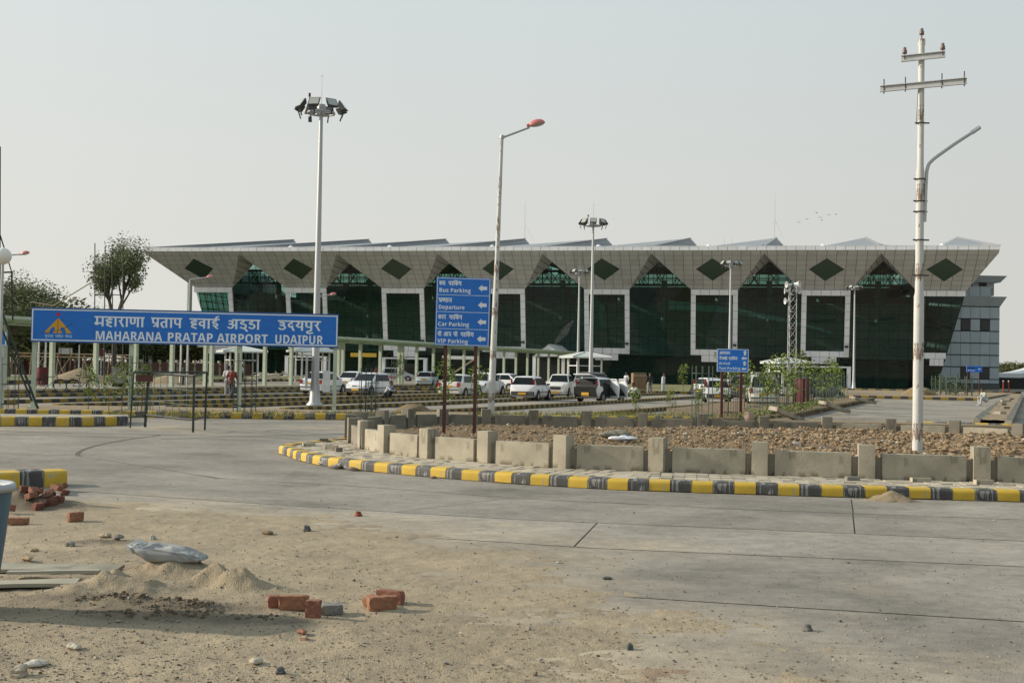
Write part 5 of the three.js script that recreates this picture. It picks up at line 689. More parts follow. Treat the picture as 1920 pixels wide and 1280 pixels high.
{ // the airport's name
  const a = at(59, 767, 43.4), c = at(627, 770.5, 44.6), w = a.distanceTo(c) + 0.02, ry = Math.atan2(-(c.z - a.z), c.x - a.x), t = thing('airport_sign', 'long blue airport name board in Hindi and English on four pale green posts', 'sign', V(a.x, 0, a.z), ry);
  const tex = canvasTex(2048, 226, (g, W, Hh) => {
    g.fillStyle = BLUE; g.fillRect(0, 0, W, Hh); weather(g, W, Hh); g.strokeStyle = INK; g.lineWidth = 8; g.strokeRect(7, 7, W - 14, Hh - 14);
    for (const q of [0.2, 0.4, 0.6, 0.8]) { g.fillStyle = 'rgba(10,30,70,0.35)'; g.fillRect(W * q - 1, 12, 2, Hh - 24); g.fillStyle = 'rgba(190,205,225,0.5)'; for (const yy of [20, Hh - 24]) for (const dx of [-9, 9]) g.fillRect(W * q + dx - 2, yy, 4, 4); } g.strokeStyle = INK; const y = 50, lw = 10; deva(g, 'ma ha aa ra aa Na aa', 412, y, 66, lw, 330); deva(g, 'pra ta aa pa', 786, y, 66, lw, 206); deva(g, 'ha va aa ii', 1041, y, 66, lw, 202); deva(g, 'a Dh Da aa', 1296, y, 66, lw, 222); deva(g, 'u da ya pu ra', 1638, y, 66, lw, 292);
    g.fillStyle = INK; latin(g, 'MAHARANA', 416, 211, 86, 446); latin(g, 'PRATAP', 892, 211, 86, 312); latin(g, 'AIRPORT', 1228, 211, 86, 344); latin(g, 'UDAIPUR', 1616, 211, 86, 332);
    g.fillStyle = '#c8941c'; g.beginPath(); g.moveTo(175, 62); g.lineTo(266, 170); g.lineTo(228, 170); g.quadraticCurveTo(222, 128, 200, 128); g.quadraticCurveTo(188, 132, 190, 146); g.lineTo(204, 170); g.lineTo(140, 170); g.lineTo(154, 146); g.quadraticCurveTo(158, 126, 140, 128); g.quadraticCurveTo(122, 134, 118, 170); g.lineTo(82, 170); g.closePath(); g.fill();
    g.strokeStyle = '#1d2430'; g.lineWidth = 3; g.beginPath(); g.moveTo(174, 62); g.lineTo(172, 172); g.moveTo(62, 168); g.quadraticCurveTo(180, 166, 256, 108); g.lineTo(266, 104); g.stroke(); g.fillStyle = '#1c3f86'; g.beginPath(); g.arc(262, 104, 6, 0, 7); g.fill(); g.fillStyle = '#b0163c'; g.beginPath(); g.arc(175, 38, 13, 0, 7); g.fill();
    g.strokeStyle = '#b9c3d2'; deva(g, 'su ra ksh aa', 90, 184, 17, 2.6, 56); deva(g, 'sa hi ta', 158, 184, 17, 2.6, 52); deva(g, 'se va aa', 222, 184, 17, 2.6, 46);
  });
  const y1 = at(59, 578, 43.4).y, y0 = at(59, 638.5, 43.4).y, b = boardOn(t, w + 0.1, y1 - y0, tex, 0.12); b.position.set(w / 2, (y0 + y1) / 2, 0.14);
  for (const [f, xx] of [[0.004], [0.318], [0.677], [0.997]]) part('post', merge([box(0.14, y1 - 0.12, 0.14, f * w, (y1 - 0.1) / 2, -0.02), box(0.36, 0.05, 0.36, f * w, 0.15, -0.02)]), M.paleGreen, t);
  part('frame', merge([box(w + 0.14, 0.04, 0.14, w / 2, y1 + 0.02, 0.08), box(w + 0.14, 0.04, 0.14, w / 2, y0 - 0.02, 0.08)]), std(rgb(0.05, 0.12, 0.3)), t);
}
{ // four-row direction sign
  const D = 29.5, a = at(832, 822, D), c = at(889, 824, D), o = V((a.x + c.x) / 2, 0, -D), t = thing('direction_sign', 'blue four-row parking and departure sign with white arrows on two maroon posts', 'sign', o, 0), yc = (at(868, 521, D).y + at(866, 648.5, D).y) / 2, hh = at(868, 521, D).y - at(866, 648.5, D).y, ww = at(919, 580, D).x - at(817, 580, D).x;
  const tex = canvasTex(816, 1024, (g, W, Hh) => {
    g.fillStyle = BLUE; g.fillRect(0, 0, W, Hh); weather(g, W, Hh); g.strokeStyle = INK; g.lineWidth = 9; g.strokeRect(16, 14, W - 32, Hh - 28); g.lineWidth = 7; for (const y of [264, 518, 772]) { g.beginPath(); g.moveTo(16, y); g.lineTo(W - 16, y); g.stroke(); }
    const rows = [['ba sa', 'Bus Parking', 94, 480], ['pra sth aa na', 'Departure', 200, 395], ['ka aa ra', 'Car Parking', 120, 470], ['vii _ aaa i _ pii', 'VIP Parking', 300, 460]];
    rows.forEach(([d, e, wd, we], i) => { const y = 18 + 254 * i; g.strokeStyle = INK; const x2 = deva(g, d, 40, y + 44, 60, 11, wd); if (i !== 1) deva(g, 'pa aa iK rK gm', 40 + x2 + 46, y + 44, 60, 11, 196); g.fillStyle = INK; latin(g, e, 40, y + 206, 84, we); arrow(g, W - 120, y + 132, 130, 104, 0); });
  });
  const b = boardOn(t, ww, hh, tex); b.position.set((at(868, 585, D).x - o.x), yc, 0.08); b.rotation.z = -0.012;
  for (const p of [a, c]) part('post', box(0.085, yc + hh / 2, 0.085, p.x - o.x, (yc + hh / 2) / 2, 0), M.brown, t);
}
{ // arrival sign
  const D = 45.5, o = V(at(1372, 780, D).x, 0, -D), t = thing('arrival_sign', 'blue arrival and taxi parking sign on two brown posts in the planting bed', 'sign', o, 0), y1 = at(1372, 654, D).y, y0 = at(1372, 697, D).y, w = at(1402, 680, D).x - at(1343, 680, D).x;
  const tex = canvasTex(512, 380, (g, W, Hh) => { g.fillStyle = '#0a72d2'; g.fillRect(0, 0, W, Hh); weather(g, W, Hh); g.strokeStyle = INK; g.lineWidth = 9; g.strokeRect(8, 8, W - 16, Hh - 16); deva(g, 'aaa ga ma na', 36, 48, 44, 9, 170); deva(g, 'Tai ksii', 36, 138, 46, 9, 130); deva(g, 'pa aa iK rK gm', 186, 138, 46, 9, 142); g.fillStyle = INK; latin(g, 'Arrival', 32, 262, 62, 180); latin(g, 'Taxi Parking', 32, 342, 60, 348); arrow(g, 450, 62, 84, 66, H); arrow(g, 434, 152, 88, 60, 0); arrow(g, 446, 234, 76, 64, H); arrow(g, 434, 326, 80, 52, 0); });
  const b = boardOn(t, w, y1 - y0, tex); b.position.set(0, (y0 + y1) / 2, 0.08); for (const x of [-0.4, 0.34]) part('post', box(0.1, y0 + 0.2, 0.1, x, y0 / 2, 0), M.brown, t);
}
{ // small far signs
  const D = 112, o = V(at(1826, 742, D).x, 0, -D), t = thing('small_direction_sign', 'small blue two-line sign on thin brown posts before the grey block', 'sign', o, 0), y1 = at(1826, 686, D).y, y0 = at(1826, 697.5, D).y;
  const tex = canvasTex(256, 96, (g, W, Hh) => { g.fillStyle = '#0a68cc'; g.fillRect(0, 0, W, Hh); deva(g, 'aaa ga ma na', 18, 24, 22, 5, 120); g.fillStyle = INK; latin(g, 'Arrival', 18, 78, 30, 120); arrow(g, 208, 48, 44, 30, 0); });
  const b = boardOn(t, 1.5, y1 - y0, tex); b.position.set(0, (y0 + y1) / 2, 0.08); for (const x of [-0.6, 0.5]) part('post', box(0.06, y1, 0.06, x, y1 / 2, 0), M.brown, t);
  const D2 = 42, o2 = V(at(1, 770, D2).x, 0, -D2), t2 = thing('sign_board', 'end of a second blue sign on a pale post at the left picture edge', 'sign', o2, 0), z1 = at(5, 623, D2).y, z0 = at(5, 648, D2).y;
  const tx = canvasTex(256, 96, (g, W, Hh) => { g.fillStyle = '#0a7cd4'; g.fillRect(0, 0, W, Hh); weather(g, W, Hh); g.strokeStyle = INK; g.lineWidth = 5; g.strokeRect(3, 3, W - 6, Hh - 6); }); const b2 = boardOn(t2, 2.4, z1 - z0, tx); b2.position.set(at(14, 636, D2).x - o2.x - 1.2, (z0 + z1) / 2, 0.08); for (const x of [0.02, -1.9]) part('post', box(0.13, z0 + 0.2, 0.13, x, z0 / 2, 0), M.paleGreen, t2);
}

// ------------------------------------------------------------------ pavilions with pyramid canopies
function pavilion(px, py, dist, w, h, label, turn = 0.2) {
  const p = at(px, py, dist), t = thing('pavilion', label, 'pavilion', V(p.x, 0, p.z), turn), e = w / 2, hy = h * 0.87, canopy = [];
  for (let k = 0; k < 4; k++) { const r = (x, y, z) => V(x, y, z).applyAxisAngle(V(0, 1, 0), k * H); canopy.push(tri([[r(-e, hy, e), r(e, hy, e), r(0.2, h, 0.2), r(-0.2, h, 0.2)], [r(-e, hy - 0.12, e), r(e, hy - 0.12, e), r(e, hy, e), r(-e, hy, e)]])); part('post', box(0.16, hy, 0.16, ...[r(e * 0.62, 0, e * 0.62)].flatMap((v) => [v.x, hy / 2, v.z])), M.white, t); part('rail', beam(r(-e * 0.62, hy * 0.72, e * 0.62), r(e * 0.62, hy * 0.72, e * 0.62), 0.08, 0.1), M.white, t); part('rib', beam(r(e, hy + 0.03, e), r(0.1, h + 0.03, 0.1), 0.1, 0.08), M.white, t); }
  part('canopy', merge(canopy), std(rgb(0.60, 0.63, 0.58), { map: T.mott, side: THREE.DoubleSide, roughness: 0.6 }), t); return t;
}
pavilion(1474, 738, 112, 3.6, 3.4, 'pale pyramid canopy on four posts behind the lattice mast', 0.35); pavilion(1096, 735, 124, 4.3, 3.75, 'pale pyramid canopy at the foot of the taller floodlight mast', 0.3); pavilion(452, 715, 118, 4.4, 3.6, 'pale pyramid canopy seen under the airport sign, left of the man in red', 0.4); pavilion(585, 716, 128, 4.8, 3.9, 'pale ribbed canopy behind the first white car', 0.4);

const ORD = ['first', 'second', 'third', 'fourth', 'fifth', 'sixth', 'seventh', 'eighth', 'ninth', 'tenth', 'eleventh', 'twelfth'];
// ------------------------------------------------------------------ trees
function leafCloud(list, n, size, c0, c1, spread) { // leaves in clumps round given points
  const p = [], col = []; for (const c of list) for (let k = 0; k < n; k++) {
    const d = V(rr(-1, 1), rr(-1, 1), rr(-1, 1)); const l = d.length(); if (l > 1) continue; d.multiplyScalar(spread * c.r); const o = c.p.clone().add(d), a = V(rr(-1, 1), rr(-0.6, 0.6), rr(-1, 1)).normalize(), b = V(rr(-1, 1), rr(-1, 0.4), rr(-1, 1)).cross(a).normalize(), s = size * rr(0.6, 1.3);
    const q = [o.clone().addScaledVector(a, -s), o.clone().addScaledVector(b, s * 0.42), o.clone().addScaledVector(a, s), o.clone().addScaledVector(b, -s * 0.42)]; const t = clamp(rnd() * 0.7 + (c.t ?? 0) * 0.4, 0, 1), cc = [lerp(c0[0], c1[0], t), lerp(c0[1], c1[1], t), lerp(c0[2], c1[2], t)];
    for (const v of [q[0], q[1], q[2], q[0], q[2], q[3]]) { p.push(v.x, v.y, v.z); col.push(...cc); }
  }
  const g = new THREE.BufferGeometry(); g.setAttribute('position', new THREE.Float32BufferAttribute(p, 3)); g.setAttribute('color', new THREE.Float32BufferAttribute(col, 3)); g.computeVertexNormals(); return g;
}
function treeGeo(h, w, bole, o = {}) {
  const { levels = 3, split = 4, dens = 60, leaf = 0.22, c0 = [0.035, 0.05, 0.02], c1 = [0.13, 0.15, 0.055], spread = 1, up = 0.45, clump = 0.14 } = o, wood = [], ends = [];
  const grow = (a, d, L, r, lv) => { const b = a.clone().addScaledVector(d, L); wood.push(bar(a, b, r, r * 0.62, lv > 1 ? 7 : 5)); if (lv === 0) { ends.push({ p: b, r: h * clump * rr(0.6, 1.2), t: rnd() }); ends.push({ p: a.clone().lerp(b, 0.5), r: h * clump * rr(0.4, 0.8), t: rnd() }); return; } const n = split + (rnd() < 0.4 ? 1 : 0), a0 = rr(0, 6.28); for (let k = 0; k < n; k++) { const az = a0 + k * 6.283 / n + rr(-0.4, 0.4), dd = d.clone().multiplyScalar(up + 0.25 * rnd()).add(V(Math.cos(az) * w, rr(0.0, 0.5), Math.sin(az) * w)).normalize(); grow(k % 2 ? b : a.clone().lerp(b, rr(0.6, 1)), dd, L * rr(0.5, 0.78), r * 0.58, lv - 1); } };
  grow(V(0, 0, 0), V(rr(-0.06, 0.06), 1, rr(-0.06, 0.06)).normalize(), h * bole, h * 0.022, levels); const A = merge(wood), C = leafCloud(ends, dens, leaf, c0, c1, spread); C.computeBoundingBox(); const k = h / C.boundingBox.max.y; A.scale(k, k, k); C.scale(k, k, k); return [A, C];
}
function tree(geo, px, py, dist, s, label, turn, group, sy = 1) { const p = at(px, py, dist), t = thing('tree', label, 'tree', V(p.x, -0.05, p.z), turn, group); t.scale.set(s, s * sy, s); part('trunk', geo[0], M.bark, t); part('crown', geo[1], M.leaf, t); return t; }
SEED = 22; const airy = treeGeo(10, 0.50, 0.30, { levels: 3, split: 3, dens: 250, leaf: 0.082, c0: [0.065, 0.085, 0.035], c1: [0.19, 0.215, 0.095], clump: 0.075, up: 0.75 }), airy2 = treeGeo(10, 0.8, 0.30, { levels: 3, split: 4, dens: 240, leaf: 0.095, c0: [0.065, 0.085, 0.035], c1: [0.19, 0.21, 0.09], clump: 0.10 }), broad = treeGeo(10, 1.0, 0.24, { levels: 3, split: 4, dens: 230, leaf: 0.18, c0: [0.03, 0.042, 0.015], c1: [0.10, 0.12, 0.04], clump: 0.125 }), bushy = treeGeo(10, 1.1, 0.18, { levels: 3, split: 4, dens: 230, leaf: 0.18, c0: [0.035, 0.045, 0.016], c1: [0.12, 0.135, 0.045], clump: 0.12 });
tree(airy, 213, 705, 128, 1.72, 'tall airy tree rising above the airport sign behind thin black scaffold poles', 0.6, null, 1.0).scale.set(1.28, 1.66, 1.28);
tree(airy2, 14, 706, 120, 1.16, 'airy tree behind the street lamp at the left edge', 2.1); tree(airy2, -26, 706, 125, 1.1, 'tree cut by the left picture edge', 4.2); tree(bushy, 108, 705, 150, 1.06, 'rounded green tree peeping above the left end of the airport sign', 1.1); tree(broad, 58, 705, 150, 0.86, 'low tree between the edge tree and the rounded one', 3.0); tree(airy2, 148, 705, 165, 1.06, 'thin pale tree left of the tall airy one', 0.3);
[[-10, 185, 0.86, 0.9], [25, 182, 0.84, 0], [62, 175, 0.8, 1.3], [98, 180, 0.8, 2.2], [138, 186, 0.82, 0.7], [240, 182, 0.78, 3.1], [275, 188, 0.8, 4.4], [310, 192, 0.84, 5.1], [348, 200, 0.84, 0.2], [385, 205, 0.78, 1.9], [415, 212, 0.74, 2.6]].forEach(([px, d, s, a], i) => tree(i % 2 ? broad : bushy, px, 700, d, s, ORD[i] + ' dark tree from the left in the belt behind the brick wall', a, 'dark trees in the belt behind the boundary wall'));
[[1886, 300, 0.62, 0.4, 'low green tree just right of the grey block'], [1903, 310, 0.66, 2.2, 'middle green tree of the three beyond the sheds'], [1925, 290, 0.62, 1.2, 'green tree at the right picture edge beyond the sheds']].forEach(([px, d, s, a, l]) => tree(bushy, px, 716, d, s, l, a));
{ // far scrub
  const pts = []; for (let k = 0; k < 420; k++) { const left = rnd() < 0.6, x = left ? rr(-330, -120) : rr(150, 420), z = rr(-420, -330); pts.push({ p: V(x, rr(0.5, 5), z), r: rr(1.5, 3.5), t: rnd() }); } solo('undergrowth', leafCloud(pts, 26, 0.6, [0.05, 0.06, 0.025], [0.13, 0.14, 0.06], 1), M.leaf, 'far belt of low scrub along the horizon', 'scrub', null, 'stuff');
}
// brick boundary wall far left, of courses and piers
{
  const a = at(20, 706, 150), b = at(470, 706, 178), t = thing('boundary_wall', 'long dull red brick boundary wall with pale piers under the trees', 'wall'), n = 26, dir = b.clone().sub(a).setY(0), L = dir.length(), ry = Math.atan2(-dir.z, dir.x);
  for (let k = 0; k < n; k++) { const p = a.clone().addScaledVector(dir, (k + 0.5) / n), m = part('wall_panel', box(L / n - 0.3, 1.9 + rr(-0.1, 0.1), 0.25, 0, 0.95, 0), std(rgb(0.17 * rr(0.85, 1.1), 0.085, 0.06), { map: T.brick, roughness: 1 }), t); m.position.set(p.x, 0, p.z); m.rotation.y = ry; const q = a.clone().addScaledVector(dir, k / n), m2 = part('pier', box(0.32, 2.25, 0.4, 0, 1.12, 0), M.cement, t); m2.position.set(q.x, 0, q.z); m2.rotation.y = ry; }
  const s = thing('site_fence', 'pale timber rail fence on raking props before the brick wall', 'fence'), A = at(30, 700, 132), B = at(248, 700, 138); for (let k = 0; k <= 9; k++) { const p = A.clone().lerp(B, k / 9).setY(0); part('post', bar(p, p.clone().add(V(0.2, 2.6, 0)), 0.06), M.wood, s); part('prop', bar(p.clone().add(V(k % 2 ? 1.2 : -1.2, 0, 0.4)), p.clone().add(V(0.1, 2.3, 0)), 0.05), M.wood, s); } part('rail', merge([beam(A.clone().setY(2.3), B.clone().setY(2.3), 0.14, 0.08), beam(A.clone().setY(2.65), B.clone().setY(2.65), 0.12, 0.08)]), std(rgb(0.5, 0.33, 0.2)), s);
  const hb = at(122, 690, 130), h = thing('notice_board', 'pale tin notice board on two thin legs before the brick wall', 'board', V(hb.x, 0, hb.z)); part('panel', box(1.5, 0.62, 0.05, 0, 2.95, 0), M.white, h); part('leg', bar(V(-0.5, 0, 0), V(-0.5, 3.2, 0), 0.05), M.brown, h); part('leg', bar(V(0.5, 0, 0), V(0.5, 3.2, 0), 0.05), M.brown, h);
  const pole = (px, d, hgt, label) => { const p = at(px, 715, d), o = thing('flag_pole', label, 'pole', V(p.x, 0, p.z)); part('shaft', bar(V(0, 0, 0), V(0, hgt, 0), 0.09, 0.07), M.white, o); part('base', box(0.4, 0.2, 0.4, 0, 0.1, 0), M.cement, o); };
  pole(71, 98, 4.2, 'thin white pole left of the red bin'); pole(84, 98, 4.2, 'thin white pole behind the red bin'); pole(338, 100, 4.3, 'thin white pole under the sign, left of its pair'); pole(350, 100, 4.3, 'thin white pole under the sign, right of its pair'); pole(147, 125, 3.6, 'thin white pole near the tin notice board');
  const rb = at(189, 700, 120), r = thing('red_tank', 'dark red box on a post beyond the walkway', 'box', V(rb.x, 0, rb.z)); part('tank', box(0.6, 0.75, 0.5, 0, 2.75, 0), M.red, r); part('leg', box(0.12, 2.4, 0.12, 0, 1.2, 0), M.galv, r);
}
// garden beyond the walkway: low earth and rubble, timber stack
{
  const bits = []; for (let k = 0; k < 34; k++) { const p = at(rr(470, 560), 712, rr(112, 124)); bits.push(beam(V(p.x, rr(0.2, 1.0), p.z), V(p.x + rr(-1.4, 1.4), rr(0.2, 1.2), p.z + rr(-0.8, 0.8)), 0.08, 0.05)); } solo('timber_stack', merge(bits), std(rgb(0.5, 0.45, 0.36)), 'tangle of pale timber offcuts beyond the walkway', 'timber', null, 'stuff');
  const h = at(330, 712, 104), g = new THREE.ConeGeometry(2.2, 1.1, 18, 4); g.scale(1.6, 1, 0.8); const o = solo('earth_heap', boxUV(g), M.dirt, 'low tan earth heap on the lawn beyond the walkway', 'earth heap'); o.position.set(h.x, 0.5, h.z);
  const h2 = at(150, 712, 100), o2 = solo('earth_heap', boxUV(new THREE.ConeGeometry(2.6, 1.4, 18, 4).scale(1.5, 1, 0.8)), M.dirt, 'tan sand heap on the lawn behind the bicycles', 'earth heap'); o2.position.set(h2.x, 0.6, h2.z);
}
// scaffold poles, ladder frame, globe lamp at the left
{
  const D = 92, o = V(at(200, 725, D).x, 0, -D), t = thing('scaffold_tower', 'tall tower of thin black scaffold poles before the airy tree', 'scaffold', o), top = [[178, 456], [197, 462], [210, 458], [230, 458]], foot = [[177, 726], [195, 722], [212, 727], [231, 722]]; top.forEach((p, k) => { const d = D + (k % 2 ? 0.9 : -0.4); part('pole', bar(at(foot[k][0], foot[k][1], d).setY(0).sub(o), at(p[0], p[1], d).sub(o), 0.045, 0.04, 6), M.iron, t); });
  for (const y of [502, 528, 552, 692]) for (const [a, b] of [[0, 3], [0, 2], [1, 3]]) { const P = at(lerp(178, 177, 0.3) + (a ? 18 : 0), y, D), Q = at([178, 197, 210, 230][b], y + (b === 3 ? 1 : 0), D); part('ledger', bar(P.sub(o), Q.sub(o), 0.035, 0.035, 6), M.iron, t); }
  const D2 = 40, o2 = V(at(0, 775, D2).x, 0, -D2), t2 = thing('tripod_hoist', 'dark raking poles of a tripod hoist at the left picture edge', 'tripod', o2), q = (x, y, d = D2) => at(x, y, d).sub(o2);
  for (const [a, b, r] of [[[71, 766], [-10, 548], 0.045], [[60, 752], [-20, 560], 0.04], [[0, 440], [22, 510], 0.025]]) part('leg', bar(q(...a), q(...b), r, r * 0.8, 8), M.iron, t2); part('leg', bar(q(22, 510), q(24, 600), 0.03), M.iron, t2); part('rung', merge([bar(q(0, 511), q(24, 510), 0.03), bar(q(0, 535), q(23, 535), 0.02)]), M.iron, t2); part('stay_rope', merge([bar(q(0, 530), q(36, 570), 0.012), bar(q(58, 566), q(100, 573), 0.02), bar(q(100, 573), q(170, 530), 0.02)]), M.wood, t2); part('mast', bar(q(-2, 775), q(0, 275), 0.045, 0.03), M.iron, t2);
  const D3 = 30, p3 = at(-2, 790, D3), t3 = thing('globe_lamp', 'white globe lamp on a thin post, half out of the picture at the left', 'lamp', V(p3.x, 0, -D3)), y = at(0, 480, D3).y; part('globe', new THREE.SphereGeometry(0.215, 24, 18).translate(-0.02, y, 0), std(rgb(0.72, 0.70, 0.64), { roughness: 0.3 }), t3); part('post', bar(V(-0.02, 0, 0), V(-0.02, y - 0.2, 0), 0.05, 0.04), M.galv, t3);
}
// steel barrier standing on the road
{
  const a = G(244, 802), b = G(272, 800), c = G(362, 810), d = G(384, 806), hh = 1.62, t = thing('road_barrier', 'dark green steel frame barrier standing on the road below the airport sign', 'barrier'), up = (p, y, k = 0) => p.clone().setY(y);
  const tl = at(279, 699, -b.z + 0.3), tr2 = at(364, 705, -c.z + 0.3), bl = at(251, 698, -a.z), br = at(388, 697.5, -d.z);
  for (const [p, q, r] of [[b, tl, 0.032], [c, tr2, 0.026], [a, bl, 0.016], [d, br, 0.022]]) part('leg', beam(p, q, r * 2, r * 2), M.iron, t);
  part('top_rail', merge([beam(tl, tr2, 0.05, 0.05), beam(bl, br, 0.045, 0.045), beam(bl, tl, 0.035, 0.035), beam(tr2, br, 0.035, 0.035)]), M.iron, t); const L = (p, q, t2) => p.clone().lerp(q, t2); part('lower_rail', merge([beam(L(a, bl, 0.2), L(b, tl, 0.22), 0.03, 0.03), beam(L(b, tl, 0.22), L(c, tr2, 0.22), 0.04, 0.04), beam(L(c, tr2, 0.22), L(d, br, 0.22), 0.03, 0.03)]), M.iron, t);
  for (let k = 1; k < 7; k++) part('rod', bar(L(L(b, tl, 0.22), L(c, tr2, 0.22), k / 7), L(tl, tr2, k / 7), 0.009, 0.009, 5), M.ironPale, t); for (let k = 1; k < 3; k++) part('rod', bar(L(L(b, tl, 0.22), L(b, tl, 1), k / 3), L(L(c, tr2, 0.22), L(c, tr2, 1), k / 3), 0.009, 0.009, 5), M.ironPale, t);
  part('plate', box(0.5, 0.2, 0.02, 0, 0, 0), M.brown, t).position.copy(L(bl, tl, 0.6).add(V(0.05, -0.16, 0)));
}
// tree guards with saplings
const guardG = (() => { const v = [], r = []; for (let k = 0; k < 10; k++) { const a = k * 0.628; v.push(bar(V(Math.cos(a) * 0.3, 0, Math.sin(a) * 0.3), V(Math.cos(a) * 0.3, 1.5, Math.sin(a) * 0.3), 0.0085, 0.0085, 5)); } for (const y of [0.2, 0.75, 1.3]) r.push(new THREE.TorusGeometry(0.3, 0.009, 5, 22).rotateX(H).translate(0, y, 0)); return [merge(v), ...r.map((g) => clean(g))]; })();
function guard(px, py, dist, s, label, mat = M.iron, group) { const p = dist ? at(px, py, dist) : G(px, py, 0.12), t = thing('tree_guard', label, 'tree guard', V(p.x, 0.1, p.z), rr(0, 3), group); t.scale.set(s * 0.95, s, s * 0.95); part('upright_rods', guardG[0], mat, t).userData.kind = 'stuff'; for (const k of [1, 2, 3]) part('hoop', guardG[k], mat, t); return t; }
const sapG = [0, 1, 2].map((k) => { const w = [bar(V(0, 0, 0), V(0.03, 1.2, 0.02), 0.018, 0.01, 6)], ends = []; for (let j = 0; j < 9; j++) { const y = 0.5 + j * 0.14 + rr(-0.05, 0.05), a = rr(0, 6.28), b = V(Math.cos(a) * 0.24, y + 0.16, Math.sin(a) * 0.24); w.push(bar(V(0.02, y, 0.01), b, 0.006, 0.004, 4)); ends.push({ p: b, r: 0.2, t: rnd() }); } ends.push({ p: V(0.03, 1.45, 0), r: 0.3, t: 0.6 }, { p: V(0.0, 1.7, 0), r: 0.26, t: 0.8 }, { p: V(0.14, 1.55, 0.1), r: 0.24, t: 0.7 }); return [merge(w), leafCloud(ends, 48, 0.06, [0.06, 0.10, 0.015], [0.20, 0.26, 0.04], 1)]; });
function sapling(px, py, s, label, k = 0, dist, group) { const p = dist ? at(px, py, dist) : G(px, py, 0.12), t = thing('sapling', label, 'sapling', V(p.x, 0.1, p.z), rr(0, 6), group); t.scale.setScalar(s); part('stem', sapG[k][0], M.bark, t); part('leaves', sapG[k][1], M.leaf, t); return t; }
guard(690, 777, 0, 1.15, 'dark iron tree guard right of the airport sign, before the white car'); guard(697, 775, 0, 0.9, 'smaller iron guard inside the dark tree guard by the sign', M.ironPale);
guard(458, 775, 0, 1.45, 'dark iron tree guard just right of the man in red'); guard(14, 770, 0, 1.25, 'dark iron tree guard at the left picture edge'); guard(262, 768, 0, 1.35, 'green iron tree guard behind the road barrier', M.ironPale);
guard(1316, 790, 0, 1.35, 'pale green tree guard left of the arrival sign', M.ironPale); guard(1368, 782, 0, 1.1, 'iron tree guard between the posts of the arrival sign'); guard(744, 728, 90, 1.6, 'thin iron tree guard before the silver van', M.iron); sapling(752, 722, 1.5, 'dark young tree in front of the silver van', 0, 110);
[[1415, 771], [1432, 768], [1449, 765], [1462, 770], [1500, 762], [1514, 758], [1528, 757], [1540, 755], [1552, 753], [1563, 751], [1572, 750], [1580, 749]].forEach(([x, y], i) => guard(x, y, 0, 1.25, ORD[i] + ' iron tree guard in the planting bed row, counted from the arrival sign', M.ironPale, 'tree guards in the row of the planting bed'));
[[1438, 774, 1.3, 'bushy sapling right of the arrival sign in the bed'], [1456, 776, 1.55, 'biggest leafy sapling, before the white jeep'], [1470, 768, 1.3, 'sapling left of the lattice mast foot'], [1487, 766, 1.2, 'sapling at the foot of the lattice mast'], [1497, 758, 1.9, 'tall pale sapling right of the lattice mast'], [1522, 757, 1.5, 'slim sapling right of the red drum'], [1540, 756, 1.2, 'short sapling in the middle of the far row'], [1556, 752, 1.7, 'tall bushy sapling near the far end of the bed'], [1566, 751, 1.5, 'last leafy sapling of the bed row'], [1364, 782, 1.5, 'spindly sapling behind the left post of the arrival sign'], [1395, 776, 1.4, 'sapling behind the right post of the arrival sign'], [1310, 788, 0.8, 'low sapling inside the pale guard left of the arrival sign']].forEach(([x, y, s, l], i) => sapling(x, y, s * 0.92, l, i % 3));
sapling(1281, 738, 1.3, 'round-topped pale sapling on the lawn right of the man in white', 1); sapling(832, 781, 1.1, 'slender sapling left of the direction sign post', 0); sapling(895, 778, 1.0, 'slender sapling between the direction sign and the street lamp', 2); sapling(1192, 783, 0.62, 'small yellow sapling behind the island wall', 1); sapling(1258, 784, 0.6, 'small sapling on the verge by the pale guard', 2); sapling(165, 772, 0.85, 'small sapling under the left half of the airport sign', 0); sapling(228, 771, 0.95, 'leafy sapling left of the second sign post', 1); sapling(265, 770, 0.9, 'sapling in the green guard behind the barrier', 2); sapling(204, 774, 0.7, 'low sapling on the verge below the sign logo', 2);
{ const low = []; for (let k = 0; k < 130; k++) { const px = rr(1395, 1560), p = G(px, lerp(782, 752, clamp((px - 1420) / 150, 0, 1)) + rr(-3, 6), 0.16); low.push({ p: V(p.x, 0.3, p.z), r: rr(0.12, 0.32), t: rnd() }); } solo('undergrowth', leafCloud(low, 24, 0.06, [0.05, 0.075, 0.015], [0.17, 0.21, 0.04], 1), M.leaf, 'low weeds covering the soil of the planting bed', 'weeds', null, 'stuff'); }
for (const [px, py, d, r, h, l] of [[1764, 740, 118, 0.9, 2.0, 'narrow clipped shrub in a wire guard before the glass corner'], [1792, 744, 112, 1.5, 2.0, 'broad green shrub in a wire guard before the grey block']]) { const p = at(px, py, d), t = thing('shrub', l, 'shrub', V(p.x, 0, p.z)), e = []; for (let k = 0; k < 26; k++) e.push({ p: V(rr(-r, r) * 0.7, rr(0.3, h), rr(-r, r) * 0.7), r: 0.45, t: rnd() }); part('foliage', leafCloud(e, 44, 0.1, [0.02, 0.04, 0.018], [0.07, 0.11, 0.045], 1), M.leaf, t); part('stem', bar(V(0, 0, 0), V(0, h * 0.7, 0), 0.05), M.bark, t); const m = part('wire_guard', guardG[0].clone().scale(r / 0.3, h / 1.5, r / 0.3), M.ironPale, t); m.userData.kind = 'stuff'; }
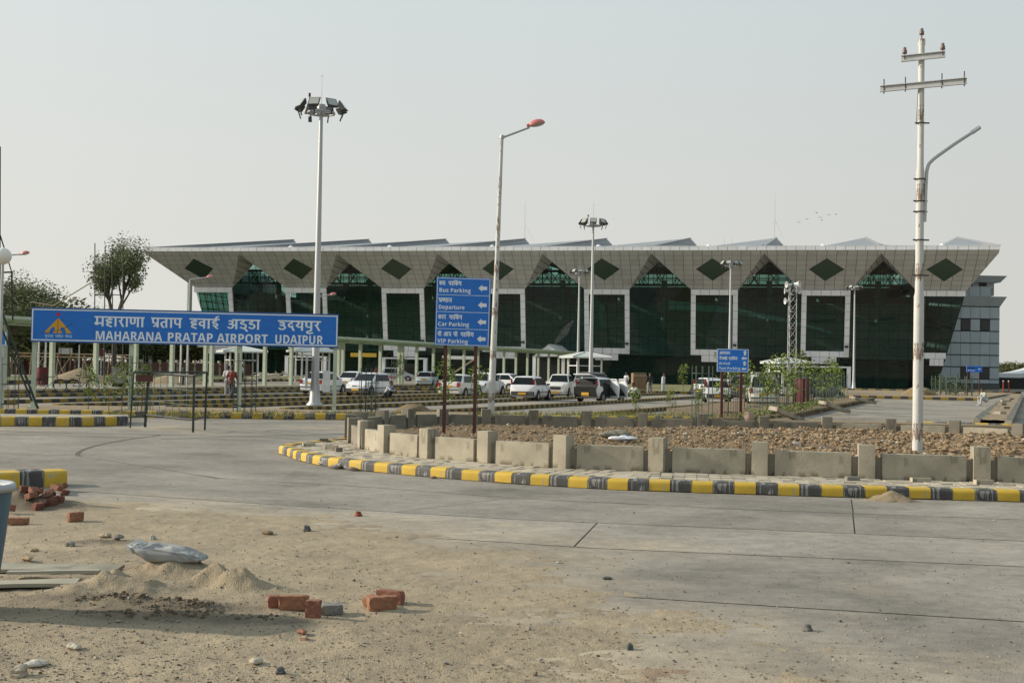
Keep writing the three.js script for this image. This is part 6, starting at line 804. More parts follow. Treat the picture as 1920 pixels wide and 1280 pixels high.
// drums, cabinet, pot, crates
{
  const drum = (px, py, dist, r, h, label, mat) => { const p = at(px, py, dist), t = thing('litter_bin', label, 'bin', V(p.x, 0, p.z), 0.3); part('body', new THREE.LatheGeometry([[0, 0.15], [r, 0.15], [r, h], [r + 0.03, h], [r + 0.03, h + 0.04], [r - 0.03, h + 0.04], [r - 0.04, h * 0.6], [0, h * 0.6]].map((v) => new THREE.Vector2(...v)), 24), mat, t); part('legs', merge([bar(V(-r, 0, 0), V(-r, h, 0), 0.03), bar(V(r, 0, 0), V(r, h, 0), 0.03)]), mat, t); };
  drum(80, 727, 82, 0.42, 1.35, 'dark red round bin on the walkway behind the first sign post', M.red); drum(1505, 765, 66, 0.36, 1.62, 'dark red upright drum among the saplings right of the lattice mast', M.red); drum(1495, 764, 67.5, 0.28, 1.5, 'brown red drum half hidden left of the dark red one', M.brown);
  const c = at(222, 727, 80), t = thing('switch_cabinet', 'pale grey switch cabinet on a plinth behind the second sign post', 'cabinet', V(c.x, 0, c.z), 0.1); part('body', box(0.85, 1.05, 0.45, 0, 0.95, 0), std(rgb(0.36, 0.36, 0.31), { map: T.mott }), t); part('plinth', box(0.75, 0.42, 0.4, 0, 0.21, 0), M.dark, t); part('lid', box(0.92, 0.05, 0.52, 0, 1.5, 0), M.galv, t);
  const p = G(1405, 791, 0.15), t2 = thing('clay_pot', 'pale pinkish clay pot behind the island wall', 'pot', V(p.x, 0.15, p.z)); part('pot', new THREE.LatheGeometry([[0, 0], [0.12, 0], [0.2, 0.2], [0.17, 0.31], [0.21, 0.36], [0.18, 0.36], [0.12, 0.3], [0, 0.28]].map((v) => new THREE.Vector2(...v)), 24), std(rgb(0.42, 0.31, 0.25), { map: T.mott }), t2);
  const k = at(1197, 739, 101), t3 = thing('timber_crate', 'tall brown timber crate of upright boards behind the open car', 'crate', V(k.x, 0, k.z), 0.15); for (let j = 0; j < 7; j++) part('plank', box(0.155, 1.75, 0.05, -0.5 + j * 0.165, 0.9, 0.4 + (j % 2) * 0.02), std(rgb(0.25 * rr(0.8, 1.15), 0.16, 0.085), { map: T.mott }), t3); part('body', box(1.14, 1.7, 0.75, 0, 0.87, 0), std(rgb(0.20, 0.13, 0.07)), t3); part('batten', merge([box(1.18, 0.1, 0.05, 0, 0.3, 0.46), box(1.18, 0.1, 0.05, 0, 1.5, 0.46)]), M.wood, t3);
}
// bicycles parked on the walkway
function bicycle(px, py, dist, label) {
  const p = at(px, py, dist), t = thing('bicycle', label, 'bicycle', V(p.x, 0.12, p.z), 0.25), R = 0.34, wheel = (x) => { const w = part('wheel', new THREE.TorusGeometry(R, 0.022, 6, 28).translate(x, R, 0), M.tyre, t); const s = []; for (let k = 0; k < 10; k++) s.push(bar(V(x, R, 0), V(x + Math.cos(k * 0.628) * R, R + Math.sin(k * 0.628) * R, 0), 0.004, 0.004, 3)); part('spokes', merge(s), M.galv, w); part('mudguard', new THREE.TorusGeometry(R + 0.035, 0.025, 5, 18, 2.6).rotateZ(0.6).translate(x, R, 0), M.darkMetal, w); };
  wheel(-0.54); wheel(0.54); part('frame', merge([bar(V(-0.54, R, 0), V(-0.12, 0.3, 0), 0.018), bar(V(-0.12, 0.3, 0), V(-0.22, 0.86, 0), 0.018), bar(V(-0.22, 0.82, 0), V(0.36, 0.86, 0), 0.018), bar(V(-0.12, 0.3, 0), V(0.38, 0.78, 0), 0.018), bar(V(0.34, 0.98, 0), V(0.54, R, 0), 0.018), bar(V(-0.22, 0.8, 0), V(-0.54, R, 0), 0.014)]), M.iron, t); part('handlebar', merge([bar(V(0.33, 1.0, -0.26), V(0.33, 1.0, 0.26), 0.016), bar(V(0.33, 1.0, 0.26), V(0.16, 0.97, 0.28), 0.018)]), M.galv, t); part('saddle', box(0.28, 0.07, 0.18, -0.24, 0.93, 0), M.iron, t); part('carrier', box(0.42, 0.02, 0.16, -0.52, 0.78, 0), M.iron, t); part('crank', merge([new THREE.TorusGeometry(0.1, 0.012, 5, 16).translate(-0.12, 0.3, 0.04), bar(V(-0.12, 0.3, 0.06), V(-0.02, 0.14, 0.06), 0.012)]), M.galv, t);
}
bicycle(93, 741, 66, 'black roadster bicycle parked beside the first sign post'); bicycle(155, 739, 67, 'black roadster bicycle parked right of the other bicycle');
// birds
{ const wing = (s) => tri([[V(0, 0, -0.1), V(0.32 * s, 0.16, -0.06), V(0.62 * s, 0.05, 0.04), V(0.3 * s, 0.1, 0.1)], [V(0, 0, 0.12), V(0, 0, -0.1), V(0.3 * s, 0.1, 0.1)]]); const bm = std(rgb(0.12, 0.12, 0.12), { side: THREE.DoubleSide }); [[1498, 417], [1513, 411], [1531, 399], [1538, 408], [1541, 413], [1554, 403], [1568, 402]].forEach(([x, y]) => { const p = at(x, y, 210), t = thing('bird', 'small dark bird flying in the loose flock above the terminal roof', 'bird', p, rr(0, 6), 'birds above the terminal roof'); const b = new THREE.SphereGeometry(1, 10, 8); b.scale(0.09, 0.08, 0.3); part('body', b, bm, t); part('wing', wing(1), bm, t); part('wing', wing(-1), bm, t); t.scale.setScalar(0.62); }); }
// sheds, parked aircraft wing-like roof and dark fence at the far right
{
  const D = 210, p = at(1905, 724, D), t = thing('shed', 'low white curved roof behind a dark fence at the right edge', 'shed', V(p.x, 0, p.z)); part('roof', (() => { const f = []; for (let k = 0; k < 10; k++) { const x0 = -4 + k * 1.6, x1 = x0 + 1.6, y = (x) => 2.7 + Math.pow(Math.max(0, x - 0.5) / 10, 1.4) * 3.2; f.push([V(x0, y(x0), 0), V(x1, y(x1), 0), V(x1, y(x1) + 0.1, -8), V(x0, y(x0) + 0.1, -8)], [V(x0, y(x0) - 0.8, 0), V(x1, y(x1) - 0.8, 0), V(x1, y(x1), 0), V(x0, y(x0), 0)]); } return tri(f); })(), std(rgb(0.62, 0.64, 0.66), { side: THREE.DoubleSide, roughness: 0.4 }), t); part('wall', box(16, 2.6, 6, 4, 1.3, -4), M.dark, t);
  const q = at(1898, 727, 196), f = thing('dark_fence', 'dark slatted fence between the grey block and the right edge', 'fence', V(q.x, 0, q.z)); for (let k = 0; k < 14; k++) part('slat', box(0.56, 1.9, 0.06, -2.6 + k * 0.6, 1.0, 0), M.dark, f); part('rail', box(8.6, 0.1, 0.1, 1.3, 1.8, 0.08), M.darkMetal, f);
  for (const [x, l] of [[1881, 'red post left of its pair by the dark fence'], [1891, 'red post right of its pair by the dark fence']]) { const r = at(x, 736, 140), o = thing('bollard', l, 'post', V(r.x, 0, r.z)); part('post', bar(V(0, 0, 0), V(0, 1.5, 0), 0.07), std(rgb(0.3, 0.04, 0.03)), o); part('cap', new THREE.SphereGeometry(0.08, 10, 8).translate(0, 1.5, 0), M.white, o); }
}

// ------------------------------------------------------------------ cars
const CAR = {
  hatch: { W: 0.81, low: [[-1.83, 0.70, 0.32, 0.86], [-1.78, 0.78, 0.24, 0.93], [-1.3, 0.81, 0.2, 0.95], [0.6, 0.81, 0.2, 0.95], [0.95, 0.80, 0.2, 0.94], [1.5, 0.77, 0.22, 0.84], [1.76, 0.70, 0.26, 0.74], [1.84, 0.58, 0.32, 0.62]], cab: { rb: -1.76, rt: -1.45, ft: 0.05, fb: 0.98, belt: 0.92, roof: 1.47, wb: 0.775, wt: 0.60 }, B: -0.28, axle: [-1.15, 1.2], R: 0.29 },
  sedan: { W: 0.81, low: [[-2.1, 0.68, 0.34, 0.9], [-2.04, 0.77, 0.24, 0.98], [-1.5, 0.81, 0.2, 1.0], [0.6, 0.81, 0.2, 0.95], [0.98, 0.80, 0.2, 0.93], [1.55, 0.77, 0.22, 0.83], [1.8, 0.70, 0.26, 0.73], [1.88, 0.58, 0.32, 0.62]], cab: { rb: -1.72, rt: -1.05, ft: 0.1, fb: 1.0, belt: 0.93, roof: 1.48, wb: 0.775, wt: 0.59 }, B: -0.25, axle: [-1.2, 1.22], R: 0.29 },
  classic: { W: 0.83, low: [[-2.12, 0.5, 0.34, 0.72], [-2.0, 0.70, 0.26, 0.92], [-1.5, 0.82, 0.22, 1.06], [-1.0, 0.83, 0.22, 1.05], [0.55, 0.82, 0.22, 1.04], [0.9, 0.80, 0.24, 1.06], [1.5, 0.80, 0.24, 1.02], [1.85, 0.76, 0.28, 0.92], [2.02, 0.58, 0.36, 0.78]], cab: { rb: -1.58, rt: -1.02, ft: 0.28, fb: 0.78, belt: 1.0, roof: 1.6, wb: 0.72, wt: 0.56 }, B: -0.3, axle: [-1.25, 1.25], R: 0.32 },
  jeep: { W: 0.87, low: [[-2.1, 0.80, 0.4, 1.0], [-2.06, 0.85, 0.34, 1.06], [-1.0, 0.87, 0.32, 1.07], [0.7, 0.87, 0.32, 1.06], [1.0, 0.85, 0.32, 1.08], [1.9, 0.80, 0.34, 1.02], [2.08, 0.70, 0.4, 0.85]], cab: { rb: -2.06, rt: -1.86, ft: 0.3, fb: 1.02, belt: 1.04, roof: 1.82, wb: 0.82, wt: 0.68 }, B: -0.4, axle: [-1.3, 1.3], R: 0.36 },
  van: { W: 0.87, low: [[-2.2, 0.74, 0.34, 0.98], [-2.14, 0.84, 0.28, 1.04], [-1.0, 0.87, 0.24, 1.04], [0.9, 0.87, 0.24, 1.02], [1.3, 0.85, 0.24, 1.0], [1.95, 0.80, 0.26, 0.86], [2.2, 0.66, 0.34, 0.7]], cab: { rb: -2.1, rt: -1.8, ft: 0.4, fb: 1.35, belt: 1.0, roof: 1.74, wb: 0.83, wt: 0.67 }, B: -0.35, axle: [-1.35, 1.4], R: 0.31 },
};
const lowerSection = (w, yb, yt, z) => { const h = yt - yb, half = [[0, yb], [w * 0.86, yb], [w * 0.965, yb + h * 0.14], [w, yb + h * 0.45], [w * 0.985, yb + h * 0.78], [w * 0.95, yt - 0.03], [w * 0.88, yt], [w * 0.5, yt + 0.025], [0, yt + 0.03]]; return [...half, ...half.slice(1, -1).reverse().map(([x, y]) => [-x, y])].map(([x, y]) => V(x, y, z)); };
const CG = {};
function carParts(kind) {
  if (CG[kind]) return CG[kind]; const c = CAR[kind], k = c.cab, o = {};
  o.body = smooth(loft(c.low.map(([z, w, yb, yt]) => lowerSection(w, yb, yt, z))), 0.75);
  const sec = (z, top) => { const t = clamp((top - k.belt) / (k.roof - k.belt), 0.02, 1), w = lerp(k.wb, k.wt, t), y = Math.max(top, k.belt + 0.01), r = 0.07 * t; const half = [[0, k.belt - 0.05], [k.wb, k.belt - 0.05], [lerp(k.wb, w, 0.55) + 0.012 * t, lerp(k.belt, y, 0.5)], [w, y - r], [w * 0.93, y - r * 0.25], [w * 0.55, y + 0.012 * t], [0, y + 0.02 * t]]; return [...half, ...half.slice(1, -1).reverse().map(([x, yy]) => [-x, yy])].map(([x, yy]) => V(x, yy, z)); };
  const zs = []; for (let i = 0; i <= 5; i++) { const t = i / 5; zs.push([lerp(k.rb, k.rt, t), lerp(k.belt, k.roof - 0.03, Math.pow(t, 0.92))]); } for (let i = 1; i < 5; i++) { const t = i / 5; zs.push([lerp(k.rt, k.ft, t), k.roof - 0.03 + 0.03 * Math.sin(t * Math.PI)]); } for (let i = 0; i <= 5; i++) { const t = i / 5; zs.push([lerp(k.ft, k.fb, t), lerp(k.roof - 0.03, k.belt, Math.pow(t, 1.08))]); }
  o.roof = smooth(loft(zs.map(([z, y]) => sec(z, y))), 0.6);
  const sx = (y) => lerp(k.wb, k.wt, clamp((y - k.belt) / (k.roof - k.belt), 0, 1)) + 0.02, zr = (y) => lerp(k.rb, k.rt, (y - k.belt) / (k.roof - k.belt)), zf = (y) => lerp(k.fb, k.ft, (y - k.belt) / (k.roof - k.belt));
  const y0 = k.belt + 0.035, y1 = k.roof - 0.12, side = (za0, za1, zb0, zb1, s) => { const n = V(s, 0.25, 0).normalize().multiplyScalar(0.012), q = [V(s * sx(y0), y0, za0), V(s * sx(y0), y0, zb0), V(s * sx(y1), y1, zb1), V(s * sx(y1), y1, za1)]; return loft([q.map((v) => v.clone().addScaledVector(n, -2)), q.map((v) => v.clone().add(n))]); };
  o.side = []; for (const s of [-1, 1]) o.side.push(side(zr(y0) + 0.3, zr(y1) + 0.16, c.B - 0.04, c.B - 0.04, s), side(c.B + 0.04, c.B + 0.04, zf(y0) - 0.26, zf(y1) - 0.1, s));
  const slope = (zb, zt, sgn) => { const f = (t, u) => { const y = lerp(k.belt, k.roof, t); return V(u * lerp(k.wb, k.wt, t) * 0.88, y, lerp(zb, zt, t)); }, n = V(0, Math.abs(zt - zb), sgn * (k.roof - k.belt)).normalize(), q = [f(0.07, -1), f(0.07, 1), f(0.83, 0.97), f(0.83, -0.97)]; return loft([q.map((v) => v.clone().addScaledVector(n, -0.02)), q.map((v) => v.clone().addScaledVector(n, 0.028))]); };
  o.rear = slope(k.rb, k.rt, -1); o.wind = slope(k.fb, k.ft, 1);
  const R = c.R; o.tyre = (() => { const g = new THREE.LatheGeometry([[R * 0.62, -0.09], [R * 0.93, -0.09], [R, -0.06], [R, 0.06], [R * 0.93, 0.09], [R * 0.62, 0.09]].map((v) => new THREE.Vector2(...v)), 24); g.rotateZ(H); return boxUV(g); })(); o.rim = (() => { const g = new THREE.CylinderGeometry(R * 0.62, R * 0.62, 0.15, 20); g.rotateZ(H); return boxUV(g); })();
  o.arch = (() => { const g = new THREE.CylinderGeometry(R + 0.07, R + 0.07, 0.02, 24); g.rotateZ(H); return boxUV(g); })();
  return CG[kind] = o;
}
const WHITE = paint(0.68, 0.69, 0.70), CREAM = paint(0.66, 0.65, 0.58), SILVER = paint(0.40, 0.41, 0.42), PALE = paint(0.46, 0.52, 0.54), GREYC = paint(0.06, 0.065, 0.07), GOLDW = paint(0.58, 0.57, 0.52);
function car(kind, px, py, deg, mat, label, o = {}) {                // deg: turn of the nose from straight away, towards the right
  const c = CAR[kind], p = o.dist ? at(px, py, o.dist) : G(px, py), t = thing('parked_car', label, 'car', V(p.x, 0, p.z), Math.PI - deg * Math.PI / 180), g = carParts(kind), k = c.cab, zr = c.low[0][0], zf = c.low[c.low.length - 1][0];
  t.translateZ(o.front ? -(zf - 0.1) : -zr - 0.1); // the given point is under the near end
  const bumperMat = o.darkBumper ? M.bumper : mat; part('body', g.body, o.darkRear ? mat : mat, t); part('roof', g.roof, mat, t);
  for (const s of g.side) part('side_window', s, M.carGlass, t); if (!o.open) part('rear_window', g.rear, M.carGlass, t); part('windscreen', g.wind, M.carGlass, t);
  for (const z of c.axle) for (const s of [-1, 1]) { const a = part('wheel_arch', g.arch, M.dark, t); a.position.set(s * (c.W - 0.006), c.R + 0.02, z); const w = part('wheel', g.tyre, M.tyre, t); w.position.set(s * (c.W - 0.06), c.R, z); part('rim', g.rim, M.rim, w); }
  const bw = c.W * 1.9, rb = part('bumper', smooth(loft([[V(-bw / 2, 0.28, zr + 0.12), V(bw / 2, 0.28, zr + 0.12), V(bw / 2, kind === 'classic' ? 0.44 : 0.58, zr + 0.12), V(-bw / 2, kind === 'classic' ? 0.44 : 0.58, zr + 0.12)], [V(-bw / 2 * 0.9, 0.3, zr - 0.07), V(bw / 2 * 0.9, 0.3, zr - 0.07), V(bw / 2 * 0.9, kind === 'classic' ? 0.42 : 0.55, zr - 0.07), V(-bw / 2 * 0.9, kind === 'classic' ? 0.42 : 0.55, zr - 0.07)]]), 0.5), o.darkBumper ? M.bumper : kind === 'classic' ? M.galv : mat, t); if (!o.darkBumper && kind !== 'classic') part('bumper_strip', box(bw * 0.92, 0.06, 0.03, 0, 0.5, zr - 0.08), M.bumper, rb);
  part('bumper', smooth(loft([[V(-bw / 2, 0.26, zf - 0.16), V(bw / 2, 0.26, zf - 0.16), V(bw / 2, 0.5, zf - 0.16), V(-bw / 2, 0.5, zf - 0.16)], [V(-bw / 2 * 0.82, 0.28, zf + 0.07), V(bw / 2 * 0.82, 0.28, zf + 0.07), V(bw / 2 * 0.82, 0.46, zf + 0.07), V(-bw / 2 * 0.82, 0.46, zf + 0.07)]]), 0.5), o.darkBumper ? M.bumper : kind === 'classic' ? M.galv : mat, t);
  const grille = kind === 'classic' ? box(0.72, 0.2, 0.05, 0, 0.66, zf - 0.02) : box(0.5, 0.09, 0.06, 0, 0.62, zf - 0.03); part('grille', grille, M.bumper, t); part('number_plate', box(0.5, 0.13, 0.02, 0, kind === 'classic' ? 0.46 : o.darkBumper ? 0.43 : 0.72, zr - (o.darkBumper ? 0.085 : kind === 'classic' ? 0.09 : 0.035)), M.plate, t); part('number_plate', box(0.5, 0.13, 0.02, 0, 0.4, zf + 0.085), M.plate, t);
  for (const s of [-1, 1]) {
    if (kind === 'hatch') part('tail_light', box(0.09, 0.62, 0.1, s * 0.70, 1.0, zr + 0.12, 0, -0.28), M.tail, t); else if (kind === 'classic') part('tail_light', new THREE.SphereGeometry(0.06, 12, 8).scale(1, 1.6, 0.7).translate(s * 0.62, 0.8, zr + 0.1), M.tail, t); else part('tail_light', box(0.2, 0.26, 0.12, s * (c.W - 0.14), c.low[1][3] - 0.15, zr + 0.03), M.tail, t);
    if (kind === 'classic') { part('headlight', new THREE.CylinderGeometry(0.11, 0.1, 0.1, 18).rotateX(H).translate(s * 0.6, 0.82, zf - 0.06), M.head, t); part('indicator', new THREE.SphereGeometry(0.05, 10, 8).translate(s * 0.62, 0.62, zf - 0.02), M.head, t); } else part('headlight', new THREE.SphereGeometry(1, 14, 10).scale(0.17, 0.085, 0.12).translate(s * (c.W - 0.24), 0.66, zf - 0.13), M.head, t);
    part('mirror', box(0.16, 0.11, 0.07, s * (k.wb + 0.12), k.belt + 0.06, k.fb - 0.35), o.darkBumper ? M.bumper : mat, t);
    if (kind !== 'classic') part('side_strip', box(0.012, 0.05, c.axle[1] - c.axle[0] - 0.72, s * (c.W + 0.006), 0.52, 0), M.bumper, t);
  }
  part('door_gap', merge([-1, 1].flatMap((s) => [c.B, k.fb - 0.32].map((z) => box(0.006, 0.56, 0.014, s * (c.W + 0.001), 0.62, z)))), M.bumper, t);
  return t;
}
car('sedan', 583, 739, 16, WHITE, 'white saloon car half behind the big floodlight mast, tail towards us');
car('sedan', 646, 734, 18, WHITE, 'white saloon car behind the right post of the airport sign', {});
car('hatch', 668, 742, 20, WHITE, 'white taxi facing us behind the dark tree guard', { darkBumper: true }).rotateY(Math.PI);
{ const t = car('van', 745, 713, 90, SILVER, 'silver people carrier seen from the side before the yellow board', { dist: 158 }); t.position.x -= 2; }
car('hatch', 795, 724, 8, PALE, 'pale blue grey hatchback parked behind the white saloon left of the direction sign', { darkBumper: false });
car('sedan', 842, 745, 20, GOLDW, 'silver white saloon taxi behind the left post of the direction sign');
car('classic', 893, 743, 17, WHITE, 'rounded old white taxi seen from behind, right of the direction sign');
{ const t = car('sedan', 978, 733, -62, WHITE, 'white saloon turned sideways behind the street lamp'); }
car('hatch', 980, 751, 18, WHITE, 'white hatchback taxi with dark bumper right of the street lamp', { darkBumper: true });
{ const t = car('classic', 1040, 746, 12, CREAM, 'cream old rounded taxi facing us in the middle of the car park', { front: true }); t.rotateY(Math.PI); t.position.copy(G(1041, 746)); t.translateZ(-2.0); }
car('van', 1092, 738, 30, GREYC, 'dark car behind the open taxi, only its roof showing');
car('hatch', 1312, 743, 62, WHITE, 'white hatchback side on, left of the arrival sign', { darkBumper: true });
car('hatch', 1346, 755, 6, WHITE, 'white hatchback taxi seen from behind under the arrival sign', { darkBumper: true });
car('van', 1388, 748, 24, GREYC, 'dark grey car right of the taxi under the arrival sign');
{ const t = car('jeep', 1432, 762, 8, CREAM, 'white jeep with a roof rack behind the saplings'); part('roof_rack', merge([box(1.2, 0.08, 2.0, 0, 1.92, -0.7), box(1.3, 0.05, 0.05, 0, 1.86, -1.6), box(1.3, 0.05, 0.05, 0, 1.86, 0.2)]), M.white, t); part('spare_sticker', box(0.22, 0.18, 0.02, -0.55, 1.66, -1.98), M.white, t); }
car('hatch', 1497, 748, 70, GREYC, 'dark car half hidden by saplings at the red drum');
{ // the taxi with everything open
  const t = car('hatch', 1100, 753, 33, WHITE, 'white hatchback taxi with its boot and all doors open', { open: true, darkBumper: true }), k = CAR.hatch.cab;
  part('boot_opening', loft([[V(-0.73, 0.3, -1.93), V(0.73, 0.3, -1.93), V(0.72, 0.9, -1.88), V(-0.72, 0.9, -1.88)], [V(-0.72, 0.9, -1.88), V(0.72, 0.9, -1.88), V(0.58, 1.40, -1.56), V(-0.58, 1.40, -1.56)].map((v) => v.clone()), [V(-0.72, 0.9, -1.7), V(0.72, 0.9, -1.7), V(0.58, 1.4, -1.46), V(-0.58, 1.4, -1.46)]]), M.dark, t); part('rear_seat', box(0.9, 0.3, 0.05, 0, 1.1, -1.8, 0, -0.35), std(rgb(0.05, 0.05, 0.055)), t);
  part('number_plate', box(0.5, 0.13, 0.02, 0, 0.5, -1.95), M.plate, t); const g = new THREE.Group(); g.name = 'tailgate'; t.add(g); g.position.set(0, 1.47, -1.5); g.rotation.x = 1.75; part('panel', box(1.15, 0.9, 0.05, 0, -0.45, -0.02), WHITE, g); part('glass', box(0.95, 0.4, 0.07, 0, -0.3, -0.02), std(rgb(0.10, 0.19, 0.19), { roughness: 0.1 }), g);
  const door = (s, z, a, len) => { const d = new THREE.Group(); d.name = 'open_door'; t.add(d); d.position.set(s * 0.8, 0, z); d.rotation.y = s > 0 ? -a : a; const q = [V(0, 0.26, 0), V(0, 0.95, 0), V(-s * 0.1, 1.40, -len * 0.22), V(-s * 0.1, 1.40, -len * 0.8), V(0, 0.95, -len), V(0, 0.26, -len * 0.92)]; const ring = (o) => q.map((v) => v.clone().add(V(o, 0, 0))); part('panel', loft([ring(-0.035), ring(0.035)]), WHITE, d); const w = [V(0, 0.98, -0.06), V(-s * 0.09, 1.34, -len * 0.26), V(-s * 0.09, 1.34, -len * 0.76), V(0, 0.98, -len + 0.09)]; part('glass', loft([w.map((v) => v.clone().add(V(-0.05, 0, 0))), w.map((v) => v.clone().add(V(0.05, 0, 0)))]), std(rgb(0.05, 0.10, 0.10), { roughness: 0.12 }), d); part('door_lining', box(0.09, 0.5, len * 0.8, 0, 0.62, -len * 0.47), M.bumper, d); };
  for (const s of [-1, 1]) { door(s, 0.82, 1.05, 1.05); door(s, -0.25, 1.1, 0.95); part('doorway', box(0.02, 0.72, 1.02, s * 0.812, 0.66, 0.25), M.dark, t); part('doorway', box(0.02, 0.72, 0.86, s * 0.812, 0.66, -0.73), M.dark, t); }
  const pv = at(1119, 744, 73.5);
}

// ------------------------------------------------------------------ people
function fieldMesh(bones, res, lo, size, pad = 0) { // bones: [a, b, ra, rb]; a smooth union of tapered capsules
  const mc = new MarchingCubes(res, new THREE.MeshBasicMaterial(), false, false, 60000), f = mc.field, hs = res / 2, K = size * 0.012 + 0.012; const B = bones.map(([a, b, ra, rb]) => { const d = b.clone().sub(a); return { a, d, l2: Math.max(1e-9, d.lengthSq()), ra: ra + pad, rb: rb + pad }; });
  for (let z = 0; z < res; z++) for (let y = 0; y < res; y++) for (let x = 0; x < res; x++) { const px = lo.x + ((x - hs) / hs * 0.5 + 0.5) * size, py = lo.y + ((y - hs) / hs * 0.5 + 0.5) * size, pz = lo.z + ((z - hs) / hs * 0.5 + 0.5) * size; let D = 9; for (const q of B) { const vx = px - q.a.x, vy = py - q.a.y, vz = pz - q.a.z, t = clamp((vx * q.d.x + vy * q.d.y + vz * q.d.z) / q.l2, 0, 1), d = Math.hypot(vx - q.d.x * t, vy - q.d.y * t, vz - q.d.z * t) - lerp(q.ra, q.rb, t); if (d > 0.35) { D = Math.min(D, d); continue; } const h = clamp(0.5 + 0.5 * (D - d) / K, 0, 1); D = lerp(D, d, h) - K * h * (1 - h); } f[z * res * res + y * res + x] = -D; }
  mc.isolation = 0; mc.update(); const n = mc.count, p = new Float32Array(n * 3); for (let i = 0; i < n; i++) { p[i * 3] = lo.x + (mc.positionArray[i * 3] * 0.5 + 0.5) * size; p[i * 3 + 1] = lo.y + (mc.positionArray[i * 3 + 1] * 0.5 + 0.5) * size; p[i * 3 + 2] = lo.z + (mc.positionArray[i * 3 + 2] * 0.5 + 0.5) * size; }
  const g = new THREE.BufferGeometry(); g.setAttribute('position', new THREE.BufferAttribute(p, 3)); g.setAttribute('normal', new THREE.BufferAttribute(new Float32Array(mc.normalArray.slice(0, n * 3)), 3)); g.computeVertexNormals(); return boxUV(g);
}
const POSE = { // joints in metres, facing +z, left is +x
  stand: { hip: [0, 0.93, 0], chest: [0, 1.3, 0], neck: [0, 1.48, 0.0], head: [0, 1.63, 0.02], sh: 0.19, hipw: 0.09, el: [[0.25, 1.17, -0.03], [-0.25, 1.17, -0.03]], ha: [[0.26, 0.92, 0.06], [-0.26, 0.92, 0.06]], kn: [[0.11, 0.5, 0.03], [-0.11, 0.5, 0.02]], an: [[0.12, 0.08, -0.02], [-0.13, 0.08, 0]] },
  folded: { hip: [0, 0.93, 0], chest: [0, 1.3, 0], neck: [0, 1.48, 0.0], head: [0, 1.63, 0.02], sh: 0.19, hipw: 0.09, el: [[0.25, 1.15, 0.04], [-0.25, 1.15, 0.04]], ha: [[-0.06, 1.16, 0.2], [0.08, 1.12, 0.18]], kn: [[0.11, 0.5, 0.03], [-0.12, 0.5, 0.02]], an: [[0.13, 0.08, -0.02], [-0.15, 0.08, 0.02]] },
  akimbo: { hip: [0, 0.93, 0], chest: [0, 1.3, 0.02], neck: [0, 1.48, 0.04], head: [0, 1.62, 0.08], sh: 0.19, hipw: 0.09, el: [[0.28, 1.14, -0.22], [-0.26, 1.16, 0.05]], ha: [[0.14, 1.0, -0.1], [-0.12, 1.06, 0.2]], kn: [[0.1, 0.5, 0.05], [-0.1, 0.5, 0.0]], an: [[0.11, 0.08, 0.0], [-0.11, 0.08, -0.04]] },
  walk: { hip: [0, 0.92, 0], chest: [0, 1.29, 0.02], neck: [0, 1.47, 0.04], head: [0, 1.61, 0.06], sh: 0.18, hipw: 0.085, el: [[0.24, 1.16, -0.12], [-0.24, 1.16, 0.06]], ha: [[0.23, 0.95, -0.08], [-0.2, 0.96, 0.2]], kn: [[0.1, 0.5, 0.12], [-0.1, 0.5, -0.02]], an: [[0.1, 0.1, 0.22], [-0.1, 0.12, -0.28]] },
  squat: { hip: [0, 0.24, -0.12], chest: [0, 0.56, 0.06], neck: [0, 0.72, 0.14], head: [0, 0.85, 0.2], sh: 0.18, hipw: 0.1, el: [[0.24, 0.48, 0.28], [-0.24, 0.48, 0.28]], ha: [[0.1, 0.44, 0.46], [-0.08, 0.42, 0.46]], kn: [[0.16, 0.5, 0.26], [-0.16, 0.5, 0.26]], an: [[0.14, 0.08, 0.06], [-0.14, 0.08, 0.06]] },
  sit: { hip: [0, 0.40, -0.1], chest: [0, 0.74, 0.04], neck: [0, 0.9, 0.12], head: [0, 1.04, 0.18], sh: 0.18, hipw: 0.1, el: [[0.23, 0.62, 0.16], [-0.23, 0.62, 0.16]], ha: [[0.12, 0.52, 0.38], [-0.1, 0.5, 0.38]], kn: [[0.15, 0.52, 0.34], [-0.15, 0.5, 0.34]], an: [[0.16, 0.08, 0.44], [-0.12, 0.08, 0.36]] },
};
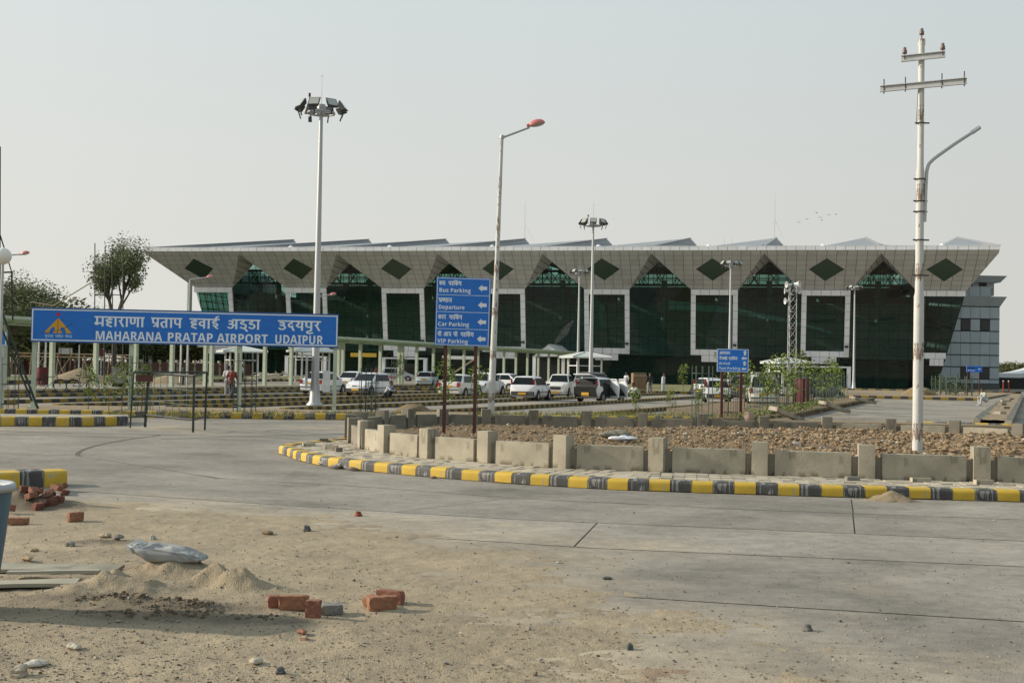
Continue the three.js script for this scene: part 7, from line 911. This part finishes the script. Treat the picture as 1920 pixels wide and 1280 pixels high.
function person(label, pos, turn, pose, cloth, o = {}) {
  const P = POSE[pose], v = (a) => V(a[0], a[1], a[2]), t = thing('person', label, 'person', pos, turn), s = o.scale ?? 1; t.scale.setScalar(s);
  const hip = v(P.hip), chest = v(P.chest), neck = v(P.neck), head = v(P.head), body = [], shirt = [], trou = [], mid = hip.clone().lerp(chest, 0.5), shs = [1, -1].map((k) => chest.clone().lerp(neck, 0.55).add(V(k * P.sh, 0, 0))), hips = [1, -1].map((k) => hip.clone().add(V(k * P.hipw, -0.02, 0)));
  const torso = [[hip, mid, 0.125, 0.115], [mid, chest, 0.115, 0.135], [chest, chest.clone().lerp(neck, 0.55), 0.135, 0.095], [shs[0], shs[1], 0.065, 0.065], [hips[0], hips[1], 0.115, 0.115]];
  body.push(...torso, [chest.clone().lerp(neck, 0.7), neck.clone().lerp(head, 0.4), 0.06, 0.052]);
  const fingers = [], hand = (e, h, k) => { const d = h.clone().sub(e).normalize(), side = V(k, 0, 0.3).cross(d).normalize(), palm = h.clone().addScaledVector(d, 0.06); body.push([h, palm, 0.03, 0.034]); for (let j = 0; j < 4; j++) { const b = palm.clone().addScaledVector(side, (j - 1.5) * 0.02), L = [0.06, 0.07, 0.066, 0.05][j], m = b.clone().addScaledVector(d, L * 0.6), e2 = m.clone().addScaledVector(d, L * 0.4).add(V(-k * 0.012, -0.01, 0.008)); fingers.push(bar(b, m, 0.0095, 0.009, 6), bar(m, e2, 0.009, 0.0075, 6)); } const tb = h.clone().addScaledVector(side, 0.03).addScaledVector(d, 0.02); fingers.push(bar(tb, tb.clone().addScaledVector(side, 0.03).addScaledVector(d, 0.03), 0.011, 0.009, 6)); };
  [0, 1].forEach((k) => { const el = v(P.el[k]), ha = v(P.ha[k]), kn = v(P.kn[k]), an = v(P.an[k]); body.push([shs[k], el, 0.052, 0.042], [el, ha, 0.042, 0.03], [hips[k], kn, 0.09, 0.06], [kn, an, 0.058, 0.038], [an, an.clone().add(V(0, -0.045, 0.14)), 0.042, 0.032]); hand(el, ha, k ? -1 : 1); shirt.push([shs[k], el, 0.056, 0.05]); if (o.sleeves) shirt.push([el, el.clone().lerp(ha, 0.9), 0.048, 0.038]); trou.push([hips[k], kn, 0.092, 0.07], [kn, an.clone().lerp(kn, 0.06), 0.068, 0.056]); });
  shirt.push(...torso.slice(0, 4), [hip, hip.clone().add(V(0, -0.05, 0)), 0.128, 0.13]); trou.push([hip, mid.clone().lerp(hip, 0.8), 0.13, 0.122], [hips[0], hips[1], 0.118, 0.118]);
  const all = body.flatMap((b) => [b[0], b[1]]), mn = V(9, 9, 9), mx = V(-9, -9, -9); for (const q of all) { mn.min(q); mx.max(q); } const size = Math.max(mx.x - mn.x, mx.y - mn.y, mx.z - mn.z) + 0.42, lo = mn.clone().add(mx).multiplyScalar(0.5).addScalar(-size / 2);
  // head with its own fine grid: skull, jaw, nose, brow, ears
  const hb = [[head.clone().add(V(0, 0.045, -0.012)), head.clone().add(V(0, 0.03, 0.012)), 0.088, 0.082], [head.clone().add(V(0, -0.05, 0.028)), head.clone().add(V(0, -0.085, 0.05)), 0.062, 0.04], [head.clone().add(V(0, 0.01, 0.095)), head.clone().add(V(0, -0.03, 0.108)), 0.01, 0.015], [head.clone().add(V(0.03, 0.03, 0.082)), head.clone().add(V(-0.03, 0.03, 0.082)), 0.014, 0.014], [head.clone().add(V(0.085, 0.005, 0)), head.clone().add(V(0.088, -0.03, 0.004)), 0.016, 0.012], [head.clone().add(V(-0.085, 0.005, 0)), head.clone().add(V(-0.088, -0.03, 0.004)), 0.016, 0.012], [head.clone().add(V(0.02, -0.058, 0.088)), head.clone().add(V(-0.02, -0.058, 0.088)), 0.009, 0.009], [neck.clone().add(V(0, -0.02, 0)), head.clone().add(V(0, -0.06, -0.01)), 0.055, 0.052]];
  const hl = head.clone().addScalar(-0.19);
  part('body', merge([fieldMesh(body, o.res ?? 48, lo, size), fieldMesh(hb, 44, hl, 0.38), ...fingers]), M.skin, t); part('shirt', fieldMesh(shirt, 44, lo, size, 0.014), cloth[0], t); part('trousers', fieldMesh(trou, 44, lo, size, 0.012), cloth[1], t);
  part('hair', fieldMesh([[head.clone().add(V(0, 0.07, -0.02)), head.clone().add(V(0, 0.055, 0.008)), 0.085, 0.082], [head.clone().add(V(0, 0.0, -0.055)), head.clone().add(V(0, -0.03, -0.05)), 0.07, 0.05]], 30, hl, 0.38, 0.004), o.hair ?? M.hair, t);
  part('eyes', merge([1, -1].map((k) => new THREE.SphereGeometry(0.011, 8, 6).translate(head.x + k * 0.032, head.y + 0.008, head.z + 0.088))), M.hair, t);
  for (const k of [0, 1]) { const an = v(P.an[k]); part('shoe', loft([[V(-0.045, -0.08, -0.09), V(0.045, -0.08, -0.09), V(0.04, 0.02, -0.08), V(-0.04, 0.02, -0.08)], [V(-0.05, -0.08, 0.06), V(0.05, -0.08, 0.06), V(0.045, 0.0, 0.05), V(-0.045, 0.0, 0.05)], [V(-0.04, -0.08, 0.18), V(0.04, -0.08, 0.18), V(0.035, -0.04, 0.17), V(-0.035, -0.04, 0.17)]].map((r) => r.map((q) => q.add(an)))), o.shoe ?? M.hair, t); }
  return t;
}
const cl = (r, g, b) => std(rgb(r, g, b), { roughness: 0.95, map: T.mott });
const whiteShirt = cl(0.62, 0.62, 0.62), grt = cl(0.30, 0.29, 0.27), navy = cl(0.03, 0.033, 0.045), darkTr = cl(0.05, 0.052, 0.06);
person('man in a rust red shirt and dark trousers walking away by the sign post', G(434, 748), Math.PI - 0.3, 'walk', [cl(0.20, 0.036, 0.022), darkTr], { scale: 1.0 });
person('man in white mostly hidden behind the man in red', G(427, 743), Math.PI, 'stand', [whiteShirt, cl(0.3, 0.3, 0.3)]);
person('man in a pale shirt squatting by the parking kerb right of the white taxi', G(727, 746), 1.2, 'squat', [cl(0.42, 0.45, 0.50), navy], { sleeves: true, scale: 1.05 });
person('man in a dark shirt and grey trousers standing with folded arms by the crate', G(1218, 739), 0.2, 'folded', [cl(0.03, 0.028, 0.028), grt], { sleeves: true });
person('man all in white standing hand on hip on the grass', G(1243, 738), 1.1, 'akimbo', [whiteShirt, cl(0.52, 0.54, 0.58)], { sleeves: true });
person('man in a white shirt crouching at the nose of the open taxi', G(1192, 750), -1.0, 'squat', [whiteShirt, navy], { sleeves: true, scale: 1.15 });
{ const p = person('man in pale clothes sitting on the edge of the raised median', G(1846, 760), -1.35, 'sit', [cl(0.42, 0.44, 0.38), cl(0.46, 0.47, 0.46)], { sleeves: true, shoe: cl(0.55, 0.55, 0.55) }); p.position.y = 0.0; }
person('man in white left of a pair standing behind the open taxi', at(1132, 735, 108).setY(0), 0.6, 'stand', [whiteShirt, grt]); person('man in white right of a pair, nearer the crate', at(1174, 736, 106).setY(0), -0.8, 'stand', [whiteShirt, navy]);
person('small distant figure in white at the end of the brick wall', at(454, 712, 128).setY(0), 1.5, 'stand', [whiteShirt, darkTr]); person('small distant figure in red before the portal by the silver carrier', at(705, 712, 162).setY(0), 0.5, 'stand', [cl(0.3, 0.06, 0.07), darkTr]); person('small distant dark figure on the lawn under the airport sign', at(343, 717, 100).setY(0), 2, 'stand', [cl(0.05, 0.06, 0.05), darkTr]);

renderer.render(scene, camera);
